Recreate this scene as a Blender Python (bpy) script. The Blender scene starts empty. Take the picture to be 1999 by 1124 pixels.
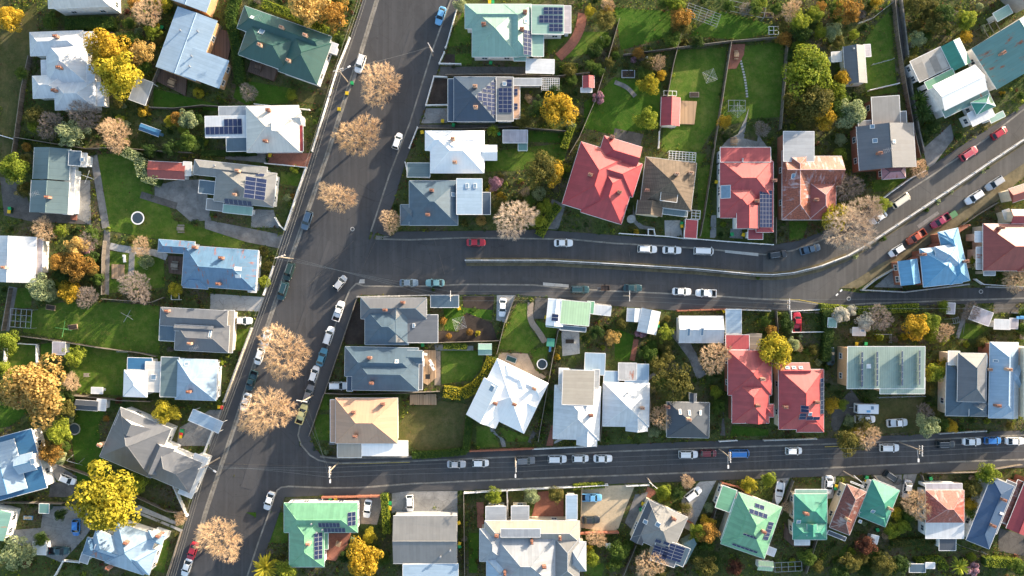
import bpy, math, random
import numpy as np
from mathutils import Vector

# ------------------------------------------------------------------ camera, sky, sun, exposure
CAM_H = 160.0; FPX = 1333.0; CX = 999.5; CY = 562.0
scene = bpy.context.scene
cd = bpy.data.cameras.new("Camera"); cam = bpy.data.objects.new("Camera", cd)
scene.collection.objects.link(cam); scene.camera = cam
cam.location = (0, 0, CAM_H); cam.rotation_euler = (0, 0, 0)
cd.sensor_width = 36.0; cd.lens = 24.0; cd.clip_start = 0.5; cd.clip_end = 3000
SUN_ELEV = 10.5
SDIR = Vector((0.76, 0.65, 0)).normalized()            # towards the sun, right and up in the photograph
world = bpy.data.worlds.new("World"); scene.world = world; world.use_nodes = True
wn = world.node_tree.nodes; wl = world.node_tree.links
for n in list(wn): wn.remove(n)
sky = wn.new("ShaderNodeTexSky"); sky.sky_type = 'NISHITA'; sky.sun_disc = False
sky.sun_elevation = math.radians(SUN_ELEV); sky.sun_rotation = math.atan2(SDIR.x, SDIR.y)
sky.air_density = 1.0; sky.dust_density = 2.0; sky.ozone_density = 1.0
bg = wn.new("ShaderNodeBackground"); bg.inputs[1].default_value = 0.15
wo = wn.new("ShaderNodeOutputWorld"); wl.new(sky.outputs[0], bg.inputs[0]); wl.new(bg.outputs[0], wo.inputs[0])
sl = bpy.data.lights.new("Sun", 'SUN'); sl.energy = 4.2; sl.angle = math.radians(0.5); sl.color = (1.0, 0.83, 0.64)
sun = bpy.data.objects.new("Sun", sl); scene.collection.objects.link(sun); sun.location = (60, 60, 80)
se = math.radians(SUN_ELEV)
sun.rotation_euler = Vector((-SDIR.x*math.cos(se), -SDIR.y*math.cos(se), -math.sin(se))).to_track_quat('-Z', 'Y').to_euler()
scene.view_settings.view_transform = 'Standard'; scene.view_settings.look = 'None'
scene.view_settings.exposure = 1.78; scene.view_settings.gamma = 1.0
scene.cycles.max_bounces = 6; scene.cycles.diffuse_bounces = 4; scene.cycles.transparent_max_bounces = 6
COL = scene.collection
RNG = random.Random(7)

# ------------------------------------------------------------------ pixel tracing to ground metres
def P(u, v, z=0.0):
    k = (CAM_H - z) / FPX
    return ((u - CX) * k, -(v - CY) * k)
_t = [0.0, 0.0, 1.0]
def tile(c, r):
    _t[0] = (0, 400, 800, 1200, 1599)[c]; _t[1] = (0, 275, 550, 824)[r]; _t[2] = 3.7475
def full(): _t[0] = 0; _t[1] = 0; _t[2] = 1.0
def px(x, y): return (_t[0] + x / _t[2], _t[1] + y / _t[2])
def W(x, y, z=0.0):
    u, v = px(x, y); return P(u, v, z)

# ------------------------------------------------------------------ mesh builder
class MB:
    def __init__(s): s.v = []; s.f = []; s.m = []; s.uv = []
    def poly(s, pts, mi=0, uv=None):
        b = len(s.v); s.v += [tuple(p) for p in pts]; s.f.append(tuple(range(b, b + len(pts)))); s.m.append(mi)
        s.uv += uv if uv else [(p[0], p[1]) for p in pts]
    def box(s, c, d, rz=0.0, mi=0, taper=1.0):
        cs, sn = math.cos(rz), math.sin(rz); x, y, z = d[0]/2, d[1]/2, d[2]/2; q = []
        for (a, b, e) in ((-1,-1,-1),(1,-1,-1),(1,1,-1),(-1,1,-1),(-1,-1,1),(1,-1,1),(1,1,1),(-1,1,1)):
            t = taper if e > 0 else 1.0
            lx, ly = a*x*t, b*y*t
            q.append((c[0]+lx*cs-ly*sn, c[1]+lx*sn+ly*cs, c[2]+e*z))
        for f in ((3,2,1,0),(4,5,6,7),(0,1,5,4),(1,2,6,5),(2,3,7,6),(3,0,4,7)): s.poly([q[i] for i in f], mi)
    def tube(s, p0, p1, r0, r1=None, n=6, mi=0, cap=True):
        r1 = r0 if r1 is None else r1
        a = Vector(p0); b = Vector(p1); d = b - a
        if d.length < 1e-6: return
        d.normalize(); u = d.orthogonal().normalized(); w = d.cross(u)
        A = [a + (u*math.cos(2*math.pi*i/n) + w*math.sin(2*math.pi*i/n))*r0 for i in range(n)]
        B = [b + (u*math.cos(2*math.pi*i/n) + w*math.sin(2*math.pi*i/n))*r1 for i in range(n)]
        base = len(s.v); s.v += [tuple(p) for p in A+B]
        for i in range(n):
            j = (i+1) % n
            s.f.append((base+i, base+j, base+n+j, base+n+i)); s.m.append(mi); s.uv += [(0,0),(1,0),(1,1),(0,1)]
        if cap:
            s.f.append(tuple(base+n+i for i in range(n))); s.m.append(mi); s.uv += [(0,0)]*n
            s.f.append(tuple(base+n-1-i for i in range(n))); s.m.append(mi); s.uv += [(0,0)]*n
    def prism(s, pts, z0, z1, mi=0, mtop=None, bottom=False):
        a = sum(pts[i][0]*pts[(i+1)%len(pts)][1]-pts[(i+1)%len(pts)][0]*pts[i][1] for i in range(len(pts)))
        if a < 0: pts = pts[::-1]
        n = len(pts); s.poly([(p[0], p[1], z1) for p in pts], mi if mtop is None else mtop)
        for i in range(n):
            p, q = pts[i], pts[(i+1)%n]
            s.poly([(p[0],p[1],z0),(q[0],q[1],z0),(q[0],q[1],z1),(p[0],p[1],z1)], mi)
        if bottom: s.poly([(p[0],p[1],z0) for p in pts[::-1]], mi)
    def quads(s, V, mi=0):                       # V: numpy (n,4,3)
        b = len(s.v); n = len(V); s.v += [tuple(p) for p in V.reshape(-1, 3).tolist()]
        s.f += [(b+4*i, b+4*i+1, b+4*i+2, b+4*i+3) for i in range(n)]; s.m += [mi]*n; s.uv += [(0,0),(1,0),(1,1),(0,1)]*n
    def mesh(s, name, mats, origin=(0,0,0), smooth=False):
        me = bpy.data.meshes.new(name)
        v = np.array(s.v, dtype=np.float32) - np.array(origin, dtype=np.float32)
        me.from_pydata(v.tolist(), [], s.f)
        for m in mats: me.materials.append(m)
        if len(mats) > 1: me.polygons.foreach_set("material_index", s.m)
        uvl = me.uv_layers.new(name="UVMap"); uvl.data.foreach_set("uv", np.array(s.uv, dtype=np.float32).ravel())
        if smooth: me.polygons.foreach_set("use_smooth", [True]*len(s.f))
        me.update(); return me
    def build(s, name, mats, parent=None, origin=None, smooth=False):
        if not isinstance(mats, (list, tuple)): mats = [mats]
        if origin is None: origin = tuple(parent.location) if parent else (0,0,0)
        o = bpy.data.objects.new(name, s.mesh(name, mats, origin, smooth)); COL.objects.link(o)
        if parent: o.parent = parent
        elif origin != (0,0,0): o.location = origin
        return o
def tag(o, label=None, cat=None, group=None, kind=None):
    if label: o["label"] = label
    if cat: o["category"] = cat
    if group: o["group"] = group
    if kind: o["kind"] = kind
    return o
def thing(name, label, cat, loc, rz=0.0, group=None):
    o = bpy.data.objects.new(name, None); COL.objects.link(o); o.location = loc; o.rotation_euler = (0,0,rz)
    o.empty_display_size = 0.5
    return tag(o, label, cat, group)
def link(name, me, parent=None, loc=(0,0,0), rot=(0,0,0), scale=(1,1,1)):
    o = bpy.data.objects.new(name, me); COL.objects.link(o); o.location = loc; o.rotation_euler = rot; o.scale = scale
    if parent: o.parent = parent
    return o
def copy_tree(o, parent=None):
    c = o.copy(); COL.objects.link(c)
    if parent: c.parent = parent
    for ch in list(o.children): copy_tree(ch, c)
    return c

# ------------------------------------------------------------------ materials
def srgb(r, g, b):
    f = lambda c: ((c/255+0.055)/1.055)**2.4 if c > 10 else c/255/12.92
    return (f(r), f(g), f(b), 1)
class N:
    def __init__(s, name):
        s.mat = bpy.data.materials.new(name); s.mat.use_nodes = True; s.t = s.mat.node_tree
        s.b = s.t.nodes["Principled BSDF"]
    def n(s, typ, **kw):
        x = s.t.nodes.new(typ)
        for k, v in kw.items():
            if k == 'inp':
                for a, b in v.items(): x.inputs[a].default_value = b
            else: setattr(x, k, v)
        return x
    def l(s, a, b): s.t.links.new(a, b)
    def noise(s, vec, scale, detail=4, rough=0.55):
        x = s.n("ShaderNodeTexNoise", inp={'Scale': scale, 'Detail': detail, 'Roughness': rough}); s.l(vec, x.inputs['Vector']); return x.outputs['Fac']
    def map(s, vec, scale=(1,1,1), rot=(0,0,0)):
        x = s.n("ShaderNodeMapping", inp={'Scale': scale, 'Rotation': rot}); s.l(vec, x.inputs['Vector']); return x.outputs[0]
    def ramp(s, fac, stops):
        x = s.n("ShaderNodeValToRGB"); e = x.color_ramp.elements
        while len(e) < len(stops): e.new(0.5)
        for i, (p, c) in enumerate(stops): e[i].position = p; e[i].color = c if len(c) == 4 else (*c, 1)
        s.l(fac, x.inputs[0]); return x.outputs[0]
    def mix(s, fac, a, b, mode='MIX'):
        x = s.n("ShaderNodeMix", data_type='RGBA', blend_type=mode)
        for v, i in ((fac, 0), (a, 6), (b, 7)):
            if hasattr(v, 'links'): s.l(v, x.inputs[i])
            else: x.inputs[i].default_value = v
        return x.outputs[2]
    def math(s, op, a, b=0.0, c=None):
        x = s.n("ShaderNodeMath", operation=op)
        for i, v in enumerate((a, b, c)):
            if v is None: continue
            if hasattr(v, 'links'): s.l(v, x.inputs[i])
            else: x.inputs[i].default_value = v
        return x.outputs[0]
    def bump(s, h, strength=0.3, dist=0.05):
        x = s.n("ShaderNodeBump", inp={'Strength': strength, 'Distance': dist}); s.l(h, x.inputs['Height']); s.l(x.outputs[0], s.b.inputs['Normal'])
    def out(s, col=None, rough=0.8, spec=0.3, metal=0.0):
        if col is not None:
            if hasattr(col, 'links'): s.l(col, s.b.inputs['Base Color'])
            else: s.b.inputs['Base Color'].default_value = col
        s.b.inputs['Roughness'].default_value = rough; s.b.inputs['Specular IOR Level'].default_value = spec
        s.b.inputs['Metallic'].default_value = metal; return s.mat
    @property
    def pos(s): return s.n("ShaderNodeNewGeometry").outputs['Position']
    @property
    def uv(s): return s.n("ShaderNodeTexCoord").outputs['UV']
def sc(c, k): return tuple(min(1, x*k) for x in c[:3]) + (1,)
_mats = {}
def plain(name, col, rough=0.6, spec=0.3, var=0.12, scale=1.5, metal=0.0):
    if name in _mats: return _mats[name]
    m = N(name); f = m.noise(m.pos, scale, 4); c = m.ramp(f, [(0.3, sc(col, 1-var)), (0.7, sc(col, 1+var))])
    _mats[name] = m.out(c, rough, spec, metal); return _mats[name]
ROOFCOL = {}
def roof_mat(name, col, rust=0.0, rustcol=None, dirt=0.2, seam=0.76, seamk=0.82, tile=False, rough=0.5, vary=0.06, stain=None):
    ROOFCOL[name] = col; m = N(name); uv = m.uv; sx = m.n("ShaderNodeSeparateXYZ"); m.l(uv, sx.inputs[0]); u, v = sx.outputs[0], sx.outputs[1]
    pos = m.pos
    # per sheet tone
    su = m.math('FLOOR', m.math('DIVIDE', u, seam)); sv = m.math('FLOOR', m.math('DIVIDE', v, 3.6))
    cb = m.n("ShaderNodeCombineXYZ"); m.l(su, cb.inputs[0]); m.l(sv, cb.inputs[1])
    wnz = m.n("ShaderNodeTexWhiteNoise", noise_dimensions='2D'); m.l(cb.outputs[0], wnz.inputs['Vector'])
    c = m.ramp(wnz.outputs['Value'], [(0.0, sc(col, 1-vary)), (1.0, sc(col, 1+vary))])
    # weathering, blotches and streaks running down the slope
    c = m.mix(m.math('MULTIPLY', m.ramp(m.noise(pos, 0.55, 5, 0.6), [(0.42, (0,0,0)), (0.72, (1,1,1))]), dirt), c, sc(col, 0.55))
    st = m.noise(m.map(uv, (3.2, 0.35, 1)), 1.0, 4, 0.6)
    c = m.mix(m.math('MULTIPLY', m.ramp(st, [(0.5, (0,0,0)), (0.75, (1,1,1))]), dirt*1.1), c, sc(col, 0.62))
    c = m.mix(m.math('MULTIPLY', m.ramp(m.noise(pos, 0.9, 3, 0.5), [(0.55, (0,0,0)), (0.75, (1,1,1))]), dirt*0.5), c, sc(col, 1.3))
    if rust > 0:
        rc = rustcol or (0.30, 0.085, 0.03, 1)
        r1 = m.noise(m.map(uv, (1.6, 0.30, 1)), 1.0, 6, 0.65); r2 = m.noise(pos, 0.35, 3)
        r = m.math('ADD', m.math('MULTIPLY', r1, 0.65), m.math('MULTIPLY', r2, 0.45))
        t = 0.62 - rust*0.22
        c = m.mix(m.ramp(r, [(t, (0,0,0)), (t+0.09, (1,1,1))]), c, m.ramp(m.noise(pos, 3, 4), [(0.35, sc(rc, 0.6)), (0.65, sc(rc, 1.35))]))
    fr = m.math('FRACT', m.math('DIVIDE', u, seam))
    if tile:
        fv = m.math('FRACT', m.math('DIVIDE', v, 0.42)); line = m.math('LESS_THAN', fv, 0.22)
        c = m.mix(m.math('MULTIPLY', line, 0.45), c, sc(col, 0.35)); m.bump(fv, 0.5, 0.06)
    else:
        line = m.math('LESS_THAN', fr, 0.10); c = m.mix(m.math('MULTIPLY', line, 1-seamk), c, sc(col, 0.3))
        wv = m.math('SINE', m.math('MULTIPLY', u, 2*math.pi/0.19)); h = m.math('ADD', m.math('MULTIPLY', wv, 0.5), line)
        m.bump(h, 0.25, 0.03)
        rough = 0.5; m.out(c, rough, 0.6); return m.mat
    return m.out(c, rough, 0.4)
C = lambda *a: srgb(*a)
ROOF = dict(
 white=roof_mat('white painted iron', (0.55,0.57,0.59,1), dirt=0.30),
 brightwhite=roof_mat('bright white iron', (0.86,0.85,0.83,1), dirt=0.12, vary=0.02, seamk=0.9),
 offwhite=roof_mat('cream white iron', (0.62,0.58,0.52,1), dirt=0.22),
 paleblue=roof_mat('pale blue iron', (0.29,0.39,0.49,1), dirt=0.22),
 zinc=roof_mat('zincalume iron', (0.29,0.31,0.335,1), dirt=0.30, vary=0.10),
 oldzinc=roof_mat('weathered galvanised iron', (0.42,0.42,0.42,1), dirt=0.5, vary=0.14, rust=0.12),
 grey=roof_mat('mid grey iron', (0.125,0.132,0.145,1), dirt=0.25),
 greige=roof_mat('warm grey iron', (0.20,0.20,0.195,1), dirt=0.25),
 bluegrey=roof_mat('blue grey iron', (0.070,0.112,0.150,1), dirt=0.4),
 steelblue=roof_mat('steel blue painted iron', (0.105,0.20,0.31,1), dirt=0.45, rust=0.06),
 slate=roof_mat('dark slate grey iron', (0.052,0.062,0.078,1), dirt=0.2),
 navy=roof_mat('navy blue iron', (0.040,0.066,0.105,1), dirt=0.2),
 deepnavy=roof_mat('deep navy iron', (0.035,0.075,0.15,1), dirt=0.25),
 blue=roof_mat('bright blue iron', (0.12,0.30,0.47,1), dirt=0.3),
 deepblue=roof_mat('deep blue iron', (0.035,0.13,0.25,1), dirt=0.25),
 darkgreen=roof_mat('dark green iron', (0.024,0.082,0.070,1), dirt=0.25),
 teal=roof_mat('teal green iron', (0.12,0.24,0.22,1), dirt=0.15, rust=0.03),
 greenrib=roof_mat('grey green ribbed iron', (0.26,0.34,0.29,1), dirt=0.25, seam=0.5, seamk=0.45),
 palegreen=roof_mat('pale green iron', (0.23,0.37,0.31,1), dirt=0.22),
 seagreen=roof_mat('sea green iron', (0.05,0.24,0.17,1), dirt=0.38, vary=0.10),
 green=roof_mat('bright green iron', (0.14,0.33,0.20,1), dirt=0.38, vary=0.10),
 limegreen=roof_mat('light green ribbed plastic', (0.40,0.57,0.36,1), dirt=0.15, seam=0.6, seamk=0.6),
 greygreen=roof_mat('grey green tiles', (0.11,0.16,0.17,1), dirt=0.25, seam=1.6, vary=0.10),
 red=roof_mat('red painted iron', (0.34,0.042,0.050,1), dirt=0.38, vary=0.10),
 softred=roof_mat('soft coral red iron', (0.36,0.058,0.060,1), dirt=0.42, vary=0.10),
 darkred=roof_mat('dark red iron', (0.26,0.035,0.045,1), dirt=0.2),
 brickred=roof_mat('terracotta iron', (0.27,0.065,0.052,1), dirt=0.4),
 rust=roof_mat('rusted iron', (0.42,0.30,0.30,1), rust=0.85, rustcol=(0.26,0.07,0.035,1), dirt=0.5, vary=0.25),
 rust2=roof_mat('rust streaked red iron', (0.42,0.24,0.22,1), rust=0.85, rustcol=(0.30,0.07,0.045,1), dirt=0.45, vary=0.3),
 rust3=roof_mat('brown rusted iron', (0.30,0.24,0.23,1), rust=0.9, rustcol=(0.15,0.045,0.03,1), dirt=0.5, vary=0.25),
 browntile=roof_mat('weathered brown tiles', (0.15,0.115,0.085,1), tile=True, dirt=0.5, seam=0.33, vary=0.2, rough=0.85),
 tan=roof_mat('tan painted iron', (0.47,0.29,0.19,1), dirt=0.12),
 beige=roof_mat('beige iron', (0.36,0.325,0.27,1), dirt=0.2),
 pink=roof_mat('faded pink iron', (0.40,0.20,0.22,1), dirt=0.4, rust=0.1),
 lilacgrey=roof_mat('faded lilac grey iron', (0.38,0.35,0.38,1), dirt=0.45, vary=0.15),
 patch=roof_mat('patched translucent roofing', (0.30,0.28,0.25,1), dirt=0.5, seam=1.7, vary=0.5),
)
WALL = dict(
 white=plain('white weatherboard', (0.72,0.71,0.69,1), 0.7), cream=plain('cream render', (0.62,0.54,0.41,1), 0.8),
 brick=plain('red brick wall', (0.30,0.12,0.075,1), 0.9, var=0.25, scale=4), tanbrick=plain('tan brick wall', (0.48,0.30,0.16,1), 0.9, var=0.2, scale=4),
 grey=plain('grey render', (0.32,0.32,0.32,1), 0.8), green=plain('dark green boards', (0.07,0.13,0.10,1), 0.7), blue=plain('blue boards', (0.12,0.24,0.36,1), 0.7),
 dark=plain('dark boards', (0.09,0.085,0.08,1), 0.8))
M_TRIM = plain('white trim paint', (0.74,0.73,0.71,1), 0.5)
M_GLASS = plain('window glass', (0.05,0.07,0.09,1), 0.08, 0.6)
M_SKYG = plain('skylight glass', (0.16,0.24,0.32,1), 0.1, 0.6)
M_POT = plain('terracotta pot', (0.25,0.10,0.06,1), 0.85)
M_STEEL = plain('galvanised steel', (0.42,0.43,0.45,1), 0.35, metal=0.6)
M_DARK = plain('black rubber', (0.02,0.02,0.022,1), 0.8)
def brick_mat(name, c1, c2):
    m = N(name); b = m.n("ShaderNodeTexBrick", inp={'Scale': 4.0, 'Color1': c1, 'Color2': c2, 'Mortar': (0.4,0.36,0.3,1), 'Mortar Size': 0.015})
    m.l(m.pos, b.inputs['Vector']); return m.out(b.outputs[0], 0.9)
M_CHIM = brick_mat('chimney brick', (0.20,0.085,0.06,1), (0.30,0.14,0.10,1))
M_CHIMC = plain('cream chimney render', (0.46,0.31,0.22,1), 0.85)
def solar_mat():
    m = N('solar cells'); sx = m.n("ShaderNodeSeparateXYZ"); m.l(m.uv, sx.inputs[0])
    g = m.math('MAXIMUM', m.math('LESS_THAN', m.math('FRACT', m.math('MULTIPLY', sx.outputs[0], 6)), 0.07), m.math('LESS_THAN', m.math('FRACT', m.math('MULTIPLY', sx.outputs[1], 10)), 0.07))
    c = m.mix(m.math('MULTIPLY', g, 0.35), (0.014,0.024,0.07,1), (0.12,0.15,0.22,1)); return m.out(c, 0.25, 0.3)
M_SOLAR = solar_mat()
def wood_mat(name, col, ang=0.0, w=0.14):
    m = N(name); v = m.map(m.pos, (1,1,1), (0,0,ang)); sx = m.n("ShaderNodeSeparateXYZ"); m.l(v, sx.inputs[0])
    q = m.math('DIVIDE', sx.outputs[0], w); wz = m.n("ShaderNodeTexWhiteNoise", noise_dimensions='1D'); m.l(m.math('FLOOR', q), wz.inputs['W'])
    c = m.ramp(wz.outputs['Value'], [(0, sc(col, 0.7)), (1, sc(col, 1.3))])
    c = m.mix(m.math('MULTIPLY', m.math('LESS_THAN', m.math('FRACT', q), 0.12), 0.7), c, sc(col, 0.25))
    c = m.mix(m.math('MULTIPLY', m.noise(m.map(v, (3, 0.4, 1)), 1.5), 0.5), c, sc(col, 0.6)); return m.out(c, 0.85)
M_DECK = wood_mat('brown deck boards', (0.13,0.085,0.065,1)); M_DECKL = wood_mat('pale deck boards', (0.42,0.28,0.17,1), 0, 0.2)
M_FENCE = wood_mat('weathered fence palings', (0.16,0.135,0.11,1)); M_RAIL = plain('aged timber rail', (0.24,0.21,0.17,1), 0.9, var=0.25)
M_DECKG = wood_mat('silvered timber boards', (0.26,0.23,0.20,1), 1.57, 0.3)
# ground surfaces
def asphalt(name, base, streak=True, ang=0.32):
    m = N(name); p = m.pos
    c = m.ramp(m.noise(p, 0.08, 5, 0.6), [(0.3, sc(base, 0.80)), (0.7, sc(base, 1.25))])
    c = m.mix(m.math('MULTIPLY', m.ramp(m.noise(p, 0.7, 6, 0.7), [(0.45, (0,0,0)), (0.75, (1,1,1))]), 0.35), c, sc(base, 1.5))
    if streak:
        s = m.noise(m.map(p, (1.1, 0.035, 1), (0, 0, ang)), 1.0, 4, 0.5)
        c = m.mix(m.math('MULTIPLY', m.ramp(s, [(0.48, (0,0,0)), (0.70, (1,1,1))]), 0.42), c, sc(base, 1.7))
        s = m.noise(m.map(p, (0.8, 0.02, 1), (0, 0, ang)), 1.7, 3, 0.5)
        c = m.mix(m.math('MULTIPLY', m.ramp(s, [(0.52, (0,0,0)), (0.72, (1,1,1))]), 0.32), c, sc(base, 0.66))
        pt = m.noise(m.map(p, (0.5, 0.12, 1), (0, 0, ang)), 0.6, 2, 0.4); c = m.mix(m.math('MULTIPLY', m.math('GREATER_THAN', pt, 0.60), 0.28), c, sc(base, 1.45))
        oil = m.noise(p, 0.9, 4, 0.6); c = m.mix(m.math('MULTIPLY', m.ramp(oil, [(0.64, (0,0,0)), (0.74, (1,1,1))]), 0.6), c, sc(base, 0.45))
    vr = m.n("ShaderNodeTexVoronoi", feature='DISTANCE_TO_EDGE', inp={'Scale': 0.16}); m.l(m.map(p, (1,1,1)), vr.inputs['Vector'])
    c = m.mix(m.math('MULTIPLY', m.math('LESS_THAN', vr.outputs['Distance'], 0.006), 0.35), c, sc(base, 0.45))
    g = m.noise(p, 14, 3); c = m.mix(m.math('MULTIPLY', g, 0.35), c, sc(base, 0.7)); m.bump(g, 0.25, 0.02)
    return m.out(c, 0.82, 0.25)
M_ROAD = asphalt('asphalt main street', (0.060,0.060,0.063,1), True, -0.322)
M_ROAD2 = asphalt('asphalt cross street', (0.064,0.063,0.065,1), True, 1.57)
M_ROAD3 = asphalt('asphalt climbing street', (0.090,0.086,0.082,1), True, 0.98)
M_PATH = asphalt('asphalt footpath', (0.072,0.071,0.073,1), False)
def concrete(name, base, var=0.25, crack=True):
    m = N(name); p = m.pos
    c = m.ramp(m.noise(p, 0.45, 6, 0.65), [(0.3, sc(base, 1-var)), (0.7, sc(base, 1+var))])
    c = m.mix(m.math('MULTIPLY', m.ramp(m.noise(p, 2.3, 6, 0.7), [(0.5, (0,0,0)), (0.72, (1,1,1))]), 0.5), c, sc(base, 0.5))
    if crack:
        vr = m.n("ShaderNodeTexVoronoi", feature='DISTANCE_TO_EDGE', inp={'Scale': 0.4}); m.l(p, vr.inputs['Vector'])
        c = m.mix(m.math('MULTIPLY', m.math('LESS_THAN', vr.outputs['Distance'], 0.012), 0.5), c, sc(base, 0.4))
    m.bump(m.noise(p, 9, 4), 0.2, 0.03); return m.out(c, 0.9, 0.2)
PAVE = dict(conc=concrete('grey concrete', (0.24,0.235,0.225,1)), light=concrete('pale concrete', (0.40,0.39,0.37,1), 0.15), dark=concrete('dark stained paving', (0.115,0.105,0.095,1), 0.3),
 sand=concrete('sandy gravel', (0.50,0.40,0.27,1), 0.15, False), brick=concrete('brick red paving', (0.30,0.125,0.085,1), 0.2), gravel=concrete('loose grey gravel', (0.20,0.19,0.18,1), 0.4, False),
 soil=concrete('dark garden soil', (0.055,0.042,0.034,1), 0.35, False), kerb=concrete('kerb concrete', (0.22,0.205,0.18,1), 0.45), verge=concrete('dry verge', (0.15,0.125,0.075,1), 0.4, False), tan=concrete('tan aggregate paving', (0.33,0.26,0.20,1), 0.15))
def lawn_mat(name, c1, c2, c3):
    m = N(name); p = m.pos
    c = m.ramp(m.noise(p, 0.16, 5, 0.6), [(0.30, c1), (0.55, c2), (0.78, c3)])
    c = m.mix(m.math('MULTIPLY', m.ramp(m.noise(p, 0.9, 6, 0.75), [(0.45, (0,0,0)), (0.75, (1,1,1))]), 0.55), c, sc(c1, 0.55))
    c = m.mix(m.math('MULTIPLY', m.ramp(m.noise(p, 2.2, 5, 0.7), [(0.5, (0,0,0)), (0.78, (1,1,1))]), 0.45), c, c3)
    c = m.mix(m.math('MULTIPLY', m.ramp(m.noise(p, 0.5, 8, 0.8), [(0.48, (0,0,0)), (0.64, (1,1,1))]), 0.55), c, (c3[0]*1.15, c3[1]*0.95, c3[2]*1.1, 1))
    c = m.mix(m.math('MULTIPLY', m.ramp(m.noise(p, 1.6, 6, 0.8), [(0.60, (0,0,0)), (0.70, (1,1,1))]), 0.6), c, (0.10,0.085,0.05,1))
    h = m.noise(p, 5, 5, 0.8); c = m.mix(m.math('MULTIPLY', h, 0.5), c, sc(c1, 0.6)); m.bump(h, 1.0, 0.25); return m.out(c, 0.95, 0.1)
LAWN = dict(g=lawn_mat('green lawn', (0.058,0.120,0.016,1), (0.10,0.18,0.022,1), (0.22,0.24,0.06,1)),
            d=lawn_mat('dark lawn', (0.040,0.105,0.012,1), (0.068,0.155,0.016,1), (0.13,0.19,0.035,1)),
            o=lawn_mat('olive rough grass', (0.07,0.085,0.025,1), (0.12,0.12,0.045,1), (0.20,0.17,0.08,1)))
def ground_mat():
    m = N('mottled garden earth'); p = m.pos
    c = m.ramp(m.noise(p, 0.13, 6, 0.65), [(0.30, (0.060,0.095,0.022,1)), (0.48, (0.10,0.125,0.038,1)), (0.60, (0.14,0.115,0.07,1)), (0.75, (0.21,0.17,0.125,1))])
    c = m.mix(m.ramp(m.noise(p, 1.1, 7, 0.75), [(0.42, (0,0,0)), (0.68, (0.8,0.8,0.8))]), c, (0.035,0.05,0.018,1))
    c = m.mix(m.ramp(m.noise(p, 3.0, 5, 0.7), [(0.60, (0,0,0)), (0.74, (0.7,0.7,0.7))]), c, (0.24,0.20,0.14,1))
    m.bump(m.noise(p, 2.5, 6, 0.8), 1.0, 0.3); return m.out(c, 0.95, 0.1)
M_GROUND = ground_mat()
def leaf_mat(name, cols, trans=0.42):
    m = N(name); r = m.n("ShaderNodeNewGeometry").outputs['Random Per Island']
    oi = m.n("ShaderNodeObjectInfo").outputs['Random']
    c = m.ramp(r, [(i/(len(cols)-1), (*q, 1)) for i, q in enumerate(cols)])
    c = m.mix(0.35, c, m.ramp(oi, [(0, sc(cols[0], 1.0)), (1, sc(cols[-1], 1.0))]))
    nz = m.noise(m.pos, 0.75, 3, 0.6); c = m.mix(m.math('MULTIPLY', m.ramp(nz, [(0.42, (0,0,0)), (0.62, (1,1,1))]), 0.45), c, (cols[0][0]*0.8, cols[0][1]*1.0, cols[0][2], 1))
    m.out(c, 0.75, 0.2)
    tr = m.n("ShaderNodeBsdfTranslucent"); m.l(c, tr.inputs[0]); mx = m.n("ShaderNodeMixShader"); mx.inputs[0].default_value = trans
    m.l(m.b.outputs[0], mx.inputs[1]); m.l(tr.outputs[0], mx.inputs[2]); m.l(mx.outputs[0], m.t.nodes['Material Output'].inputs[0]); return m.mat
LEAF = dict(
 gold=leaf_mat('golden yellow leaves', [(0.28,0.18,0.02),(0.56,0.37,0.03),(0.80,0.56,0.06)]),
 yellow=leaf_mat('yellow green leaves', [(0.20,0.19,0.02),(0.46,0.39,0.03),(0.72,0.58,0.06)]),
 lime=leaf_mat('lime green leaves', [(0.11,0.16,0.018),(0.24,0.30,0.03),(0.44,0.46,0.06)]),
 olive=leaf_mat('olive leaves', [(0.07,0.075,0.02),(0.15,0.145,0.035),(0.28,0.24,0.06)]),
 green=leaf_mat('mid green leaves', [(0.040,0.085,0.014),(0.085,0.155,0.025),(0.18,0.24,0.045)]),
 dark=leaf_mat('dark green leaves', [(0.025,0.058,0.014),(0.052,0.098,0.022),(0.095,0.145,0.032)]),
 orange=leaf_mat('orange tinged leaves', [(0.15,0.09,0.025),(0.38,0.20,0.04),(0.66,0.38,0.08)]),
 peach=leaf_mat('peach coloured leaves', [(0.32,0.21,0.07),(0.58,0.38,0.12),(0.82,0.58,0.20)]),
 silver=leaf_mat('silvery green leaves', [(0.15,0.20,0.10),(0.33,0.39,0.20),(0.58,0.60,0.32)]),
 maroon=leaf_mat('maroon leaves', [(0.06,0.02,0.02),(0.13,0.045,0.035),(0.24,0.10,0.05)]),
 pink=leaf_mat('pink blossom', [(0.32,0.14,0.20),(0.5,0.28,0.34),(0.65,0.45,0.48)]),
 blossom=leaf_mat('white blossom', [(0.4,0.36,0.28),(0.66,0.62,0.55),(0.8,0.78,0.72)]))
M_BARK = plain('grey brown bark', (0.13,0.10,0.075,1), 0.95, var=0.3, scale=3)
M_TWIG = leaf_mat('peach brown twigs', [(0.38,0.25,0.14),(0.58,0.40,0.25),(0.80,0.60,0.40)], 0.0)
M_TWIGG = leaf_mat('grey twigs', [(0.13,0.105,0.09),(0.25,0.205,0.18),(0.40,0.33,0.29)], 0.0)
M_TWIGB = leaf_mat('pale beige twigs', [(0.36,0.27,0.20),(0.54,0.42,0.32),(0.76,0.62,0.48)], 0.0)
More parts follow.
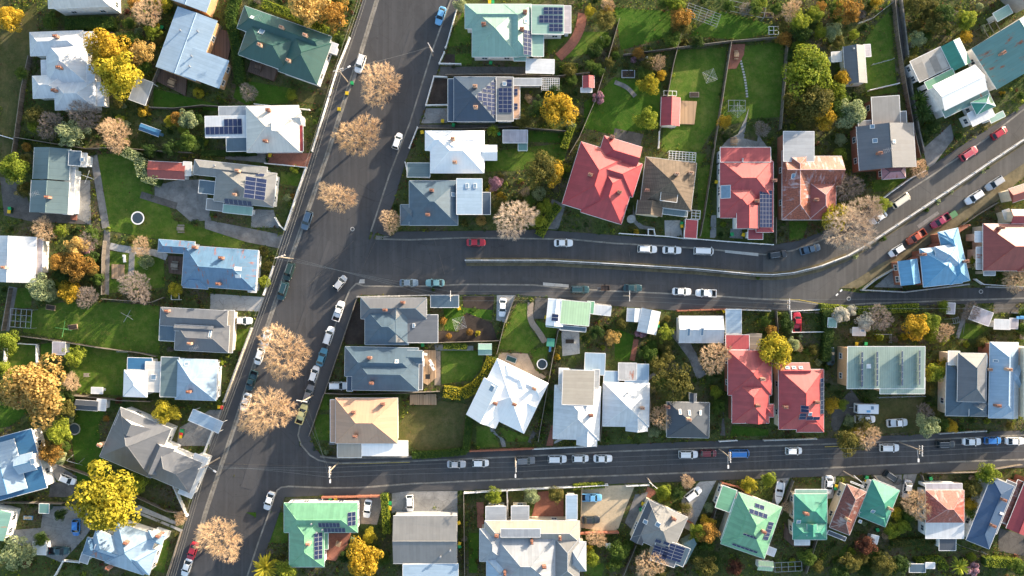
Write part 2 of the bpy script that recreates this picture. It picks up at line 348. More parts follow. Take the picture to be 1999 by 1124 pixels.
# ------------------------------------------------------------------ occupancy grid (4 photo pixels a cell) used to scatter the planting
GW, GH, GC = 520, 300, 4.0
OCC = np.zeros((GH, GW), dtype=bool)
_gx, _gy = np.meshgrid((np.arange(GW)+0.5)*GC - 40, (np.arange(GH)+0.5)*GC - 38)
def mark(pts, grid=None):
    g = OCC if grid is None else grid
    ins = np.zeros_like(g); n = len(pts)
    for i in range(n):
        x0, y0 = pts[i]; x1, y1 = pts[(i+1)%n]
        if y0 == y1: continue
        c = ((_gy < max(y0,y1)) & (_gy >= min(y0,y1))); xs = x0 + (_gy-y0)*(x1-x0)/(y1-y0)
        ins ^= c & (_gx < xs)
    g |= ins
LAWNG = np.zeros((GH, GW), dtype=bool)
def occ(u, v):
    i = int((v+38)/GC); j = int((u+40)/GC)
    return True if not (0 <= i < GH and 0 <= j < GW) else bool(OCC[i, j])

# ------------------------------------------------------------------ sheets on the ground, ribbons
def smooth_line(pts, it=1):
    for _ in range(it):
        q = [pts[0]]
        for a, b in zip(pts[:-1], pts[1:]):
            q += [(a[0]*.75+b[0]*.25, a[1]*.75+b[1]*.25), (a[0]*.25+b[0]*.75, a[1]*.25+b[1]*.75)]
        pts = q + [pts[-1]]
    return pts
def offset(pts, d):
    out = []
    for i, p in enumerate(pts):
        a = pts[max(0, i-1)]; b = pts[min(len(pts)-1, i+1)]
        tx, ty = b[0]-a[0], b[1]-a[1]; l = math.hypot(tx, ty) or 1
        out.append((p[0]-ty/l*d, p[1]+tx/l*d))
    return out
_layer = [0]
def ear(name, pts, mat, z, kind='structure', thick=0.0, markit=True, rnd=False):
    """a flat sheet (or slab) from photo-pixel points"""
    q = [px(*p) for p in pts]
    if rnd: q = smooth_line(q + [q[0]], 2)[:-1]
    if markit: mark(q)
    _layer[0] += 1; z = z + (_layer[0] % 40) * 0.0006
    w = [P(*p) for p in q]
    a = sum(w[i][0]*w[(i+1)%len(w)][1]-w[(i+1)%len(w)][0]*w[i][1] for i in range(len(w)))
    if a < 0: w = w[::-1]
    m = MB()
    if thick: m.prism(w, z-thick, z)
    else: m.poly([(x, y, z) for x, y in w])
    return tag(m.build(name, mat), kind=kind)
def ribbon(name, line, width, z0, z1, mat, kind='structure'):
    w = [W(*p) for p in line]; a = offset(w, width/2); b = offset(w, -width/2); m = MB()
    _layer[0] += 1; z1 = z1 + (_layer[0] % 40) * 0.0006
    for i in range(len(w)-1):
        A, B, D, E = a[i], a[i+1], b[i+1], b[i]
        m.poly([(*E, z1), (*D, z1), (*B, z1), (*A, z1)]); m.poly([(*A, z1), (*B, z1), (*B, z0), (*A, z0)]); m.poly([(*D, z1), (*E, z1), (*E, z0), (*D, z0)])
    for A, B in ((a[0], b[0]), (b[-1], a[-1])): m.poly([(*A, z1), (*A, z0), (*B, z0), (*B, z1)])
    return tag(m.build(name, mat), kind=kind)

# ------------------------------------------------------------------ houses
HOUSES = []; LABELS = {}
class Wing: pass
def make_wing(spec, ang, eave, pitch, idx):
    x0, y0, x1, y1, typ = spec[:5]; o = spec[5] if len(spec) > 5 else {}
    w = Wing(); w.a = math.radians(-(o.get('ang', ang))); w.eave = eave + o.get('dz', 0.0) + idx*0.007
    w.t = math.tan(math.radians(o.get('p', pitch+5))); w.mat = o.get('m'); w.wall = o.get('w', True); w.posts = o.get('posts', False); w.over = o.get('ov', 0.45)
    A = W(x0, y0, w.eave); B = W(x1, y1, w.eave)
    w.c = ((A[0]+B[0])/2, (A[1]+B[1])/2); cs, sn = math.cos(w.a), math.sin(w.a); w.cs, w.sn = cs, sn
    dx, dy = B[0]-A[0], B[1]-A[1]; w.hx = abs(dx*cs+dy*sn)/2; w.hy = abs(-dx*sn+dy*cs)/2
    w.flat = None
    if typ[0] in 'FS': w.flat = typ[1] if len(typ) > 1 else 'S'; w.t = 0.03 if typ[0] == 'F' else math.tan(math.radians(o.get('p', 7)))
    w.ax = typ[0] if typ[0] in 'xy' else ('x' if w.hx >= w.hy else 'y')
    e = typ[1:] if typ[0] in 'xy' else typ
    if w.flat: e = 'GG'
    e = e*2 if len(e) == 1 else e
    w.e = e; w.L, w.Wd = (w.hx, w.hy) if w.ax == 'x' else (w.hy, w.hx)
    w.h0 = min(w.Wd, w.L) if e[0] == 'H' else 0.0; w.h1 = min(w.Wd, w.L) if e[1] == 'H' else 0.0
    return w
def w_ac(w, a, c, z=0.0):            # ridge frame to world
    lx, ly = (a, c) if w.ax == 'x' else (c, -a)
    return (w.c[0]+lx*w.cs-ly*w.sn, w.c[1]+lx*w.sn+ly*w.cs, z)
def w_lc(w, lx, ly, z=0.0): return (w.c[0]+lx*w.cs-ly*w.sn, w.c[1]+lx*w.sn+ly*w.cs, z)
def w_local(w, x, y):
    dx, dy = x-w.c[0], y-w.c[1]; return dx*w.cs+dy*w.sn, -dx*w.sn+dy*w.cs
def flat_h(w, lx, ly):
    s = {'S': (w.hy+ly), 'N': (w.hy-ly), 'E': (w.hx-lx), 'W': (w.hx+lx)}[w.flat]
    return w.eave + s*w.t
def w_height(w, x, y, pad=0.0):
    lx, ly = w_local(w, x, y)
    if abs(lx) > w.hx+pad or abs(ly) > w.hy+pad: return None
    if w.flat: return flat_h(w, lx, ly)
    a, c = (lx, ly) if w.ax == 'x' else (-ly, lx)
    z = (w.Wd-abs(c))*w.t
    if w.h0: z = min(z, (a+w.L)*w.t*w.Wd/w.h0)
    if w.h1: z = min(z, (w.L-a)*w.t*w.Wd/w.h1)
    return w.eave + max(z, 0)
def roof_z(ws, x, y):
    b = None
    for w in ws:
        z = w_height(w, x, y)
        if z is not None and (b is None or z > b): b = z
    return b
def roof_pt(ws, X, Y, extra=0.0):
    z = ws[0].eave + 1.0
    for _ in range(5):
        p = W(X, Y, z+extra); q = roof_z(ws, *p)
        if q is None: q = ws[0].eave
        z = q
    return W(X, Y, z+extra), z
def slope_face(m, pts, mi):
    a = Vector(pts[0]); u = (Vector(pts[1])-a).normalized(); nrm = (Vector(pts[1])-a).cross(Vector(pts[2])-a).normalized()
    if nrm.z < 0: pts = pts[::-1]; nrm = -nrm
    v = nrm.cross(u); m.poly(pts, mi, [((Vector(p)-a).dot(u)+500*0.76, (Vector(p)-a).dot(v)+50) for p in pts])
_pane = {}
def window_mesh():
    if not _pane:
        f = MB(); 
        for c, d in (((0,0,0.62),(1.35,.10,.10)),((0,0,-.62),(1.45,.16,.08)),((-.63,0,0),(.10,.10,1.16)),((.63,0,0),(.10,.10,1.16)),((0,0,0),(.06,.06,1.14))): f.box(c, d)
        _pane['f'] = f.mesh('window', [M_TRIM]); g = MB(); g.box((0,0,0),(1.18,.03,1.16)); _pane['g'] = g.mesh('pane', [M_GLASS])
    return _pane['f'], _pane['g']
def house(label, short, ang, roof, wall, wings, chim=(), solar=(), sky=(), eave=3.2, pitch=22, cat='house', name='house', vents=(), gutter='white', group=None, windows=3, aerial=(), tilt=()):
    ws = [make_wing(s, ang, eave, pitch, i) for i, s in enumerate(wings)]
    cx = sum(w.c[0]*w.hx*w.hy for w in ws)/sum(w.hx*w.hy for w in ws); cy = sum(w.c[1]*w.hx*w.hy for w in ws)/sum(w.hx*w.hy for w in ws)
    root = thing(name, label, cat, (cx, cy, 0), group=group); wr = Wing(); wm = WALL[wall]
    gm = M_TRIM if gutter == 'white' else ROOF[roof]
    rm = []; wallm = MB(); cap = MB(); posts = []
    guts = []
    for i, w in enumerate(ws):
        key = w.mat or roof; m = MB(); rm.append((key, m)); TH = 0.13; gut = MB(); guts.append(gut)
        poly = []
        if w.flat:
            cs = [(-w.hx,-w.hy),(w.hx,-w.hy),(w.hx,w.hy),(-w.hx,w.hy)]
            E = [w_lc(w, a, b, flat_h(w, a, b)) for a, b in cs]
            if w.flat in 'EW': E = E[1:]+E[:1]
            slope_face(m, E, 0); loop = E
        else:
            L, D, t = w.L, w.Wd, w.t; zt = w.eave+D*t
            e00, e10, e11, e01 = [w_ac(w, a, c, w.eave) for a, c in ((-L,-D),(L,-D),(L,D),(-L,D))]
            R0 = w_ac(w, -L+w.h0, 0, zt); R1 = w_ac(w, L-w.h1, 0, zt)
            sq = (L-w.h1)-(-L+w.h0) < 0.02
            slope_face(m, [e00, e10, R1] + ([] if sq else [R0]), 0); slope_face(m, [e11, e01, R0] + ([] if sq else [R1]), 0)
            loop = [e00, e10]
            if w.h1: slope_face(m, [e10, e11, R1], 0)
            else: loop.append(R1)
            loop += [e11, e01]
            if w.h0: slope_face(m, [e01, e00, R0], 0)
            else: loop.append(R0)
            up = lambda p: (p[0], p[1], p[2]+0.02)
            if not sq: cap.tube(up(R0), up(R1), 0.085, n=5)
            if w.h0: cap.tube(up(e00), up(R0), 0.07, n=5); cap.tube(up(e01), up(R0), 0.07, n=5)
            if w.h1: cap.tube(up(e10), up(R1), 0.07, n=5); cap.tube(up(e11), up(R1), 0.07, n=5)
        # roof edge and soffit
        n = len(loop)
        for k in range(n):
            p, q = loop[k], loop[(k+1)%n]
            m.poly([(p[0],p[1],p[2]-TH),(q[0],q[1],q[2]-TH),q,p], 0)
            if abs(p[2]-q[2]) < 0.02 or w.flat:
                gut.tube((p[0],p[1],p[2]-0.05),(q[0],q[1],q[2]-0.05), 0.075, n=4)
        b = len(m.v)
        m.poly([(p[0],p[1],p[2]-TH) for p in loop[::-1]], 0)
        # walls
        ov = w.over + 0.004*i
        if w.wall and min(w.hx, w.hy) > ov+0.2:
            zb = -0.1
            if w.flat:
                cs = [(-w.hx+ov,-w.hy+ov),(w.hx-ov,-w.hy+ov),(w.hx-ov,w.hy-ov),(-w.hx+ov,w.hy-ov)]
                tp = [w_lc(w, a, b_, flat_h(w, a, b_)-TH-0.01) for a, b_ in cs]
            else:
                L, D = w.L, w.Wd; og0 = ov if w.h0 else 0.2+0.004*i; og1 = ov if w.h1 else 0.2+0.004*i
                ze = w.eave + ov*w.t - TH - 0.01
                tp = [w_ac(w, -L+og0, -D+ov, ze), w_ac(w, L-og1, -D+ov, ze)]
                if not w.h1: tp.append(w_ac(w, L-og1, 0, w.eave+D*w.t-TH-0.02))
                tp += [w_ac(w, L-og1, D-ov, ze), w_ac(w, -L+og0, D-ov, ze)]
                if not w.h0: tp.append(w_ac(w, -L+og0, 0, w.eave+D*w.t-TH-0.02))
            for k in range(len(tp)):
                p, q = tp[k], tp[(k+1)%len(tp)]
                wallm.poly([(p[0],p[1],zb),(q[0],q[1],zb),q,p], 0)
        elif w.posts:
            for a, b_ in ((-1,-1),(1,-1),(1,1),(-1,1)):
                pm = MB(); q = w_lc(w, a*(w.hx-0.2), b_*(w.hy-0.2)); z = w_height(w, q[0], q[1]); pm.box((q[0], q[1], (z-0.1)/2), (0.12,0.12,z-0.1), w.a)
                posts.append(pm)
        # occupancy
        q = [w_lc(w, a*(w.hx+0.2), b_*(w.hy+0.2)) for a, b_ in ((-1,-1),(1,-1),(1,1),(-1,1))]
        k = FPX/(CAM_H-w.eave); mark([(CX+p[0]*k, CY-p[1]*k) for p in q]); mark([(CX+p[0]*FPX/CAM_H, CY-p[1]*FPX/CAM_H) for p in q])
    if wallm.v: wallm.build('wall', wm, root)
    for k, m in rm: m.build('roof', ROOF[k], root)
    rc = ROOFCOL[ROOF[roof].name]
    if cap.v: cap.build('ridge_cap', plain('ridge '+roof, sc(rc, 1.12), 0.5), root)
    for gut in guts:
        if gut.v: gut.build('gutter', gm if gutter == 'white' else plain('ridge '+roof, sc(rc, 1.12), 0.5), root)
    for pm in posts: pm.build('post', M_TRIM, root)
    # windows on the walls that face the middle of the picture
    fm, pm_ = window_mesh(); nw = 0
    if windows:
        for i, w in enumerate(ws):
            if not w.wall or min(w.hx, w.hy) < 1.4: continue
            for nx, ny, half, span in ((1,0,w.hx,w.hy),(-1,0,w.hx,w.hy),(0,1,w.hy,w.hx),(0,-1,w.hy,w.hx)):
                wnx, wny = nx*w.cs-ny*w.sn, nx*w.sn+ny*w.cs
                if wnx*-cx + wny*-cy < 8 or nw >= windows+2: continue
                k = 2 if span > 2.6 else 1
                for j in range(k):
                    s = (j-(k-1)/2)*span*0.95; d = half-w.over-0.004*i+0.03
                    p = w_lc(w, nx*d + (s if ny else 0), ny*d + (s if nx else 0))
                    t_ = w_lc(w, nx*(half+0.5)+(s if ny else 0), ny*(half+0.5)+(s if nx else 0))
                    if any(x is not w and w_height(x, t_[0], t_[1]) is not None for x in ws): continue
                    f = link('window', fm, root, (p[0]-cx, p[1]-cy, min(1.75, w.eave-1.2)), (0,0,w.a + (math.pi/2 if nx else 0)))
                    link('pane', pm_, f); nw += 1
    ra = math.radians(-ang)
    for c_ in chim:
        (x, y), z = roof_pt(ws, c_[0], c_[1], 0.6); st = c_[2] if len(c_) > 2 else 'b'
        m = MB(); w_, d_ = (0.88, 0.55) if st != 'y' else (0.55, 0.88); z0, z1 = z-1.2, z+1.15
        m.box((x, y, (z0+z1)/2), (w_, d_, z1-z0), ra); m.box((x, y, z1+0.06), (w_+0.16, d_+0.16, 0.14), ra)
        ch = m.build('chimney', M_CHIMC if st == 'c' else M_CHIM, root, origin=(cx, cy, 0))
        for s in (-0.2, 0.2):
            q = MB(); ox, oy = ((s*math.cos(ra), s*math.sin(ra)) if st != 'y' else (-s*math.sin(ra), s*math.cos(ra)))
            q.tube((x+ox, y+oy, z1+0.1), (x+ox, y+oy, z1+0.45), 0.14, 0.11, n=8); q.tube((x+ox, y+oy, z1+0.452), (x+ox, y+oy, z1+0.458), 0.075, n=8, mi=1)
            q.build('chimney_pot', [M_POT, M_DARK], ch, origin=(cx, cy, 0))
    def grad(x, y):
        h = 0.15; z = roof_z(ws, x, y); z = ws[0].eave if z is None else z; f = lambda a, b: roof_z(ws, a, b) if roof_z(ws, a, b) is not None else z
        return (f(x+h, y)-f(x-h, y))/(2*h), (f(x, y+h)-f(x, y-h))/(2*h)
    for s_ in solar:
        x0, y0, x1, y1, nc, nr = s_[:6]; sa = math.radians(-(s_[6] if len(s_) > 6 else ang))
        (mx_, my_), zc = roof_pt(ws, (x0+x1)/2, (y0+y1)/2); A = W(x0, y0, zc); B = W(x1, y1, zc); gx, gy = grad(mx_, my_)
        c1, s1 = math.cos(sa), math.sin(sa); dx, dy = B[0]-A[0], B[1]-A[1]; lw = abs(dx*c1+dy*s1); lh = abs(-dx*s1+dy*c1)
        pw, ph = lw/nc, lh/nr; me = None
        for i in range(nc):
            for j in range(nr):
                lx, ly = (i+0.5)*pw-lw/2, (j+0.5)*ph-lh/2; X = mx_+lx*c1-ly*s1; Y = my_+lx*s1+ly*c1; Z = zc+gx*(X-mx_)+gy*(Y-my_)+0.09
                if me is None:
                    m = MB(); q = []
                    def pt(a, b, dz): 
                        ex, ey = a*c1-b*s1, a*s1+b*c1; return (ex, ey, gx*ex+gy*ey+dz)
                    hw, hh = pw/2-0.018, ph/2-0.018
                    cs = ((-1,-1),(1,-1),(1,1),(-1,1)); top = [pt(a*hw, b*hh, 0.04) for a, b in cs]; bot = [pt(a*hw, b*hh, -0.03) for a, b in cs]
                    inn = [pt(a*(hw-0.035), b*(hh-0.035), 0.046) for a, b in cs]
                    m.poly(top, 1); m.poly(inn, 0, [(0,0),(1,0),(1,1),(0,1)])
                    for k in range(4): m.poly([bot[k], bot[(k+1)%4], top[(k+1)%4], top[k]], 1)
                    me = m.mesh('solar_panel', [M_SOLAR, plain('anodised frame', (0.30,0.31,0.34,1), 0.4)])
                link('solar_panel', me, root, (X-cx, Y-cy, Z))
    for s_ in sky:
        (x, y), z = roof_pt(ws, s_[0], s_[1]); gx, gy = grad(x, y); sz = s_[2] if len(s_) > 2 else 0.8; sy = s_[3] if len(s_) > 3 else sz
        m = MB()
        def pt(a, b, dz):
            ex, ey = a*math.cos(ra)-b*math.sin(ra), a*math.sin(ra)+b*math.cos(ra); return (x+ex, y+ey, z+gx*ex+gy*ey+dz)
        cs = ((-1,-1),(1,-1),(1,1),(-1,1)); top = [pt(a*sz/2, b*sy/2, 0.16) for a, b in cs]; bot = [pt(a*sz/2, b*sy/2, -0.1) for a, b in cs]
        m.poly(top, 0)
        for k in range(4): m.poly([bot[k], bot[(k+1)%4], top[(k+1)%4], top[k]], 0)
        f = m.build('skylight', M_TRIM, root); g = MB()
        if len(s_) < 5: g.poly([pt(a*(sz/2-0.09), b*(sy/2-0.09), 0.166) for a, b in cs]); g.build('skylight_glass', M_SKYG, f, origin=(cx, cy, 0))
    for v_ in vents:
        (x, y), z = roof_pt(ws, v_[0], v_[1]); m = MB(); m.tube((x, y, z-0.2), (x, y, z+0.5), 0.13, n=8); m.tube((x, y, z+0.5), (x, y, z+0.75), 0.24, 0.2, n=10); m.build('roof_vent', M_STEEL, root)
    for v_ in aerial:
        (x, y), z = roof_pt(ws, v_[0], v_[1]); m = MB(); m.tube((x, y, z-0.2), (x, y, z+2.2), 0.03, n=5); m.tube((x-1.0, y, z+2.1), (x+1.0, y+0.4, z+2.1), 0.02, n=4)
        for k in range(6): t = -0.9+k*0.36; m.tube((x+t-0.2, y+t*0.4-0.02+0.5, z+2.1), (x+t+0.2, y+t*0.4-0.5, z+2.1), 0.018, n=4)
        m.build('aerial', M_STEEL, root)
    for t_ in tilt:      # rows of steeply propped panels: x, y0, y1, n
        x_, ya, yb, n_ = t_; me = None
        for k in range(n_):
            (x, y), z = roof_pt(ws, x_, ya+(k+0.5)*(yb-ya)/n_); ln = abs(W(0, ya, z)[1]-W(0, yb, z)[1])/n_*0.94
            if me is None:
                m = MB(); a = [(-0.42, -ln/2, 0.12), (-0.42+0.05, -ln/2, 0.1)]
                lo = [(-0.35,-ln/2,0.95),(-0.35,ln/2,0.95),(0.45,ln/2,0.15),(0.45,-ln/2,0.15)]; nn = (0.7, 0, 0.7)
                m.poly([(p[0]*.9+0.03, p[1]*.96, 0.5+(p[2]-0.5)*.9+0.04) for p in lo][::-1], 0, [(0,0),(1,0),(1,1),(0,1)]); m.poly(lo, 1)
                m.tube((-0.35,-ln/2,0.95),(-0.35,-ln/2,0.0),0.03,n=4,mi=1); m.tube((-0.9,-ln/2,0.05),(0.5,-ln/2,0.1),0.03,n=4,mi=1)
                me = m.mesh('solar_panel', [M_SOLAR, M_STEEL])
            link('solar_panel', me, root, (x-cx, y-cy, z))
    if short: HOUSES.append((short, cx, cy))
    return root
# ------------------------------------------------------------------ trees and shrubs
def leaf_cloud(rng, centers, radii, n, size, flat=0.8):
    w = radii**2; k = rng.choice(len(centers), n, p=w/w.sum()); d = rng.normal(size=(n, 3)); d[:, 2] = np.abs(d[:, 2])*1.0 - 0.35
    d /= np.linalg.norm(d, axis=1, keepdims=True); rr = rng.uniform(0.72, 1.08, (n, 1))**0.7
    p = centers[k] + d*radii[k][:, None]*rr*np.array([1, 1, flat])
    nrm = d + rng.normal(scale=0.38, size=(n, 3)); nrm /= np.linalg.norm(nrm, axis=1, keepdims=True)
    t = np.cross(nrm, rng.normal(size=(n, 3))); t /= np.linalg.norm(t, axis=1, keepdims=True); b = np.cross(nrm, t)
    s = (size*rng.uniform(0.6, 1.4, n))[:, None]; t = t*s; b = b*s*0.7
    return np.stack([p-t, p-b, p+t, p+b], axis=1)
def prisms(m, segs, mi):
    S = np.array(segs, dtype=float)
    if not len(S): return
    a, b, r0, r1 = S[:, 0:3], S[:, 3:6], S[:, 6:7], S[:, 7:8]; d = b-a; d /= np.linalg.norm(d, axis=1, keepdims=True)+1e-9
    ref = np.where(np.abs(d[:, 2:3]) < 0.9, np.array([[0, 0, 1.0]]), np.array([[1.0, 0, 0]])); u = np.cross(d, ref); u /= np.linalg.norm(u, axis=1, keepdims=True); w = np.cross(d, u)
    ring = [(math.cos(q), math.sin(q)) for q in (0, 2.094, 4.189)]
    A = np.stack([a+(u*c+w*s)*r0 for c, s in ring], 1); B = np.stack([b+(u*c+w*s)*r1 for c, s in ring], 1)
    base = len(m.v); m.v += [tuple(p) for p in np.concatenate([A, B], 1).reshape(-1, 3).tolist()]
    for k in range(len(S)):
        o = base+6*k
        m.f += [(o, o+1, o+4, o+3), (o+1, o+2, o+5, o+4), (o+2, o, o+3, o+5)]
    m.m += [mi]*(3*len(S)); m.uv += [(0,0),(1,0),(1,1),(0,1)]*(3*len(S))
def trunk_mesh(rng, centers, zc, r=0.045):
    m = MB(); k = len(centers); top = np.array([rng.normal()*0.03, rng.normal()*0.03, zc*0.55]); m.tube((0,0,-0.03), top, r, r*0.75, n=7, cap=False)
    for i in rng.choice(k, min(k, 7), replace=False):
        c = centers[i]; mid = (top+c)/2 + rng.normal(size=3)*0.05; m.tube(top, mid, r*0.55, r*0.35, n=5, cap=False); m.tube(mid, c, r*0.35, r*0.12, n=5, cap=False)
    return m
_proto = {}
def proto(kind, var):
    key = (kind, var)
    if key in _proto: return _proto[key]
    rng = np.random.default_rng(abs(hash(kind)) % 1000 * 0 + sum(map(ord, kind))*31 + var); r_ = {}
    if kind in ('leafy', 'shrub', 'airy', 'ball'):
        nc, nl, sz, zc, fl = dict(leafy=(46, 6500, 0.040, 1.05, 0.75), shrub=(16, 1300, 0.080, 0.55, 0.75), airy=(60, 3800, 0.036, 1.05, 0.7), ball=(30, 3000, 0.05, 0.75, 0.9))[kind]
        C_ = []
        for _ in range(nc):
            d = rng.normal(size=3); d[2] = d[2]*0.8+0.15; d /= np.linalg.norm(d); rad = rng.uniform(0.25, 0.74) if kind != 'ball' else rng.uniform(0.55, 0.72)
            lob = 1 + 0.16*math.sin(3*math.atan2(d[1], d[0])+var*1.7) + 0.10*math.sin(5*math.atan2(d[1], d[0])+var)
            if kind == 'ball': lob = 1
            C_.append((d[0]*rad*lob, d[1]*rad*lob, zc+d[2]*rad*fl))
        C_ = np.array(C_); R_ = rng.uniform(0.17, 0.34, nc) if kind != 'airy' else rng.uniform(0.10, 0.24, nc)
        if kind == 'ball': R_ = rng.uniform(0.28, 0.34, nc)
        m = MB(); m.quads(leaf_cloud(rng, C_, R_, nl, sz)); r_['crown'] = m; r_['trunk'] = trunk_mesh(rng, C_, zc, 0.05); r_['zc'] = zc
    elif kind in ('bare', 'barefine'):
        segs = []; top = np.array([0, 0, 0.42]); m = MB(); m.tube((0,0,-0.03), top, 0.055, 0.045, n=8, cap=False)
        ph = rng.uniform(0, 6.28, 4); T_ = []
        while len(T_) < 520:
            p = rng.uniform(-1, 1, 3); a_ = math.atan2(p[1], p[0])
            R_ = 0.86+0.10*math.sin(2*a_+ph[0])+0.07*math.sin(3*a_+ph[1])+0.05*math.sin(7*a_+ph[2]); q = p/np.array([R_, R_, 0.62])
            if 0.12 < q@q < 1.0: T_.append(p*np.array([1, 1, .9])+np.array([0, 0, 1.02]))
        T_.sort(key=lambda p: np.linalg.norm(p-top)); nodes = [top]; nd = [0.0]
        for t in T_:
            A = np.array(nodes); D = np.linalg.norm(A-t, axis=1); k = int(np.argmin(D*1.0+0.35*np.array(nd))); p0 = A[k]; L = D[k]
            if L < 1e-3: continue
            n_ = 3; prev = p0; side = rng.normal(size=3)*L*0.07
            for j in range(1, n_+1):
                f = j/n_; q = p0+(t-p0)*f+side*math.sin(math.pi*f)+np.array([0, 0, 0.10*L*math.sin(math.pi*f)]); dd_ = nd[k]+L*f
                r = 0.020*max(0, 1-dd_/1.25)**1.6+0.0035; segs.append((*prev, *q, r*1.1, r)); nodes.append(q); nd.append(dd_)
                prev = q
            out = (t-np.array([0, 0, .7])); out /= np.linalg.norm(out)
            for _ in range(7):
                o_ = nodes[-1-rng.integers(0, 3)]; dd = out*0.9+rng.normal(size=3)*0.5; dd /= np.linalg.norm(dd); tl = rng.uniform(0.06, 0.17); mid = o_+dd*tl*.5; d2 = dd+rng.normal(size=3)*.25+out*.2; d2 /= np.linalg.norm(d2)
                segs.append((*o_, *mid, .0040, .0032)); segs.append((*mid, *(mid+d2*tl*.6), .0032, .0018)); d3 = dd+rng.normal(size=3)*.5; d3 /= np.linalg.norm(d3); segs.append((*mid, *(mid+d3*tl*.45), .0030, .0018))
        S = np.array(segs); rr = np.sqrt(S[:, 3]**2+S[:, 4]**2); big = S[:, 6] > 0.011
        k = 1/np.percentile(rr, 99.2); S[:, [0, 1, 3, 4]] *= k
        prisms(m, S[big], 0); c = MB(); prisms(c, S[~big], 0); r_['crown'] = c; r_['trunk'] = m; r_['zc'] = 1.0
    elif kind == 'palm':
        m = MB(); c = MB(); m.tube((0,0,-0.03), (0,0,0.85), 0.09, 0.07, n=9)
        for i in range(70):
            a = rng.uniform(0, 2*math.pi); el = rng.uniform(-0.2, 1.3); L = rng.uniform(0.75, 1.02); p = np.array([0, 0, 0.85]); d = np.array([math.cos(a)*math.cos(el), math.sin(a)*math.cos(el), math.sin(el)]); side = np.array([-math.sin(a), math.cos(a), 0]); prev = None
            for s in range(6):
                w = 0.055*math.sin(math.pi*(s+0.6)/6.8); q = p + d*L/5; d = d + np.array([0, 0, -0.17]); d /= np.linalg.norm(d)
                cur = (p-side*w, p+side*w)
                if prev is not None: c.poly([prev[0], prev[1], cur[1], cur[0]])
                prev = cur; p = q
        r_['crown'] = c; r_['trunk'] = m; r_['zc'] = 0.8
    _proto[key] = r_; return r_
_tm = {}
def tree_meshes(kind, var, leaf):
    key = (kind, var, leaf)
    if key not in _tm:
        p = proto(kind, var)
        if (kind, var) not in _tm:
            _tm[(kind, var)] = (p['crown'].mesh('crown', [M_BARK]), p['trunk'].mesh('trunk', [M_BARK if not kind.startswith('bare') else M_BARK]))
        c0, t0 = _tm[(kind, var)]; c = c0.copy(); c.materials.clear(); c.materials.append({'twig': M_TWIG, 'gtwig': M_TWIGG, 'btwig': M_TWIGB}.get(leaf) or LEAF[leaf]); _tm[key] = (c, t0, p['zc'])
    return _tm[key]
PLANTS = []
def tree(x, y, r, kind, leaf, label=None, cat='tree', name='tree', group=None, var=None, hs=1.0, sx=1.0, ang=None):
    """x, y: crown centre as traced; r: crown radius in photo pixels"""
    u, v = px(x, y); R = r/_t[2]*CAM_H/FPX*0.97
    var = RNG.randrange(3) if var is None else var; cm, tm, zc = tree_meshes(kind, var, leaf); X, Y = P(u, v, zc*R*hs)
    rz = RNG.uniform(0, 6.28) if ang is None else math.radians(-ang)
    o = thing(name, label, cat, (X, Y, 0), rz, group); o.scale = (R*sx, R, R*hs)
    link('crown' if not kind.startswith('bare') else 'crown', cm, o); link('trunk', tm, o)
    PLANTS.append((o, u, v, R, kind, leaf, label is None)); return o
def hedge(line, width, h, leaf, label, cat='hedge'):
    w = [W(*p, h*0.5) for p in line]; rng = np.random.default_rng(len(line)*17+int(w[0][0]*10) % 97); V = []; core = MB()
    A, B = offset(w, width*0.40), offset(w, -width*0.40); core.prism(A+B[::-1], 0, h*0.88)
    for i in range(len(w)-1):
        ax, ay = w[i]; bx, by = w[i+1]; L = math.hypot(bx-ax, by-ay); n = int(L*(width+2*h)*26); tx, ty = (bx-ax)/L, (by-ay)/L
        t = rng.uniform(0, 1, n); s = rng.uniform(-1, 1, n); k = rng.uniform(0, width+1.4*h, n); z = np.where(k < width, h, (k-width)/(1.4*h)*h); off = np.where(k < width, s*width/2, np.sign(s)*width/2)
        bump_ = rng.normal(scale=0.06, size=n)
        p = np.stack([ax+(bx-ax)*t - ty*(off+bump_), ay+(by-ay)*t + tx*(off+bump_), z+rng.normal(scale=0.07, size=n)], 1)
        nn = rng.normal(size=(n, 3))+np.array([0, 0, 0.8]); nn /= np.linalg.norm(nn, axis=1, keepdims=True); q = np.cross(nn, rng.normal(size=(n, 3))); q /= np.linalg.norm(q, axis=1, keepdims=True); b = np.cross(nn, q)
        sz = rng.uniform(0.10, 0.20, n)[:, None]; V.append(np.stack([p-q*sz, p-b*sz*0.7, p+q*sz, p+b*sz*0.7], 1))
    m = MB(); m.quads(np.concatenate(V)); root = thing('hedge', label, cat, (w[0][0], w[0][1], 0)); m.build('foliage', LEAF[leaf], root); core.build('stems', LEAF['dark'], root)
    u = [px(*p) for p in line]; k = FPX/CAM_H; mark(offset(u, width*k*0.6)+offset(u, -width*k*0.6)[::-1]); return root
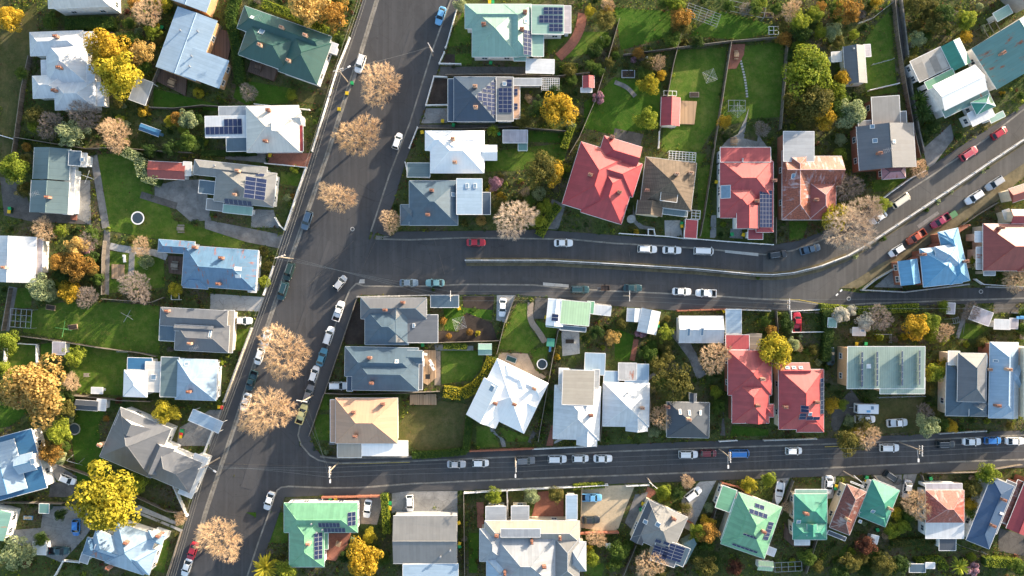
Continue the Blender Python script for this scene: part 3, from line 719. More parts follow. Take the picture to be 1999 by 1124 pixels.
# ------------------------------------------------------------------ fences and walls
def fence(line, h, kind, label, cat='fence', name='fence', post=2.4):
    w = [W(*p) for p in line]; root = thing(name, label, cat, (w[0][0], w[0][1], 0)); pan = MB(); rail = MB(); posts = []; pme = None
    st = {'timber': (M_FENCE, M_RAIL, 0.05), 'white': (M_TRIM, M_TRIM, 0.10), 'wire': (M_STEEL, M_STEEL, 0.015), 'stone': (PAVE['conc'], PAVE['light'], 0.28), 'brick': (WALL['brick'], WALL['brick'], 0.25), 'wall': (WALL['cream'], PAVE['light'], 0.22), 'ret': (PAVE['kerb'], PAVE['kerb'], 0.26)}[kind]; th = st[2]
    for i in range(len(w)-1):
        (ax, ay), (bx, by) = w[i], w[i+1]; L = math.hypot(bx-ax, by-ay); a = math.atan2(by-ay, bx-ax); c = ((ax+bx)/2, (ay+by)/2)
        if kind == 'wire':
            for z in (0.3, 0.7, h-0.05): rail.box((*c, z), (L, 0.03, 0.03), a)
        else:
            pan.box((*c, h/2-0.03), (L, th, h-0.02), a)
            rail.box((*c, h+0.015), (L+0.02, th+0.06, 0.07), a)
        n = max(1, int(L/post))
        for k in range(n+(i == len(w)-2)):
            t = k/n; pw = th+0.12 if kind in ('white', 'stone', 'wall', 'brick') else 0.11
            if kind in ('ret', 'timber'): continue
            if pme is None: q = MB(); q.box((0, 0, (h+0.12)/2), (pw, pw, h+0.12)); pme = q.mesh('post', [st[1]])
            if len(posts) < 90: posts.append(link('post', pme, root, (ax+(bx-ax)*t-w[0][0], ay+(by-ay)*t-w[0][1], 0), (0, 0, a)))
    if pan.v: pan.build('panel', st[0], root)
    rail.build('rail' if kind in ('timber', 'wire', 'white') else 'coping', st[1], root)
    return root
# ------------------------------------------------------------------ cars
PAINT = {}
def paint(name, col, rough=0.28):
    m = N('car paint '+name); m.out(col, rough, 0.5); m.b.inputs['Coat Weight'].default_value = 0.5; m.b.inputs['Coat Roughness'].default_value = 0.06; PAINT[name] = m.mat
for k, c in dict(white=(0.74,0.75,0.76,1), silver=(0.42,0.43,0.45,1), grey=(0.16,0.165,0.175,1), dark=(0.03,0.035,0.04,1), darkgreen=(0.02,0.045,0.04,1), bluegrey=(0.10,0.15,0.21,1), navy=(0.02,0.035,0.08,1), blue=(0.03,0.17,0.48,1), lightblue=(0.14,0.36,0.60,1), teal=(0.20,0.38,0.40,1), darkteal=(0.02,0.055,0.065,1), tealblue=(0.07,0.22,0.32,1), red=(0.42,0.02,0.035,1), pinkred=(0.45,0.07,0.09,1), maroon=(0.16,0.025,0.03,1), crimson=(0.30,0.03,0.08,1), orange=(0.45,0.09,0.04,1), yellow=(0.82,0.70,0.30,1), cream=(0.68,0.62,0.5,1)).items(): paint(k, c)
M_LAMP = plain('headlamp glass', (0.6,0.62,0.65,1), 0.1, 0.6); M_TAIL = plain('tail lamp red', (0.35,0.01,0.01,1), 0.2, 0.5); M_TYRE = M_DARK; M_RIM = plain('alloy rim', (0.4,0.4,0.42,1), 0.3, metal=0.7)
M_CARGL = plain('car window glass', (0.012,0.020,0.026,1), 0.12, 0.35, var=0.05)
CARS = dict( # L, W, belt z, roof z, cabin x(rear base, rear top, front top, front base), hood z, boot z
 sedan=(4.65, 1.80, 0.92, 1.43, (-1.75,-1.05,0.25,1.0), 0.86, 0.95),
 hatch=(4.10, 1.74, 0.95, 1.47, (-1.95,-1.50,0.35,1.1), 0.88, 0.95),
 wagon=(4.75, 1.84, 1.00, 1.58, (-2.28,-1.95,0.35,1.1), 0.95, 1.0),
 suv=(4.60, 1.88, 1.08, 1.72, (-2.2,-1.95,0.45,1.1), 1.05, 1.08),
 van=(4.85, 1.82, 1.12, 1.95, (-2.35,-2.2,1.35,2.0), 1.05, 1.12),
 ute=(5.05, 1.84, 1.05, 1.72, (-0.55,-0.35,0.65,1.3), 1.03, 1.0))
_car = {}
def car_parts(typ):
    if typ in _car: return _car[typ]
    L, Wd, belt, roof, (rb, rt, ft, fb), hood, boot = CARS[typ]; H, h = L/2, Wd/2; r = {}
    body = MB(); xs = [(-H, .58, .62), (-H+.10, .80, .88), (-H+.32, .93, .97), (-H+.8, .99, 1), (rb if typ != 'ute' else -.6, 1.0, 1), (0, 1.0, 1), (fb, .985, 1), (H-.75, .965, .98), (H-.38, .87, .92), (H-.12, .72, .80), (H, .48, .60)]
    xs.sort(); rings = []
    for x, k, zk in xs:
        zt = (boot if x < rb else (hood if x > fb else belt))
        if typ == 'ute' and x < -0.6: zt = 0.62
        zt = 0.30+(zt-0.30)*zk; w = h*k
        rings.append([(x, -w*.90, .24), (x, -w, .42), (x, -w, zt-.20), (x, -w*.95, zt-.05), (x, -w*.72, zt), (x, 0, zt+.035), (x, w*.72, zt), (x, w*.95, zt-.05), (x, w, zt-.20), (x, w, .42), (x, w*.90, .24)])
    for a, b in zip(rings[:-1], rings[1:]):
        for i in range(len(a)-1): body.poly([a[i], b[i], b[i+1], a[i+1]])
        body.poly([a[-1], b[-1], b[0], a[0]])
    body.poly(rings[0]); body.poly(rings[-1][::-1])
    if typ == 'ute':
        for c, d in (((-H+1.0,h*.93,.87),(2.0,.10,.5)),((-H+1.0,-h*.93,.87),(2.0,.10,.5)),((-H+.05,0,.87),(.10,Wd*.9,.5)),((-.62,0,.95),(.12,Wd*.9,.62))): body.box(c, d)
        m = MB(); m.box((-H+1.0,0,.66),(1.9,Wd*.82,.06)); r['tray_liner'] = (m, 'dark')
    r['body'] = (body, 'paint')
    g = MB(); wb, wt = h*.93, h*.74; zb = belt-.03; zr = roof-.05
    B = [(rb, -wb, zb), (fb, -wb, zb), (fb+.10, 0, zb), (fb, wb, zb), (rb, wb, zb), (rb-.08, 0, zb)]; T = [(rt, -wt, zr), (ft, -wt, zr), (ft+.07, 0, zr), (ft, wt, zr), (rt, wt, zr), (rt-.05, 0, zr)]
    for i in range(6): j = (i+1) % 6; g.poly([B[i], B[j], T[j], T[i]])
    r['windows'] = (g, 'glass')
    rf = MB(); ex = .03
    U = [(x+(ex if x > 0 else -ex), y*1.03, zr) for x, y, _ in T]; V = [(x*.97+.0, y*.90, roof) for x, y, _ in T]
    for i in range(6): j = (i+1) % 6; rf.poly([U[i], U[j], V[j], V[i]])
    rf.poly(V)
    for s in (-1, 1):
        rf.tube((fb, s*wb, zb), (ft, s*wt, zr), .045, n=4); rf.tube((rb, s*wb, zb), (rt, s*wt, zr), .07, n=4); rf.tube(((rb+fb)/2-.1, s*wb, zb), ((rt+ft)/2-.05, s*wt, zr), .04, n=4)
    r['roof_panel'] = (rf, 'paint')
    if typ in ('wagon', 'suv', 'van'):
        m = MB()
        for s in (-1, 1): m.box(((rt+ft)/2, s*wt*.86, roof+.04), (abs(ft-rt)*.85, .05, .05))
        r['roof_rails'] = (m, 'steel')
    m = MB()
    for x in (-H+.01, H-.01): m.box((x*0.985, 0, .40), (.14, Wd*.50, .16))
    r['bumpers'] = (m, 'dark')
    _car[typ] = dict(parts={k: (v[0].mesh(k, [M_DARK], smooth=False), v[1]) for k, v in r.items()}, dims=(L, Wd, belt, hood))
    ty = MB(); ty.tube((0,-.11,0),(0,.11,0),.32,n=16); rim = MB(); rim.tube((0,-.118,0),(0,.118,0),.19,n=10)
    _car['tyre'] = ty.mesh('tyre', [M_TYRE]); _car['rim'] = rim.mesh('rim', [M_RIM])
    hl = MB(); hl.box((0,0,0),(.22,.34,.14)); _car['hl'] = hl.mesh('headlight', [M_LAMP]); tl = MB(); tl.box((0,0,0),(.12,.30,.18)); _car['tl'] = tl.mesh('tail_light', [M_TAIL])
    mi = MB(); mi.box((0,0,0),(.14,.20,.13)); _car['mi'] = mi
    return _car[typ]
_cm = {}
def car(x, y, ang, typ, col, label, cat='car', extra=None, name='parked_car', group='cars parked in the streets', flip=False, z=0.0):
    p = car_parts(typ); X, Y = W(x, y, 0.8); L, Wd, belt, hood = p['dims']
    o = thing(name, label, cat, (X, Y, z), math.radians(-ang) + (math.pi if flip else 0), group)
    o.scale = (.95, .97, 1)
    for k, (me, mk) in p['parts'].items():
        key = (typ, k, col if mk == 'paint' else mk)
        if key not in _cm:
            c = me.copy(); c.materials.clear(); c.materials.append({'paint': PAINT[col], 'dark': M_DARK, 'glass': M_CARGL, 'steel': M_STEEL}[mk]); _cm[key] = c
            if mk == 'paint': c.polygons.foreach_set("use_smooth", [False]*len(c.polygons))
        link(k, _cm[key], o)
    for sx in (-1, 1):
        for sy in (-1, 1):
            t = link('wheel', _car['tyre'], o, (sx*L*.30, sy*(Wd/2-.10), .32)); link('rim', _car['rim'], t)
    for s in (-1, 1):
        link('headlight', _car['hl'], o, (L/2-.26, s*Wd*.32, .64)); link('tail_light', _car['tl'], o, (-L/2+.13, s*Wd*.33, .74))
        mk = ('mi', col)
        if mk not in _cm: _cm[mk] = _car['mi'].mesh('side_mirror', [PAINT[col]])
        link('side_mirror', _cm[mk], o, (CARS[typ][4][3]-.25, s*(Wd/2+.07), belt+.03))
    if extra: extra(o)
    return o
# ------------------------------------------------------------------ poles and wires
M_POLE = plain('weathered pole timber', (0.30,0.25,0.20,1), 0.9, var=0.2, scale=3); M_INS = plain('white insulator', (0.75,0.72,0.70,1), 0.4); M_WIRE = plain('power cable', (0.26,0.26,0.24,1), 0.6)
POLES = {}
def pole(key, u, v, ang, label, h=9.0, lamp=None, arms=2, group='power poles along the streets'):
    X, Y = P(u, v); a = math.radians(-ang); o = thing('power_pole', label, 'power pole', (X, Y, 0), a, group)
    m = MB(); m.tube((0,0,-.1),(0,0,h),.17,.12,n=9); m.build('pole', M_POLE, o, origin=(0,0,0))
    for k in range(arms):
        z = h-.35-k*1.1; m = MB(); m.box((0,.14,z),(2.4-k*.5,.12,.14)); ar = m.build('crossarm', M_INS if k == 0 else M_POLE, o, origin=(0,0,0))
        for s in (-1.05, -.4, .4, 1.05):
            q = MB(); q.tube((s*(1-k*.2),.14,z+.06),(s*(1-k*.2),.14,z+.34),.07,.045,n=7); q.build('insulator', M_INS, ar, origin=(0,0,0))
    if lamp:
        la = math.radians(-lamp)-a; d = (math.cos(la)*2.4, math.sin(la)*2.4); m = MB(); m.tube((0,0,h-2),(d[0],d[1],h-1.5),.04,n=6); br = m.build('lamp_arm', M_STEEL, o, origin=(0,0,0))
        q = MB(); q.box((d[0],d[1],h-1.5),(.75,.32,.16), la); q.build('street_lamp_head', M_INS, br, origin=(0,0,0))
    POLES[key] = (X, Y, h, a); return o
def wires(k0, k1, label, n=3, dz=0.0, sp=1.05, r=0.019):
    a = POLES[k0] if isinstance(k0, str) else (*P(*k0), 9.0, POLES[k1][3]); b = POLES[k1] if isinstance(k1, str) else (*P(*k1), 9.0, a[3]); m = MB()
    for i in range(n):
        s = -sp + 2*sp*i/(n-1) if n > 1 else 0
        p = [(q[0]+s*math.cos(q[3]), q[1]+s*math.sin(q[3]), q[2]-.02-dz) for q in (a, b)]; prev = None
        for k in range(13):
            t = k/12; c = tuple(p[0][j]+(p[1][j]-p[0][j])*t for j in range(3)); c = (c[0], c[1], c[2]-4*0.7*t*(1-t))
            if prev: m.tube(prev, c, r, n=3, cap=False)
            prev = c
    return tag(m.build('power_lines', M_WIRE), label, 'power lines')
# ================================================================== THE SETTING (points in photo pixels)
full()
m = MB(); m.poly([(-700,-700,0),(700,-700,0),(700,700,0),(-700,700,0)]); tag(m.build('ground', M_GROUND), kind='structure')
MAIN_L = [(760,-80),(733,0),(704,96),(667,205),(637,299),(605,392),(565,504),(517,641),(456,829),(400,995),(362,1124),(335,1205)]
MAIN_LO = [(735,-80),(708,0),(683,75),(661,131),(637,208),(611,296),(600,328),(557,448),(536,520),(517,577),(493,641),(440,782),(400,900),(357,1035),(331,1117),(302,1205)]
UP_R = [(905,-80),(880,0),(845,96),(800,240),(760,342),(728,440),(724,452)]
UP_RO = [(920,-80),(897,10),(859,125),(832,207),(812,262),(792,315),(770,390),(755,430),(762,462)]
LOW_R = [(696,553),(683,566),(660,620),(635,689),(613,758),(587,825),(582,850),(588,868),(605,888),(622,898),(640,902)]
LOW_RO = [(704,575),(699,582),(667,673),(635,766),(605,849),(612,868),(627,889)]
N_K = [(724,452),(733,466),(800,468),(907,464),(1000,465),(1115,467),(1200,475),(1300,480),(1413,489),(1493,497),(1547,489),(1600,470),(1660,438),(1732,398),(1807,350),(1919,275),(1999,213),(2080,150)]
N_KO = [(762,462),(775,452),(960,450),(1053,448),(1200,459),(1333,466),(1507,478),(1560,470),(1620,445),(1680,412),(1727,384),(1796,339),(1866,291),(1964,229),(1999,202),(2080,138)]
S_K = [(696,553),(710,558),(782,559),(832,558),(907,555),(933,555),(1040,556),(1107,563),(1200,568),(1307,573),(1403,578),(1467,583),(1540,586),(1620,597),(1700,592),(1840,587),(1999,582),(2090,580)]
S_KO = [(704,575),(800,577),(907,575),(1008,575),(1093,582),(1200,597),(1320,606),(1413,603),(1533,606),(1610,604),(1700,601),(1840,594),(1999,590),(2090,588)]
L_K = [(640,902),(661,904),(800,900),(987,892),(1067,888),(1200,881),(1328,876),(1477,871),(1600,867),(1759,861),(1831,857),(1999,849),(2090,846)]
L_KO = [(627,889),(800,889),(917,880),(1040,875),(1163,869),(1403,860),(1600,856),(1831,846),(1999,840),(2090,837)]
B_K = [(507,1060),(483,1124),(455,1205)]
LS_K = [(455,1205),(483,1124),(507,1051),(524,1005),(541,957),(549,951),(563,949),(640,952),(715,951),(800,944),(1000,935),(1200,928),(1408,920),(1600,914),(1866,901),(1999,897),(2090,894)]
LS_KO = [(488,1205),(515,1092),(556,970),(632,967),(747,965),(800,958),(907,957),(1120,947),(1349,939),(1600,930),(1791,924),(1999,912),(2090,908)]
# carriageways
ear('main_street', MAIN_L + [(455,1205)] + LS_K[1:6] + [(590,905)] + LOW_R[6::-1] + [(724,452)] + UP_R[-2::-1], M_ROAD, 0.006)
MED = [(909,511),(1067,511),(1200,518),(1360,528),(1467,538),(1507,539),(1547,535),(1600,522),(1652,502),(1692,479),(1722,459),(1799,408),(1866,363),(1930,319),(1999,273),(2080,222)]
ear('cross_street', [(690,470)] + N_K[1:10] + [(1540,530)] + [(1540,586)] + S_K[11::-1] + [(690,553)], M_ROAD2, 0.012)
SE_K = [(1640,562),(1672,545),(1719,515),(1772,486),(1866,414),(1925,371),(1973,336),(2080,265)]
ear('climbing_street', [(1490,500)] + N_K[10:] + SE_K[::-1] + [(1620,597), (1540,586), (1490,583)], M_ROAD3, 0.018)
ear('lane', [(1600,598),(1640,566),(1680,572),(1760,566),(1880,562),(1999,560),(2090,558)] + S_K[:13:-1], M_ROAD2, 0.024)
ear('lower_street', [(588,868),(605,888),(622,898)] + L_K + LS_K[:4:-1], M_ROAD2, 0.014)
# footpaths, kerbs, gutters
ear('footpath', MAIN_L + MAIN_LO[::-1], M_PATH, 0.12, thick=0.14); ear('footpath', UP_R + UP_RO[::-1], M_PATH, 0.12, thick=0.14)
ear('footpath', LOW_R + LOW_RO[::-1], M_PATH, 0.12, thick=0.14); ear('footpath', N_K[1:] + N_KO[::-1], M_PATH, 0.12, thick=0.14)
ear('footpath', S_K + S_KO[::-1], M_PATH, 0.12, thick=0.14); ear('footpath', L_K + L_KO[::-1], M_PATH, 0.12, thick=0.14); ear('footpath', LS_K + LS_KO[::-1], M_PATH, 0.12, thick=0.14)
for ln in (MAIN_L, UP_R, LOW_R, N_K[1:], S_K, L_K, LS_K):
    ribbon('kerb', ln, 0.36, 0, 0.135, PAVE['kerb'])
for ln, dd in ((MAIN_L, 4.5), (S_K[1:12], -4.0), (L_K[1:], 4.0), (LS_K[7:], -4.0), (N_K[1:12], 4.0)):
    ribbon('gutter_channel', offset(ln, -dd), 0.55, 0, 0.032, PAVE['kerb'])
ear('verge', SE_K + [(2080,300),(1999,344),(1943,395),(1903,419),(1871,440),(1810,478),(1748,520),(1674,563)], PAVE['verge'], 0.05)
# paler patches of old surfacing
for q in ([(706,535),(906,538),(906,554),(706,557)], [(1350,924),(1408,921),(1408,913),(1350,917)]): ear('road_patch', q, M_PATH, 0.034)
for q in ([(1415,488),(1480,494),(1480,500),(1415,493)], [(1060,551),(1110,555),(1110,561),(1060,557)], [(700,553),(712,553),(712,545),(703,545)]): ear('crossover', q, PAVE['light'], 0.15)
for q, mt in (([(1508,920),(1552,917),(1552,914),(1508,917)],'light'), ([(1706,912),(1743,910),(1743,906),(1706,909)],'light'), ([(1762,909),(1798,907),(1798,903),(1762,906)],'light'), ([(700,953),(765,949),(765,946),(700,950)],'light'),
  ([(575,420),(590,380),(594,382),(580,422)],'gravel'), ([(686,160),(700,118),(704,120),(692,162)],'gravel'), ([(820,478),(870,480),(868,490),(818,488)],'road'), ([(1020,540),(1120,545),(1118,552),(1020,549)],'road'), ([(690,560),(740,420),(744,422),(696,560)],'road'), ([(560,700),(640,470),(646,472),(568,702)],'road'),
  ([(640,920),(900,915),(900,919),(640,924)],'road'), ([(1000,905),(1300,900),(1300,905),(1000,911)],'road'), ([(770,150),(800,60),(806,62),(777,152)],'road'), ([(470,950),(500,860),(520,866),(490,956)],'road'), ([(1230,545),(1300,548),(1300,556),(1230,553)],'road'), ([(1790,440),(1830,412),(1834,417),(1794,446)],'gravel')):
    ear('road_patch', q, M_PATH if mt == 'road' else PAVE[mt], 0.036)
for ln in ([(848,468),(860,505),(868,535)], [(430,905),(660,912)], [(733,470),(700,540)], [(1233,530),(1228,490)], [(600,560),(690,470)], [(1400,540),(1398,575)]):
    ribbon('tar_seam', smooth_line(ln, 2), 0.10, 0, 0.045, PAVE['dark'])
for a, b in (((1652,557),(1648,561)), ((1644,565),(1640,569)), ((1636,573),(1632,577))): ribbon('give_way_marking', [a, b], 0.35, 0, 0.047, M_TRIM)
M_YEL = plain('yellow road paint', (0.55,0.42,0.08,1), 0.8, var=0.3, scale=3)
for ln in ([(656,905.5),(730,904),(800,902)], [(1500,583),(1560,585),(1610,594)], [(1610,872),(1640,871)]): ribbon('kerb_line', ln, 0.12, 0, 0.047, M_YEL)
# median retaining wall between the upper and the lower carriageway
fence(MED, 0.9, 'ret', 'long low retaining wall with white rail curving between the two carriageways', 'retaining wall', 'retaining_wall')
fence([(a, b-3) for a, b in MED], 1.25, 'white', 'long white pipe rail following the retaining wall in the middle of the street', 'railing', 'railing', post=3.2)
ear('median_verge', [(a, b+2) for a, b in MED] + [(a+2, b+8) for a, b in MED[::-1]], PAVE['verge'], 0.03)
ear('median_verge', [(a, b-8) for a, b in MED[:9]] + [(a, b-2) for a, b in MED[:9]][::-1], PAVE['verge'], 0.031)
def manhole(x, y, label):
    X, Y = P(x, y); m = MB(); m.tube((X,Y,0),(X,Y,.045),.50,n=24); o = m.build('manhole_cover', PAVE['light']); tag(o, label, 'manhole cover'); q = MB(); q.tube((X,Y,.0),(X,Y,.05),.33,n=20); q.build('iron_lid', M_PATH, o)
manhole(688,447,'round pale rimmed manhole cover in the asphalt of the main street'); manhole(1657,583,'round manhole cover at the mouth of the narrow lane'); manhole(1915,569,'round manhole cover further along the narrow lane, towards the right edge')

# lawns
LAWNS = [
 ('g',[(188,302),(262,296),(292,352),(300,388),(332,405),(340,430),(400,445),(475,470),(470,485),(330,470),(212,450)]),('d',[(300,172),(362,188),(430,205),(480,205),(450,217),(300,213)]),('d',[(465,155),(568,172),(562,202),(480,204),(455,190)]),
 ('o',[(583,172),(640,188),(632,206),(573,196)]),('o',[(0,0),(22,0),(22,100),(0,120)]),('o',[(20,60),(70,0),(78,62),(60,110),(36,268),(0,262),(0,110)]),('o',[(0,268),(32,272),(20,330),(0,350)]),
 ('g',[(548,335),(590,338),(582,364),(548,358)]),('g',[(30,562),(60,562),(62,600),(28,602)]),('g',[(70,604),(120,590),(200,588),(310,597),(312,690),(235,685),(45,648),(48,628)]),('g',[(22,670),(76,672),(74,728),(18,740)]),
 ('g',[(128,672),(250,680),(243,772),(150,766),(138,720)]),('d',[(80,672),(100,668),(120,700),(80,705)]),('d',[(150,798),(208,800),(192,830),(198,880),(215,935),(150,940),(140,850)]),('d',[(0,790),(60,800),(20,832),(0,835)]),
 ('g',[(456,642),(488,642),(472,684),(455,684)]),('g',[(870,92),(905,20),(908,55),(918,60),(918,86)]),('g',[(888,106),(921,104),(921,126),(888,126)]),('g',[(1070,78),(1110,72),(1072,108),(1068,112)]),('g',[(1134,62),(1188,62),(1190,90),(1150,104),(1085,118),(1080,114),(1118,88)]),
 ('d',[(1140,200),(1168,180),(1200,150),(1290,160),(1285,250),(1190,262),(1140,250)]),('g',[(1322,98),(1418,92),(1400,240),(1366,296),(1290,296),(1304,180)]),('g',[(1430,92),(1530,80),(1524,228),(1462,232),(1440,240),(1410,246),(1414,150)]),
 ('d',[(1200,14),(1310,22),(1312,70),(1212,98)]),('d',[(1345,70),(1400,20),(1480,40),(1530,60),(1440,78)]),('g',[(1700,58),(1738,20),(1752,180),(1692,188),(1680,100)]),('g',[(950,296),(1112,278),(1100,318),(1000,334),(948,335)]),
 ('d',[(1030,255),(1112,262),(1110,280),(1030,276)]),('g',[(1290,298),(1380,300),(1365,330),(1340,300)]),('g',[(1362,330),(1386,320),(1386,465),(1362,465)]),('d',[(865,597),(900,600),(962,604),(960,625),(905,612),(890,646),(868,645)]),
 ('g',[(862,684),(925,683),(945,692),(940,718),(920,742),(862,750)]),('g',[(1010,592),(1034,592),(1033,638),(1054,668),(1030,690),(1000,684),(972,680),(985,640)]),('g',[(1046,625),(1088,638),(1082,660),(1062,656)]),('g',[(1035,684),(1072,672),(1068,704),(1046,712)]),
 ('o',[(800,796),(860,782),(912,788),(914,876),(830,886),(766,852)]),('g',[(930,832),(958,832),(976,872),(930,874)]),('g',[(972,832),(1034,852),(1036,862),(990,862)]),('g',[(622,770),(642,765),(642,800),(616,800)]),('g',[(616,810),(643,808),(644,860),(612,858)]),
 ('d',[(1200,640),(1238,655),(1230,704),(1200,704)]),('o',[(1710,780),(1800,778),(1800,840),(1722,848),(1698,800)]),('g',[(524,1000),(562,1000),(562,1060),(514,1060)]),('g',[(290,1048),(332,1056),(320,1118),(290,1110)]),('g',[(1540,432),(1578,432),(1568,464),(1541,470)]),
 ('g',[(1702,352),(1774,344),(1740,372),(1704,374)]),('g',[(1876,628),(1932,640),(1900,662),(1870,660)]),('g',[(850,960),(858,960),(858,1124),(850,1124)]),('d',[(915,1040),(935,1040),(932,1118),(915,1118)]),('g',[(1140,1095),(1180,1100),(1175,1124),(1140,1124)]),('g',[(215,490),(320,500),(322,560),(212,572)]),
 ('g',[(300,690),(330,700),(240,700)]),('d',[(480,1000),(500,1000),(500,1010)]),('g',[(1640,1075),(1656,1060),(1648,1090),(1636,1090)]),('d',[(1430,830),(1500,838),(1500,850),(1425,852)]),('o',[(455,930),(458,925),(458,930)]),('g',[(1262,955),(1275,955),(1272,965)]),
]
for k, q in LAWNS:
    mark(q, LAWNG); ear('lawn', q, LAWN[k], 0.035, markit=True)
# yards, drives and garden paths
YARDS = [
 ('gravel',[(400,428),(440,436),(490,446),(560,460),(552,486),(480,472),(400,446)]),('conc',[(492,408),(534,410),(545,444),(490,444)]),('gravel',[(302,362),(345,352),(400,350),(412,430),(372,432),(335,400),(302,392)]),('brick',[(520,298),(610,299),(600,326),(524,320)]),('gravel',[(440,297),(518,298),(520,318),(440,310)]),
 ('light',[(411,573),(518,580),(505,608),(410,603)]),('dark',[(0,345),(40,352),(62,408),(175,420),(176,438),(60,432),(8,420)]),('conc',[(142,350),(176,352),(178,440),(140,420)]),('dark',[(860,130),(1028,130),(1028,148),(855,148)]),('conc',[(832,211),(873,211),(873,240),(822,241)]),
 ('dark',[(820,243),(1000,243),(1002,252),(812,252)]),('soil',[(848,152),(873,152),(873,205),(836,205)]),('soil',[(870,106),(888,106),(888,126),(862,126)]),('gravel',[(1078,388),(1104,400),(1090,448),(1057,446)]),('dark',[(1200,250),(1256,262),(1250,285),(1195,280)]),('light',[(1297,430),(1328,430),(1332,462),(1298,462)]),
 ('conc',[(1236,400),(1242,430),(1256,440),(1278,444),(1272,450),(1248,446),(1234,432)]),('conc',[(1388,420),(1398,420),(1398,464),(1386,464)]),('conc',[(1426,446),(1448,446),(1450,466),(1424,464)]),('light',[(970,576),(1006,576),(988,630),(969,625)]),('dark',[(1046,580),(1075,582),(1070,622),(1040,622)]),
 ('tan',[(975,688),(1030,690),(1045,722),(1066,735),(1060,740),(1000,720),(972,698)]),('conc',[(765,959),(893,958),(893,1002),(765,1002)]),('sand',[(1134,950),(1240,946),(1222,990),(1204,1040),(1134,1030)]),('light',[(1366,940),(1398,938),(1384,965),(1350,1038),(1335,1030),(1330,975)]),
 ('tan',[(700,968),(750,968),(736,1024),(700,1022)]),('conc',[(1516,934),(1542,932),(1518,988),(1506,984)]),('light',[(1604,930),(1632,930),(1626,972),(1602,975)]),('conc',[(1764,926),(1790,925),(1776,972),(1756,970)]),('conc',[(1700,928),(1760,926),(1760,962),(1730,955)]),
 ('gravel',[(1802,290),(1856,242),(1862,270),(1812,336)]),('conc',[(1706,560),(1748,524),(1762,562)]),('dark',[(1622,830),(1624,800),(1662,760),(1700,812),(1650,812),(1632,850)]),('conc',[(85,988),(130,988),(205,992),(165,1050),(120,1098),(20,1055),(30,1034),(80,1030)]),
 ('light',[(270,985),(345,1018),(342,1024),(262,994)]),('light',[(262,1000),(340,1032),(356,1040),(358,1034),(265,996)]),('conc',[(88,905),(110,905),(150,930),(150,950),(112,938)]),('dark',[(100,940),(150,945),(140,970),(95,970)]),('conc',[(410,800),(440,800),(420,870),(345,870),(350,835)]),
 ('tan',[(1300,248),(1312,250),(1312,252)]),('conc',[(1455,230),(1462,210),(1458,232),(1452,270),(1478,276),(1480,262),(1500,290),(1405,290),(1420,272),(1440,262)]),('light',[(1095,630),(1130,628),(1132,690),(1098,695)]),('brick',[(930,980),(946,980),(944,1030),(932,1030)]),('brick',[(1050,960),(1100,955),(1100,1008),(1038,1008)]),
 ('brick',[(1264,950),(1285,960),(1270,972),(1258,968)]),('gravel',[(1240,965),(1265,960),(1240,1040),(1220,1020)]),('dark',[(1950,1030),(1999,1045),(1999,1085),(1948,1075)]),('soil',[(903,577),(965,578),(962,605),(905,600)]),('soil',[(855,645),(895,648),(910,610),(960,630),(972,665),(856,668)]),
 ('tan',[(850,685),(860,685),(860,752),(848,752)]),('conc',[(848,672),(924,675),(924,684),(850,684)]),('dark',[(1940,590),(1990,590),(1990,612),(1938,612)]),('tan',[(1550,610),(1600,608),(1600,612)]),('gravel',[(1880,655),(1890,590),(1884,590)]),('gravel',[(1470,665),(1475,660),(1470,670)]),
 ('gravel',[(1300,640),(1330,650),(1360,690),(1372,730),(1360,740),(1345,700)]),('dark',[(1412,800),(1416,850),(1406,850)]),('brick',[(1076,830),(1082,830),(1080,870),(1066,870)]),('light',[(1082,862),(1096,852),(1128,852),(1100,858),(1082,866)]),('dark',[(1740,0),(1752,0),(1762,60),(1772,150),(1782,220),(1796,300),(1786,300),(1772,225),(1760,130)]),
 ('conc',[(955,828),(962,830),(968,845),(985,858),(988,872),(980,872),(975,855),(958,842)]),('dark',[(1030,862),(1040,840),(1046,845),(1038,866)]),('soil',[(680,590),(700,588),(712,612),(710,672),(672,672)]),('gravel',[(645,860),(660,862),(660,868),(640,868)]),('tan',[(290,500),(300,505),(290,515)]),
]
for k, q in YARDS: ear('paving', q, PAVE[k], 0.062)
for ln, w_, k in (([(1138,26),(1132,58),(1118,85),(1090,112)], 2.2, 'brick'), ([(215,480),(240,486),(300,492),(326,502)], 1.6, 'light'), ([(258,488),(256,538)], 1.3, 'conc'), ([(1036,590),(1034,625),(1052,648),(1064,668)], 1.4, 'tan'),
                  ([(1242,662),(1234,704)], 1.2, 'brick'), ([(275,380),(345,402)], 1.6, 'dark'), ([(183,303),(196,380),(207,445)], 1.7, 'gravel'), ([(209,448),(207,575)], 1.4, 'gravel'), ([(26,560),(10,645)], 2.0, 'gravel'), ([(1887,600),(1868,660)], 0.9, 'conc'), ([(1200,160),(1225,170),(1240,188)], 1.0, 'gravel'), ([(1330,650),(1372,735)], 1.8, 'gravel'), ([(1250,750),(1290,720)], .8, 'conc')):
    ribbon('garden_path', smooth_line(ln, 2), w_, 0, 0.085, PAVE[k])
    mark(offset(smooth_line(ln, 2), w_*4.5)+offset(smooth_line(ln, 2), -w_*4.5)[::-1])
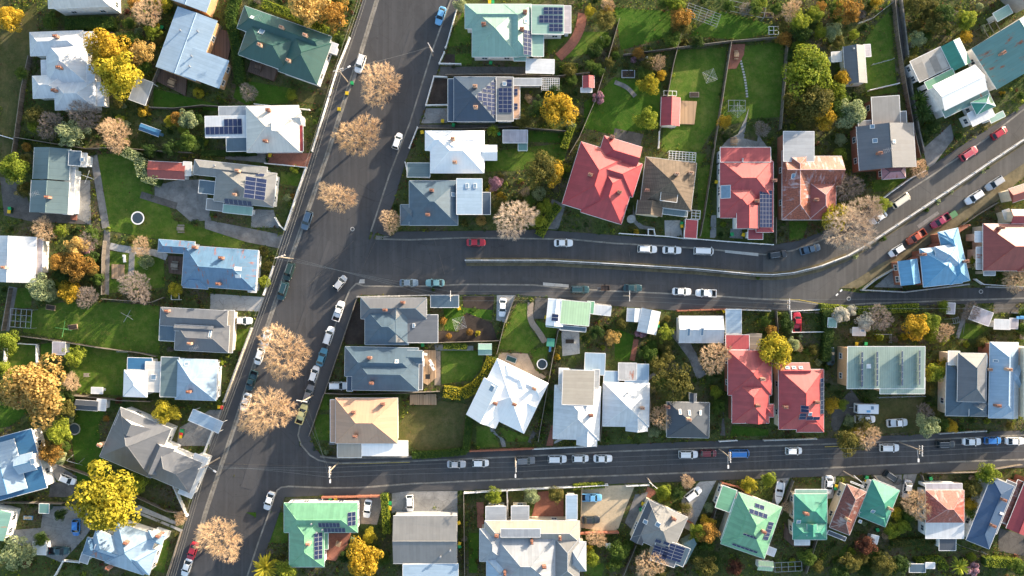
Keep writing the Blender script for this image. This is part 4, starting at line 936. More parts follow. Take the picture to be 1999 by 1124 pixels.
# ================================================================== HOUSES AND SHEDS (coordinates inside enlarged photo tiles)
tile(0,0)
house('white weatherboard house cut by the top edge with a blue balcony facing the garden','white house with the blue balcony',-2,'offwhite','white',[(345,-160,805,45,'xH')],eave=5.2,windows=4)
house('large white many-gabled villa with three brick chimneys beside the golden tree','many-gabled white villa',-2,'white','white',
 [(215,235,612,395,'xH'),(335,300,640,608,'yH'),(235,555,470,712,'xH'),(395,600,700,795,'xH'),(612,232,690,340,'FE'),(632,470,692,600,'FE'),(695,600,762,775,'FE',{'dz':-.4}),(298,438,345,550,'FW',{'dz':-.5})],
 chim=[(412,268),(435,495),(400,662)],pitch=24)
house('blue metal garden shed south of the many-gabled white villa','blue garden shed',20,'deepblue','blue',[(1030,900,1160,1000,'xG',{'p':12})],eave=2.2,cat='shed',name='garden_shed',windows=0)
house('grey flat-roofed carport below the golden tree',None,20,'zinc','grey',[(1000,560,1062,770,'FS',{'w':False,'posts':True})],eave=2.4,cat='carport',name='carport',windows=0)
full()
house('long low house with pale ribbed metal roof and brown deck','long pale ribbed metal roof',20,'paleblue','tanbrick',
 [(347,12,381,158,'yG',{'p':5}),(366,89,427,172,'FE',{'p':4}),(340,-50,402,24,'yG',{'p':5,'dz':.4})],vents=[(353,60),(387,62),(375,110),(371,130)],eave=3.6,gutter='roof',windows=3)
tile(1,0)
house('dark green hip-roofed villa with four cream chimneys and a brown deck','dark green hip-roofed villa',19.5,'darkgreen','white',
 [(290,40,870,430,'xH'),(330,150,600,525,'xH'),(640,215,820,620,'yH'),(885,290,950,395,'FE',{'m':'white','dz':-.6})],chim=[(563,203,'c'),(735,260,'c'),(405,330,'c'),(614,445,'c')],sky=[(345,125,.7),(415,230,1.2)],aerial=[(410,150)],eave=3.8,pitch=24,windows=4)
house('cream white villa with two chimneys and a flat wing of solar panels','cream white villa with solar wing',-1,'offwhite','white',
 [(300,775,692,1108,'xH'),(560,820,705,910,'xHG'),(0,850,345,1000,'FS',{'m':'white','dz':-.5}),(100,778,320,850,'FS',{'m':'zinc','dz':-.4}),(155,1008,320,1105,'FS',{'m':'bluegrey','dz':-.6}),(690,915,720,1105,'FE',{'m':'darkred','dz':-.7})],
 chim=[(465,805),(445,1032)],sky=[(535,920,2.4,2.4,1)],solar=[(140,870,272,922,4,1),(5,928,275,980,8,1)],eave=3.8,pitch=20)
tile(1,1)
house('grey beige bungalow with two solar arrays and a pale blue awning','grey bungalow with two solar arrays',6,'greige','white',
 [(-75,135,445,300,'xH'),(88,190,500,485,'yH'),(-40,285,95,395,'FS',{'m':'bluegrey','dz':-.3}),(135,462,345,545,'FS',{'m':'palegreen','dz':-.5}),(15,420,130,515,'FS',{'m':'greige','dz':-.7})],
 chim=[(240,218,'c'),(222,393,'c')],solar=[(375,232,435,265,1,1),(312,262,428,432,2,5),(145,422,342,478,6,1)],vents=[(75,182)],eave=3.4,pitch=20)
tile(0,1)
house('long grey green tiled house with white veranda on its garden side','long grey green tiled house',3,'greygreen','white',
 [(250,45,505,290,'yG',{'p':14}),(228,285,495,535,'yG',{'p':14,'dz':.2}),(505,70,588,182,'FE',{'m':'bluegrey','dz':.3}),(575,85,632,190,'FE',{'m':'white','dz':-.8}),(478,190,532,540,'FE',{'m':'white','dz':-.9})],chim=[(350,412)],aerial=[(295,395)],eave=3.8,sky=[(602,135,.9)])
house('small rust red gabled garage half wrapped in pale climbing leaves','rust red garage',3,'brickred','white',[(1085,145,1350,285,'xG',{'p':12}),(1340,150,1395,255,'FE',{'m':'offwhite','dz':.1})],eave=2.5,cat='garage',name='garage',windows=0)
house('white gabled house at the left edge with a pale lean-to','white gabled house at the left edge',2,'white','white',[(-90,690,255,1040,'yG',{'p':12}),(240,712,305,975,'FE',{'m':'lilacgrey','dz':-.8})],chim=[(35,925,'c')],eave=3.6)
house('blue hip-roofed villa with orange chimneys facing the white garden wall','blue villa above the concrete drive',4,'steelblue','white',
 [(1160,718,1420,830,'xH',{'dz':-.2}),(1348,762,1868,1095,'xH'),(1345,960,1520,1085,'xH'),(1452,868,1560,1012,'FE',{'dz':.6}),(1835,800,1875,1110,'FE',{'m':'white','dz':-.8})],chim=[(1428,778),(1620,855),(1600,1045)],sky=[(1742,935,1.2,.8,1),(1740,990,1.2,.8,1)],eave=3.6)
tile(2,0)
house('pale green iron-roofed villa with three chimneys and long solar arrays','pale green villa',0,'palegreen','white',
 [(403,28,890,208,'xH'),(455,60,800,415,'xH'),(690,30,892,410,'yH'),(890,36,1128,250,'FE',{'dz':.2}),(893,245,980,412,'FE',{'dz':-.3}),(1125,40,1180,240,'FE',{'m':'lilacgrey','dz':-.5}),(760,405,852,445,'FS',{'dz':-.8})],
 chim=[(540,178),(843,88),(820,215)],sky=[(850,155,.9)],solar=[(978,52,1120,105,4,2),(945,112,1120,168,5,2),(1018,175,1120,230,3,2),(832,220,892,402,2,6)],eave=3.9,pitch=21,windows=4)
house('white ribbed carport at the end of the dark driveway','white ribbed carport',1,'white','grey',[(850,430,1057,538,'FE',{'w':False,'posts':True})],eave=2.6,cat='carport',name='carport')
house('navy hip-roofed house with stepped solar arrays beside the round gold tree','navy house with stepped solar arrays',0,'navy','white',
 [(322,560,634,888,'xH'),(632,562,758,885,'FE',{'m':'greige','dz':.3}),(278,575,326,888,'FW',{'dz':-.6}),(758,570,968,625,'FN',{'m':'zinc','dz':-.3}),(758,625,806,868,'FE',{'m':'tan','dz':-.5})],
 chim=[(478,632,'c'),(482,785,'c')],sky=[(693,612,.9)],solar=[(648,642,748,825,3,6),(500,685,632,745,4,2),(536,748,632,776,3,1),(568,779,632,808,2,1),(600,811,632,840,1,1),(595,600,630,625,1,1),(562,628,630,652,2,1),(532,655,632,680,3,1),(708,580,748,632,1,2),(762,648,790,698,1,2),(762,755,790,800,1,2)],eave=3.5,pitch=21)
house('bright white villa with a white side wing above the blue grey house','bright white villa',0,'brightwhite','white',
 [(112,955,545,1100,'xH'),(150,965,545,1265,'xH'),(190,990,470,1180,'yH'),(530,1060,640,1172,'xG',{'dz':-.3})],chim=[(315,1015,'c'),(330,1188,'c')],eave=3.4,gutter='roof')
house('small red gabled shed with a white front porch','red gabled backyard shed',0,'softred','white',[(1265,552,1350,642,'yG',{'p':20}),(1250,640,1335,675,'FS',{'m':'white','dz':-.3})],eave=2.3,cat='shed',name='garden_shed',windows=0)
house('grey flat-roofed backyard shed near the teal canopy','grey flat backyard shed',0,'lilacgrey','dark',[(680,950,862,1045,'FS')],eave=2.5,cat='shed',name='garden_shed',windows=0)
house('small teal canopy attached beside the grey flat backyard shed',None,0,'teal','dark',[(792,1045,860,1102,'FS',{'w':False,'posts':True,'ov':.1})],eave=2.1,cat='canopy',name='garden_canopy')
tile(2,1)
house('blue grey iron-roofed house with rust stains and a pale ribbed annexe','blue grey house with ribbed annexe',0,'bluegrey','white',
 [(-5,290,352,617,'xH'),(-70,465,70,615,'xH',{'dz':-.4}),(342,275,530,538,'FE',{'m':'paleblue','dz':1.0}),(530,375,590,538,'FE',{'m':'navy','dz':-.3})],chim=[(160,362),(132,540)],sky=[(318,392,.9),(420,328,.7,1.1),(478,328,.7,1.1)],eave=3.6)
house('grey green flat garage below the bright white villa at the street',None,0,'greygreen','white',[(-20,160,148,265,'FE')],eave=2.8,cat='garage',name='garage',windows=0)
full()
house('large crimson red hip-roofed villa standing askew behind the concrete drive','crimson red askew villa',17,'red','white',
 [(1134,276,1190,426,'yH'),(1165,309,1213,438,'yH'),(1254,287,1165,312,'xHG'),(1140,285,1235,385,'xH')],chim=[(1152,341),(1209,375),(1195,268)],eave=4.2,pitch=24,windows=3)
tile(3,1)
house('brown tiled hip-roofed house with a square raised dormer','brown tiled house',7,'browntile','cream',
 [(228,115,558,512,'yH'),(168,430,345,556,'yG',{'dz':-.1}),(340,365,455,450,'FE',{'dz':1.9,'m':'browntile'}),(355,492,530,556,'FS',{'m':'greygreen','dz':-.5})],chim=[(236,362),(452,243,'c'),(556,235,'c')],eave=3.6,pitch=26)
house('small red roofed carport beside the street wall and brown tiled house','small red carport',4,'red','white',[(518,572,600,714,'FE',{'w':False,'posts':True})],eave=2.6,cat='carport',name='carport')
house('coral red villa with a glass roof panel and tall solar array','coral red villa with glass panel',0,'softred','white',
 [(772,45,1142,155,'FN',{'dz':.3}),(770,140,1154,420,'xH'),(770,300,1045,563,'xH'),(1035,150,1162,668,'yH',{'p':12}),(893,470,1050,640,'yG',{'dz':.5}),(975,645,1085,720,'FS',{'m':'darkred','dz':-.6})],
 chim=[(1165,290),(1035,440)],vents=[(930,135),(930,152)],sky=[(810,372,2.0,3.0)],solar=[(1058,362,1154,632,4,9)],eave=3.9,pitch=20)
house('heavily rusted old iron-roofed house beside the sprawling bare tree','rusted iron-roofed house',0,'rust','brick',
 [(1225,70,1440,577,'yH'),(1240,110,1660,330,'xG'),(1420,300,1620,577,'yH',{'m':'brickred'}),(1232,-70,1460,150,'FE',{'m':'zinc','dz':.8})],chim=[(1470,430)],sky=[(1305,258,.8,1.1)],eave=3.8,pitch=24)
tile(3,0)
house('small studio with red and cream gable roof beside a timber deck','red and cream studio',2,'red','white',[(342,708,474,922,'yG',{'p':24})],eave=2.7,cat='studio',name='garden_studio',windows=2)
tile(4,0)
house('grey gabled cottage with a cream lit slope behind the street houses','grey gabled cottage',-4,'grey','white',[(176,340,352,606,'yG',{'p':24}),(322,325,382,412,'FE',{'m':'lilacgrey','dz':-.4}),(88,380,168,448,'FS',{'m':'offwhite','dz':-.6})],eave=3.0,vents=[(245,360)])
house('grey flat-topped house with a broad gable and a pink porch','grey house with pink porch',-4,'slate','brick',
 [(378,712,600,935,'FS',{'m':'greige'}),(585,815,645,935,'FS',{'m':'grey','dz':-.2}),(285,885,410,960,'FS',{'m':'greige','dz':-.3}),(272,925,712,1220,'yG',{'m':'grey','p':16}),(455,1215,635,1300,'xH',{'m':'pink','dz':-.8})],chim=[(440,1120)],sky=[(388,925,.9),(408,1028,1.0),(548,1035,.8)],aerial=[(470,1110)],eave=3.9)
house('white gabled house with green iron extensions above the grey driveway','white and green extended house',-26,'brightwhite','white',
 [(830,625,1232,655,'xG',{'dz':1.6,'p':20}),(890,340,1115,455,'yG',{'m':'seagreen'}),(662,450,960,492,'FS',{'m':'patch','dz':-.2}),(770,600,1000,560,'FW',{'m':'green','dz':-.1}),(885,785,1255,700,'FS',{'m':'teal','dz':-.4}),(1110,750,1292,775,'yH',{'m':'seagreen','dz':.2,'p':26}),(1080,830,1290,845,'FS',{'m':'white','dz':-.3}),(1240,860,1365,850,'FS',{'m':'palegreen','dz':-.8})],eave=4.0,windows=4)
house('broad teal roofed house with one orange chimney near the right edge','broad teal roofed house',-32,'teal','white',[(1115,355,1860,305,'yG',{'p':16})],chim=[(1340,388),],eave=4.2)
house('small green flat garage with a white wall near the upper right corner','small green garage',-30,'palegreen','white',[(1268,98,1420,92,'FE')],eave=2.9,cat='garage',name='garage',windows=2)
house('dark red roof corner with grey wall at the upper right corner','dark red roof corner',-50,'red','grey',[(1380,-60,1560,30,'xG')],eave=3.6)
tile(4,1)
house('bright blue many-hipped house wedged behind its orange brick street wall','bright blue wedge-shaped house',-10,'blue','brick',
 [(870,668,1105,1020,'yH',{'ang':-13}),(735,790,1050,1040,'xH',{'ang':-6}),(575,880,742,1040,'yG',{'ang':-8,'dz':-.3}),(880,690,1030,820,'xH',{'ang':-35,'dz':.1}),(845,775,1030,905,'yH',{'ang':-8,'dz':1.0,'m':'paleblue'})],chim=[(1070,880),(760,830)],sky=[(958,910,.8)],eave=3.9,pitch=21)
house('terracotta red hip-roofed house with cream upper slope at the right edge','terracotta house at the right edge',0,'brickred','cream',
 [(1200,605,1680,950,'xH'),(1405,500,1680,605,'xG',{'m':'softred','dz':.2}),(1450,820,1680,955,'xH'),(1140,660,1215,740,'FW',{'m':'white','dz':-.5}),(1150,775,1232,940,'FW',{'m':'oldzinc','dz':-.6}),(1205,935,1290,985,'FS',{'m':'zinc','dz':-.8})],chim=[(1330,635)],eave=4.3,windows=4)
house('pale cream gabled house poking in at the right edge above the terracotta one','cream gabled house at the right edge',-18,'brickred','cream',[(1385,350,1640,380,'xG'),(1340,510,1412,562,'FW',{'m':'offwhite','dz':-1})],eave=3.8)
tile(0,2)
house('dark grey hip-roofed house with a pale aerial rack and two chimneys','dark grey house beside the white car drive',3,'grey','cream',
 [(1175,185,1660,345,'xH'),(1285,300,1670,520,'xH'),(1170,270,1280,436,'FS',{'m':'bluegrey','dz':-.2}),(1275,310,1560,372,'xG',{'dz':.5}),(1640,205,1700,520,'FE',{'m':'beige','dz':-.6})],chim=[(1225,212),(1392,450,'c')],eave=3.5,pitch=19,aerial=[(1450,480)],sky=[(1538,375,.6,1.8)])
house('white villa with bright blue rear additions and one orange chimney','white villa with blue additions',2,'paleblue','white',
 [(935,552,1110,645,'FE',{'m':'deepblue','dz':-.3}),(907,645,1075,845,'yH',{'m':'brightwhite','p':18}),(1065,582,1192,808,'FE',{'m':'offwhite','dz':-.1}),(1180,548,1300,845,'FE',{'m':'greygreen','dz':.2}),(1290,560,1580,870,'xH'),(1555,600,1590,860,'FE',{'m':'white','dz':-.7})],chim=[(1385,802)],sky=[(1125,697,1.2),(1367,598,1.0,.8)],eave=3.6)
house('small slate grey gabled shed with a white end beside the timber fence','slate grey shed with white end',4,'slate','white',[(552,862,712,945,'xG',{'p':14}),(710,855,772,945,'FE',{'m':'white','dz':-.2})],eave=2.5,cat='shed',name='garden_shed',windows=0)
house('pale square shed with a low roof under the lemon bush','pale square shed',2,'lilacgrey','white',[(385,438,475,535,'FS')],eave=2.3,cat='shed',name='garden_shed',windows=0)
house('small white box shed on the lawn left of the white villa','small white box shed',2,'white','white',[(668,770,750,820,'FE')],eave=2.0,cat='shed',name='garden_shed',windows=0)
tile(0,3)
house('large dark grey gabled villa with white veranda and cream chimney','dark grey gabled villa',23,'grey','white',
 [(880,-110,1100,410,'xH'),(1165,165,1385,520,'xH'),(870,-60,1110,140,'yG',{'dz':.3}),(1120,130,1190,400,'yG',{'dz':.1}),(1425,225,1400,560,'FE',{'m':'white','dz':-.7})],chim=[(735,165,'c')],eave=4.2,pitch=25,windows=4)
full()
house('pale blue carport roof facing the main street','pale blue carport roof',24,'paleblue','white',[(378,798,426,846,'FE',{'w':False,'posts':True})],eave=3.0,cat='carport',name='carport')
tile(0,3)
house('blue and white roofed house with a small white dormer at the left edge','blue and white house at the left edge',-15,'deepblue','white',
 [(-120,140,345,480,'FE',{'dz':-.3}),(100,120,-30,545,'yG',{'m':'paleblue','p':20,'dz':.2}),(100,255,270,345,'xG',{'m':'paleblue','dz':1.3})],eave=4.0,sky=[(240,285,1.0,1.4)])
house('pale blue many-hipped villa below the spreading yellow tree','pale blue many-hipped villa',18,'steelblue','white',
 [(860,735,1050,1120,'yH',{'m':'paleblue'}),(640,840,900,1060,'xH'),(700,790,1090,1120,'xH',{'m':'paleblue'}),(700,895,830,985,'FE',{'dz':.8,'m':'paleblue'}),(1085,790,1185,900,'yH',{'m':'paleblue','dz':.2}),(600,950,640,1040,'FW',{'m':'zinc','dz':-.5})],chim=[(925,880),(795,1065),(1160,830)],eave=3.7)
house('white topped shed beside the dark pickup in the concrete yard','white shed beside the dark pickup',2,'white','white',[(240,872,335,972,'FS')],eave=2.4,cat='shed',name='garden_shed',windows=0)
house('small teal topped shed at the head of the concrete yard','small teal shed',2,'teal','green',[(287,595,356,668,'FE')],eave=2.1,cat='shed',name='garden_shed',windows=0)
house('teal roofed house just showing at the left edge','teal roof at the left edge',15,'teal','white',[(-160,600,30,870,'yG')],eave=3.6)
tile(1,2)
house('grey house with a sunlit cream ridge at the corner of both streets','grey corner house with cream ridge',0,'bluegrey','white',
 [(1140,117,1622,272,'xH',{'m':'grey'}),(1170,190,1490,460,'xH'),(1480,240,1705,445,'FE',{'m':'grey','dz':-.1}),(1325,190,1480,440,'yG',{'m':'greige','dz':.1})],chim=[(1318,205),(1448,150)],sky=[(1528,320,.6,1.0)],eave=3.7)
house('blue grey villa with two orange chimneys and a timber party deck','blue grey villa with party deck',1,'bluegrey','white',
 [(1025,473,1560,700,'xH'),(1078,540,1562,800,'xH'),(1040,628,1080,800,'FW',{'m':'navy','dz':-.5}),(1480,500,1592,600,'xG',{'dz':.3}),(1555,600,1592,790,'FE',{'m':'grey','dz':-.1})],chim=[(1205,555),(1220,740)],sky=[(1403,582,.8)],eave=3.8,pitch=22)
house('tan hip-roofed house at the lower street corner with white awning','tan hip-roofed corner house',0,'tan','cream',
 [(955,850,1410,1183,'xH'),(916,862,960,1175,'FW',{'dz':-.5}),(1190,940,1330,1180,'yH'),(968,1178,1146,1286,'FS',{'m':'beige','dz':-.4}),(1146,1168,1486,1274,'FS',{'m':'brightwhite','dz':-.5})],chim=[(1088,953),(1303,893),(1100,1128)],eave=3.9,pitch=22)
tile(2,2)
house('grey ribbed roof shed beside the cross street','grey ribbed street shed',0,'bluegrey','dark',[(152,97,358,188,'FS')],eave=2.8,cat='shed',name='garden_shed',windows=0)
house('pale green and cream striped small garden shed by the lawn hedge','striped garden shed',0,'palegreen','cream',[(500,453,600,534,'xG',{'p':14})],eave=2.2,cat='shed',name='garden_shed',windows=1)
house('brilliant white many-hipped villa turned askew behind the curving hedge','brilliant white askew villa',26,'brightwhite','white',
 [(640,560,835,1110,'xH',{'p':19}),(700,600,950,850,'xH',{'p':30,'dz':.2}),(545,700,625,1075,'yG',{'p':30}),(790,790,905,962,'xHG'),(780,640,860,870,'yH',{'dz':.2}),(505,838,500,945,'FW',{'dz':-.5}),(640,990,830,1075,'FS',{'dz':-.5})],chim=[(625,888),(765,895),(910,780,'c')],sky=[(598,780,1.0,1.4)],eave=3.8,pitch=22,windows=4,gutter='roof')
house('white carport with a small dark panel at the cross street','white street carport',6,'brightwhite','white',[(1015,118,1118,330,'yG',{'p':8}),(1000,300,1092,338,'FS',{'m':'palegreen','dz':-.3})],solar=[(1040,232,1085,290,1,2)],eave=2.9,cat='garage',name='garage',windows=0)
house('light green ribbed plastic roofed garage at the cross street','light green ribbed garage',5,'limegreen','white',[(1112,132,1310,325,'FS'),(1300,140,1345,235,'FE',{'m':'green','dz':-.1}),(1100,318,1288,368,'FS',{'m':'bluegrey','dz':-.3})],eave=3.0,cat='garage',name='garage',windows=0)
house('small white flat roof shed at the right of the green ribbed garage','white flat street shed',6,'white','white',[(1345,165,1468,250,'FS')],eave=2.5,cat='shed',name='garden_shed',windows=0)
house('pale blue white house with a raised flat beige roof deck','pale house with beige roof box',2,'white','white',
 [(1060,755,1385,1160,'yH'),(1120,642,1344,905,'FE',{'m':'beige','dz':2.2}),(1282,518,1426,684,'FS',{'m':'paleblue','dz':-.4}),(1092,630,1160,755,'FW',{'m':'white','dz':-.2}),(1340,640,1385,778,'FE',{'m':'zinc','dz':.3}),(1225,1050,1368,1200,'yG',{'m':'white'})],chim=[(1325,975)],eave=3.8)
tile(3,2)
house('white roofed cottage with grey ribbed rear rooms and single chimney','white cottage with ribbed rear',1,'white','white',
 [(-84,735,250,1062,'yH'),(85,890,240,1095,'yG'),(28,592,160,722,'FN',{'m':'oldzinc','dz':-.1}),(155,600,248,725,'FN',{'m':'paleblue','dz':-.15}),(75,718,246,780,'FN',{'m':'paleblue','dz':-.05}),(-80,652,30,735,'FN',{'m':'paleblue','dz':-.3})],chim=[(200,922,'c')],vents=[(92,812)],eave=3.6)
house('dark slate hip-roofed cottage with three skylights','dark slate cottage',1,'slate','cream',[(385,878,690,1143,'yH'),(550,815,598,880,'yG',{'dz':-.3})],chim=[(540,1005,'c'),(385,915)],sky=[(478,950,.6,1.1),(546,957,.6,1.1),(628,958,.6,1.1)],eave=3.5)
house('long white gabled garage with two roof lights beside the cross street','long white gabled garage',0,'white','white',[(468,250,796,446,'xG',{'p':16})],sky=[(541,368,.7,1.8),(640,366,.7,1.8)],eave=3.0,cat='garage',name='garage',windows=0)
house('narrow pale blue white carport joining the red street villa','narrow pale carport',0,'paleblue','white',[(812,200,928,380,'FE',{'w':False,'posts':True})],eave=2.7,cat='carport',name='carport')
house('small pale shed, left of the pair facing the cross street','left pale street shed',3,'white','white',[(92,190,196,296,'yG',{'p':10})],eave=2.4,cat='shed',name='garden_shed',windows=0)
house('longer pale gabled shed, right of the pair facing the cross street','long pale gabled street shed',12,'white','white',[(200,190,300,390,'yG',{'p':16})],eave=2.6,cat='shed',name='garden_shed',windows=0)
house('red villa with two chimneys half under the bright yellow tree','red villa under the bright yellow tree',0,'softred','brick',
 [(812,387,985,496,'FN',{'m':'softred','dz':-.3}),(828,500,1150,830,'yH'),(858,700,1130,1035,'yH'),(958,860,1110,1035,'yG',{'dz':.1}),(1085,895,1165,990,'xH',{'dz':-.1})],chim=[(1080,710,'c'),(1045,905)],eave=4.0,pitch=23)
house('red villa with three white roof lights and dark solar panels','red villa with three roof lights',0,'softred','cream',
 [(1202,592,1425,700,'xG',{'dz':-.1}),(1200,640,1530,1080,'yH'),(1330,960,1530,1100,'xH')],chim=[(1248,915),(1478,880)],sky=[(1262,627,.9,.6),(1310,627,.9,.6),(1360,627,.9,.6),(1430,968,.8)],solar=[(1365,905,1415,955,1,2),(1350,960,1400,1010,1,2),(1402,985,1500,1012,2,1),(1500,705,1532,965,1,8)],eave=4.0,pitch=22)
tile(4,2)
house('pale green ribbed apartment block with four racks of tilted solar panels','green roofed apartment block',0,'greenrib','tanbrick',
 [(205,472,772,782,'FS'),(445,700,775,820,'FS',{'dz':-.05})],sky=[(362,617,1.0,1.0,1)],tilt=[(305,510,765,6),(415,508,762,6),(597,503,758,5),(724,498,752,5)],eave=5.6,windows=5)
house('grey double-pitched villa beside the green apartment block','grey double-pitched villa',1,'bluegrey','cream',
 [(932,590,1240,985,'yH',{'p':14}),(1018,520,1222,880,'yH',{'m':'grey','dz':1.3,'p':26}),(1150,540,1232,620,'FE',{'m':'greige','dz':.6}),(945,505,1030,610,'FN',{'m':'offwhite','dz':.3}),(1100,885,1240,985,'yH',{'dz':.4})],chim=[(1240,640,'c')],eave=3.7,windows=4)
house('pale blue white house with red brick side wall at the right','pale house with brick side wall',1,'paleblue','brick',
 [(1250,440,1450,1000,'yH'),(1360,610,1490,775,'xH'),(1345,720,1455,1000,'yG',{'m':'white','dz':.1})],chim=[(1385,640,'c'),(1305,905)],sky=[(1290,578,.9,.6)],eave=4.6,windows=5)
house('cream walled tall building slice at the right edge beside the pale house',None,0,'beige','cream',[(1500,470,1640,1010,'FE')],eave=6.5,windows=2)
house('faded pinkish tin shed tilted near the lane','faded pinkish tin shed',20,'lilacgrey','grey',[(1130,175,1240,325,'FS')],eave=2.5,cat='shed',name='garden_shed',windows=0)
house('white roofed sheds beside the blue tarpaulin near the lane','white shed with blue tarp',2,'white','white',[(1282,272,1400,350,'FS'),(1395,265,1455,345,'FS',{'m':'lilacgrey'})],eave=2.5,cat='shed',name='garden_shed',windows=0)
house('narrow pale lilac shed against the lane hedge',None,3,'lilacgrey','grey',[(938,152,993,236,'FS')],eave=2.3,cat='shed',name='garden_shed',windows=0)
house('small cream shed below the white blossom trees','small cream blossom shed',1,'offwhite','cream',[(246,332,340,395,'FS')],eave=2.2,cat='shed',name='garden_shed',windows=0,sky=[(318,358,.9,.6)])
house('pale green little shed nearest to the apartment corner hedge',None,3,'palegreen','white',[(66,262,128,335,'FS')],eave=2.1,cat='shed',name='garden_shed',windows=0)
tile(1,3)
house('vivid green L-shaped house at the lower street corner with solar panels','vivid green L-shaped house',0,'green','white',
 [(578,590,1118,808,'xH'),(616,680,874,1060,'yH'),(870,810,902,930,'FE',{'dz':-.5})],chim=[(757,888,'c')],vents=[(782,740),(820,805),(862,782)],solar=[(1048,656,1102,756,2,3),(830,733,988,772,6,1),(870,770,1028,808,6,1),(804,808,858,1000,2,6)],eave=4.2,pitch=19,windows=3)
tile(2,3)
house('grey commercial building with long low gable and white front','grey commercial building',0,'greige','grey',
 [(-122,685,345,1035,'xG',{'p':10}),(-50,1035,355,1200,'FE',{'m':'paleblue','dz':-.2})],eave=4.6,vents=[(295,935),(225,980)],windows=0)
house('sprawling grey roofed mansion with five orange chimneys and bay turrets','sprawling grey mansion',0,'zinc','cream',
 [(555,615,705,725,'FE',{'m':'zinc','dz':-.2}),(742,612,872,722,'FE',{'m':'zinc','dz':-.3}),(548,722,1243,880,'xH',{'m':'beige'}),(630,842,1062,1200,'xH',{'m':'zinc','dz':.3}),(510,780,700,1020,'yH',{'m':'zinc'}),(560,1000,760,1180,'yH',{'m':'paleblue','dz':.1}),(1060,850,1240,1160,'yH',{'m':'greige','dz':.1}),(1150,875,1290,1090,'xH',{'m':'zinc'}),(1142,532,1226,712,'FE',{'m':'paleblue','dz':-.6}),(665,780,955,842,'FS',{'m':'zinc','dz':1.6})],
 chim=[(635,830),(892,872,'y'),(1098,845,'y'),(982,1055),(695,1100,'y')],eave=4.4,pitch=22,windows=4)
tile(3,3)
house('slate grey hip-roofed house with a square solar wing','slate house with solar wing',24,'greige','cream',
 [(247,568,415,970,'xH'),(247,568,200,900,'yHG',{'m':'slate','dz':.05}),(312,842,435,1065,'FS',{'ang':18,'m':'grey','dz':.4}),(440,880,500,1060,'FS',{'ang':22,'m':'bluegrey','dz':-.4})],chim=[(430,705)],sky=[(224,728,.9),(315,748,1.0)],solar=[(300,850,335,890,1,1,18),(360,865,395,905,1,1,18),(290,895,372,1010,2,4,18),(380,872,480,1030,2,5,18)],eave=4.0,pitch=20)
house('large bright green villa with four solar arrays','large bright green villa',19,'green','cream',
 [(790,462,840,660,'FW',{'m':'green','dz':-.2}),(905,512,1095,1000,'yH'),(880,560,960,930,'yH',{'dz':-.1})],chim=[(1088,800)],solar=[(1030,590,1090,640,2,1),(990,630,1112,705,4,1),(1125,722,1125,868,1,5),(942,808,1035,858,4,1),(862,882,1040,962,6,1)],eave=4.2,pitch=20)
house('teal and pale green hip-roofed house with a white deck','teal and pale green house',0,'seagreen','cream',
 [(1312,525,1555,742,'xH'),(1303,735,1552,860,'xH',{'dz':-.1}),(1320,492,1555,530,'FN',{'m':'palegreen','dz':-.5}),(1408,745,1480,835,'yG',{'dz':.6}),(1315,858,1428,900,'FS',{'m':'white','dz':-.7})],chim=[(1400,668)],sky=[(1345,728,.9)],eave=3.9)
house('glass topped greenhouse with arched frame beside the bright green villa','greenhouse',5,'zinc','white',[(1050,1012,1155,1090,'xG',{'p':25,'m':'limegreen'})],eave=2.0,cat='greenhouse',name='greenhouse',windows=0)
house('white tilted shed at the corner of the bright green villa',None,20,'white','white',[(1120,905,1165,985,'FS')],eave=2.2,cat='shed',name='garden_shed',windows=0)
tile(4,3)
house('long brown rusted iron-roofed cottage with cream side wall','long brown rusted cottage',22,'rust3','cream',[(203,452,222,828,'yH'),(70,790,190,870,'FS',{'m':'slate','dz':-.6}),(230,440,330,470,'FN',{'m':'grey','dz':-.5})],chim=[(212,712,'c')],eave=4.0,windows=3)
house('sea green villa with cream chimney squeezed beside the rusted cottage','sea green villa',22,'seagreen','white',[(388,418,495,735,'xH'),(330,590,485,768,'xH',{'dz':-.1}),(400,415,560,480,'FN',{'dz':-.4})],chim=[(518,632,'c')],sky=[(392,653,.8),(300,726,.7)],eave=3.8)
house('rust orange hip-roofed house with white rear addition','rust orange hip-roofed house',0,'rust2','white',[(780,497,1062,736,'xH'),(780,734,1060,852,'FS',{'m':'white','dz':-.2}),(780,448,1048,499,'FN',{'m':'lilacgrey','dz':-.3}),(878,852,1002,940,'FS',{'m':'slate','dz':-.6})],eave=3.9,pitch=24)
house('long navy blue roofed terrace with a ladder-like lattice end','long navy roofed terrace',22,'deepnavy','white',[(1262,400,1245,930,'yH',{'p':16}),(1375,420,1300,820,'FE',{'m':'grey','dz':-.4})],chim=[(1346,566),(1268,755)],sky=[(1335,668,1.2,.5,1)],eave=4.0)
house('dark red iron-roofed house with cream window at the lower right','dark red house at the lower right',22,'darkred','brick',[(1520,400,1515,835,'yG',{'p':18}),(1455,420,1400,760,'FW',{'m':'rust3','dz':-.5})],eave=4.0,windows=2)
house('blue grey long shed among the bottom right gardens','blue grey garden shed',0,'bluegrey','grey',[(660,1037,780,1100,'FS'),(780,1027,848,1072,'FS',{'m':'white','dz':.1})],eave=2.5,cat='shed',name='garden_shed',windows=0)
house('small white tilted shed below the sea green villa','small white tilted shed',14,'white','grey',[(385,820,425,895,'FS')],eave=2.3,cat='shed',name='garden_shed',windows=0)
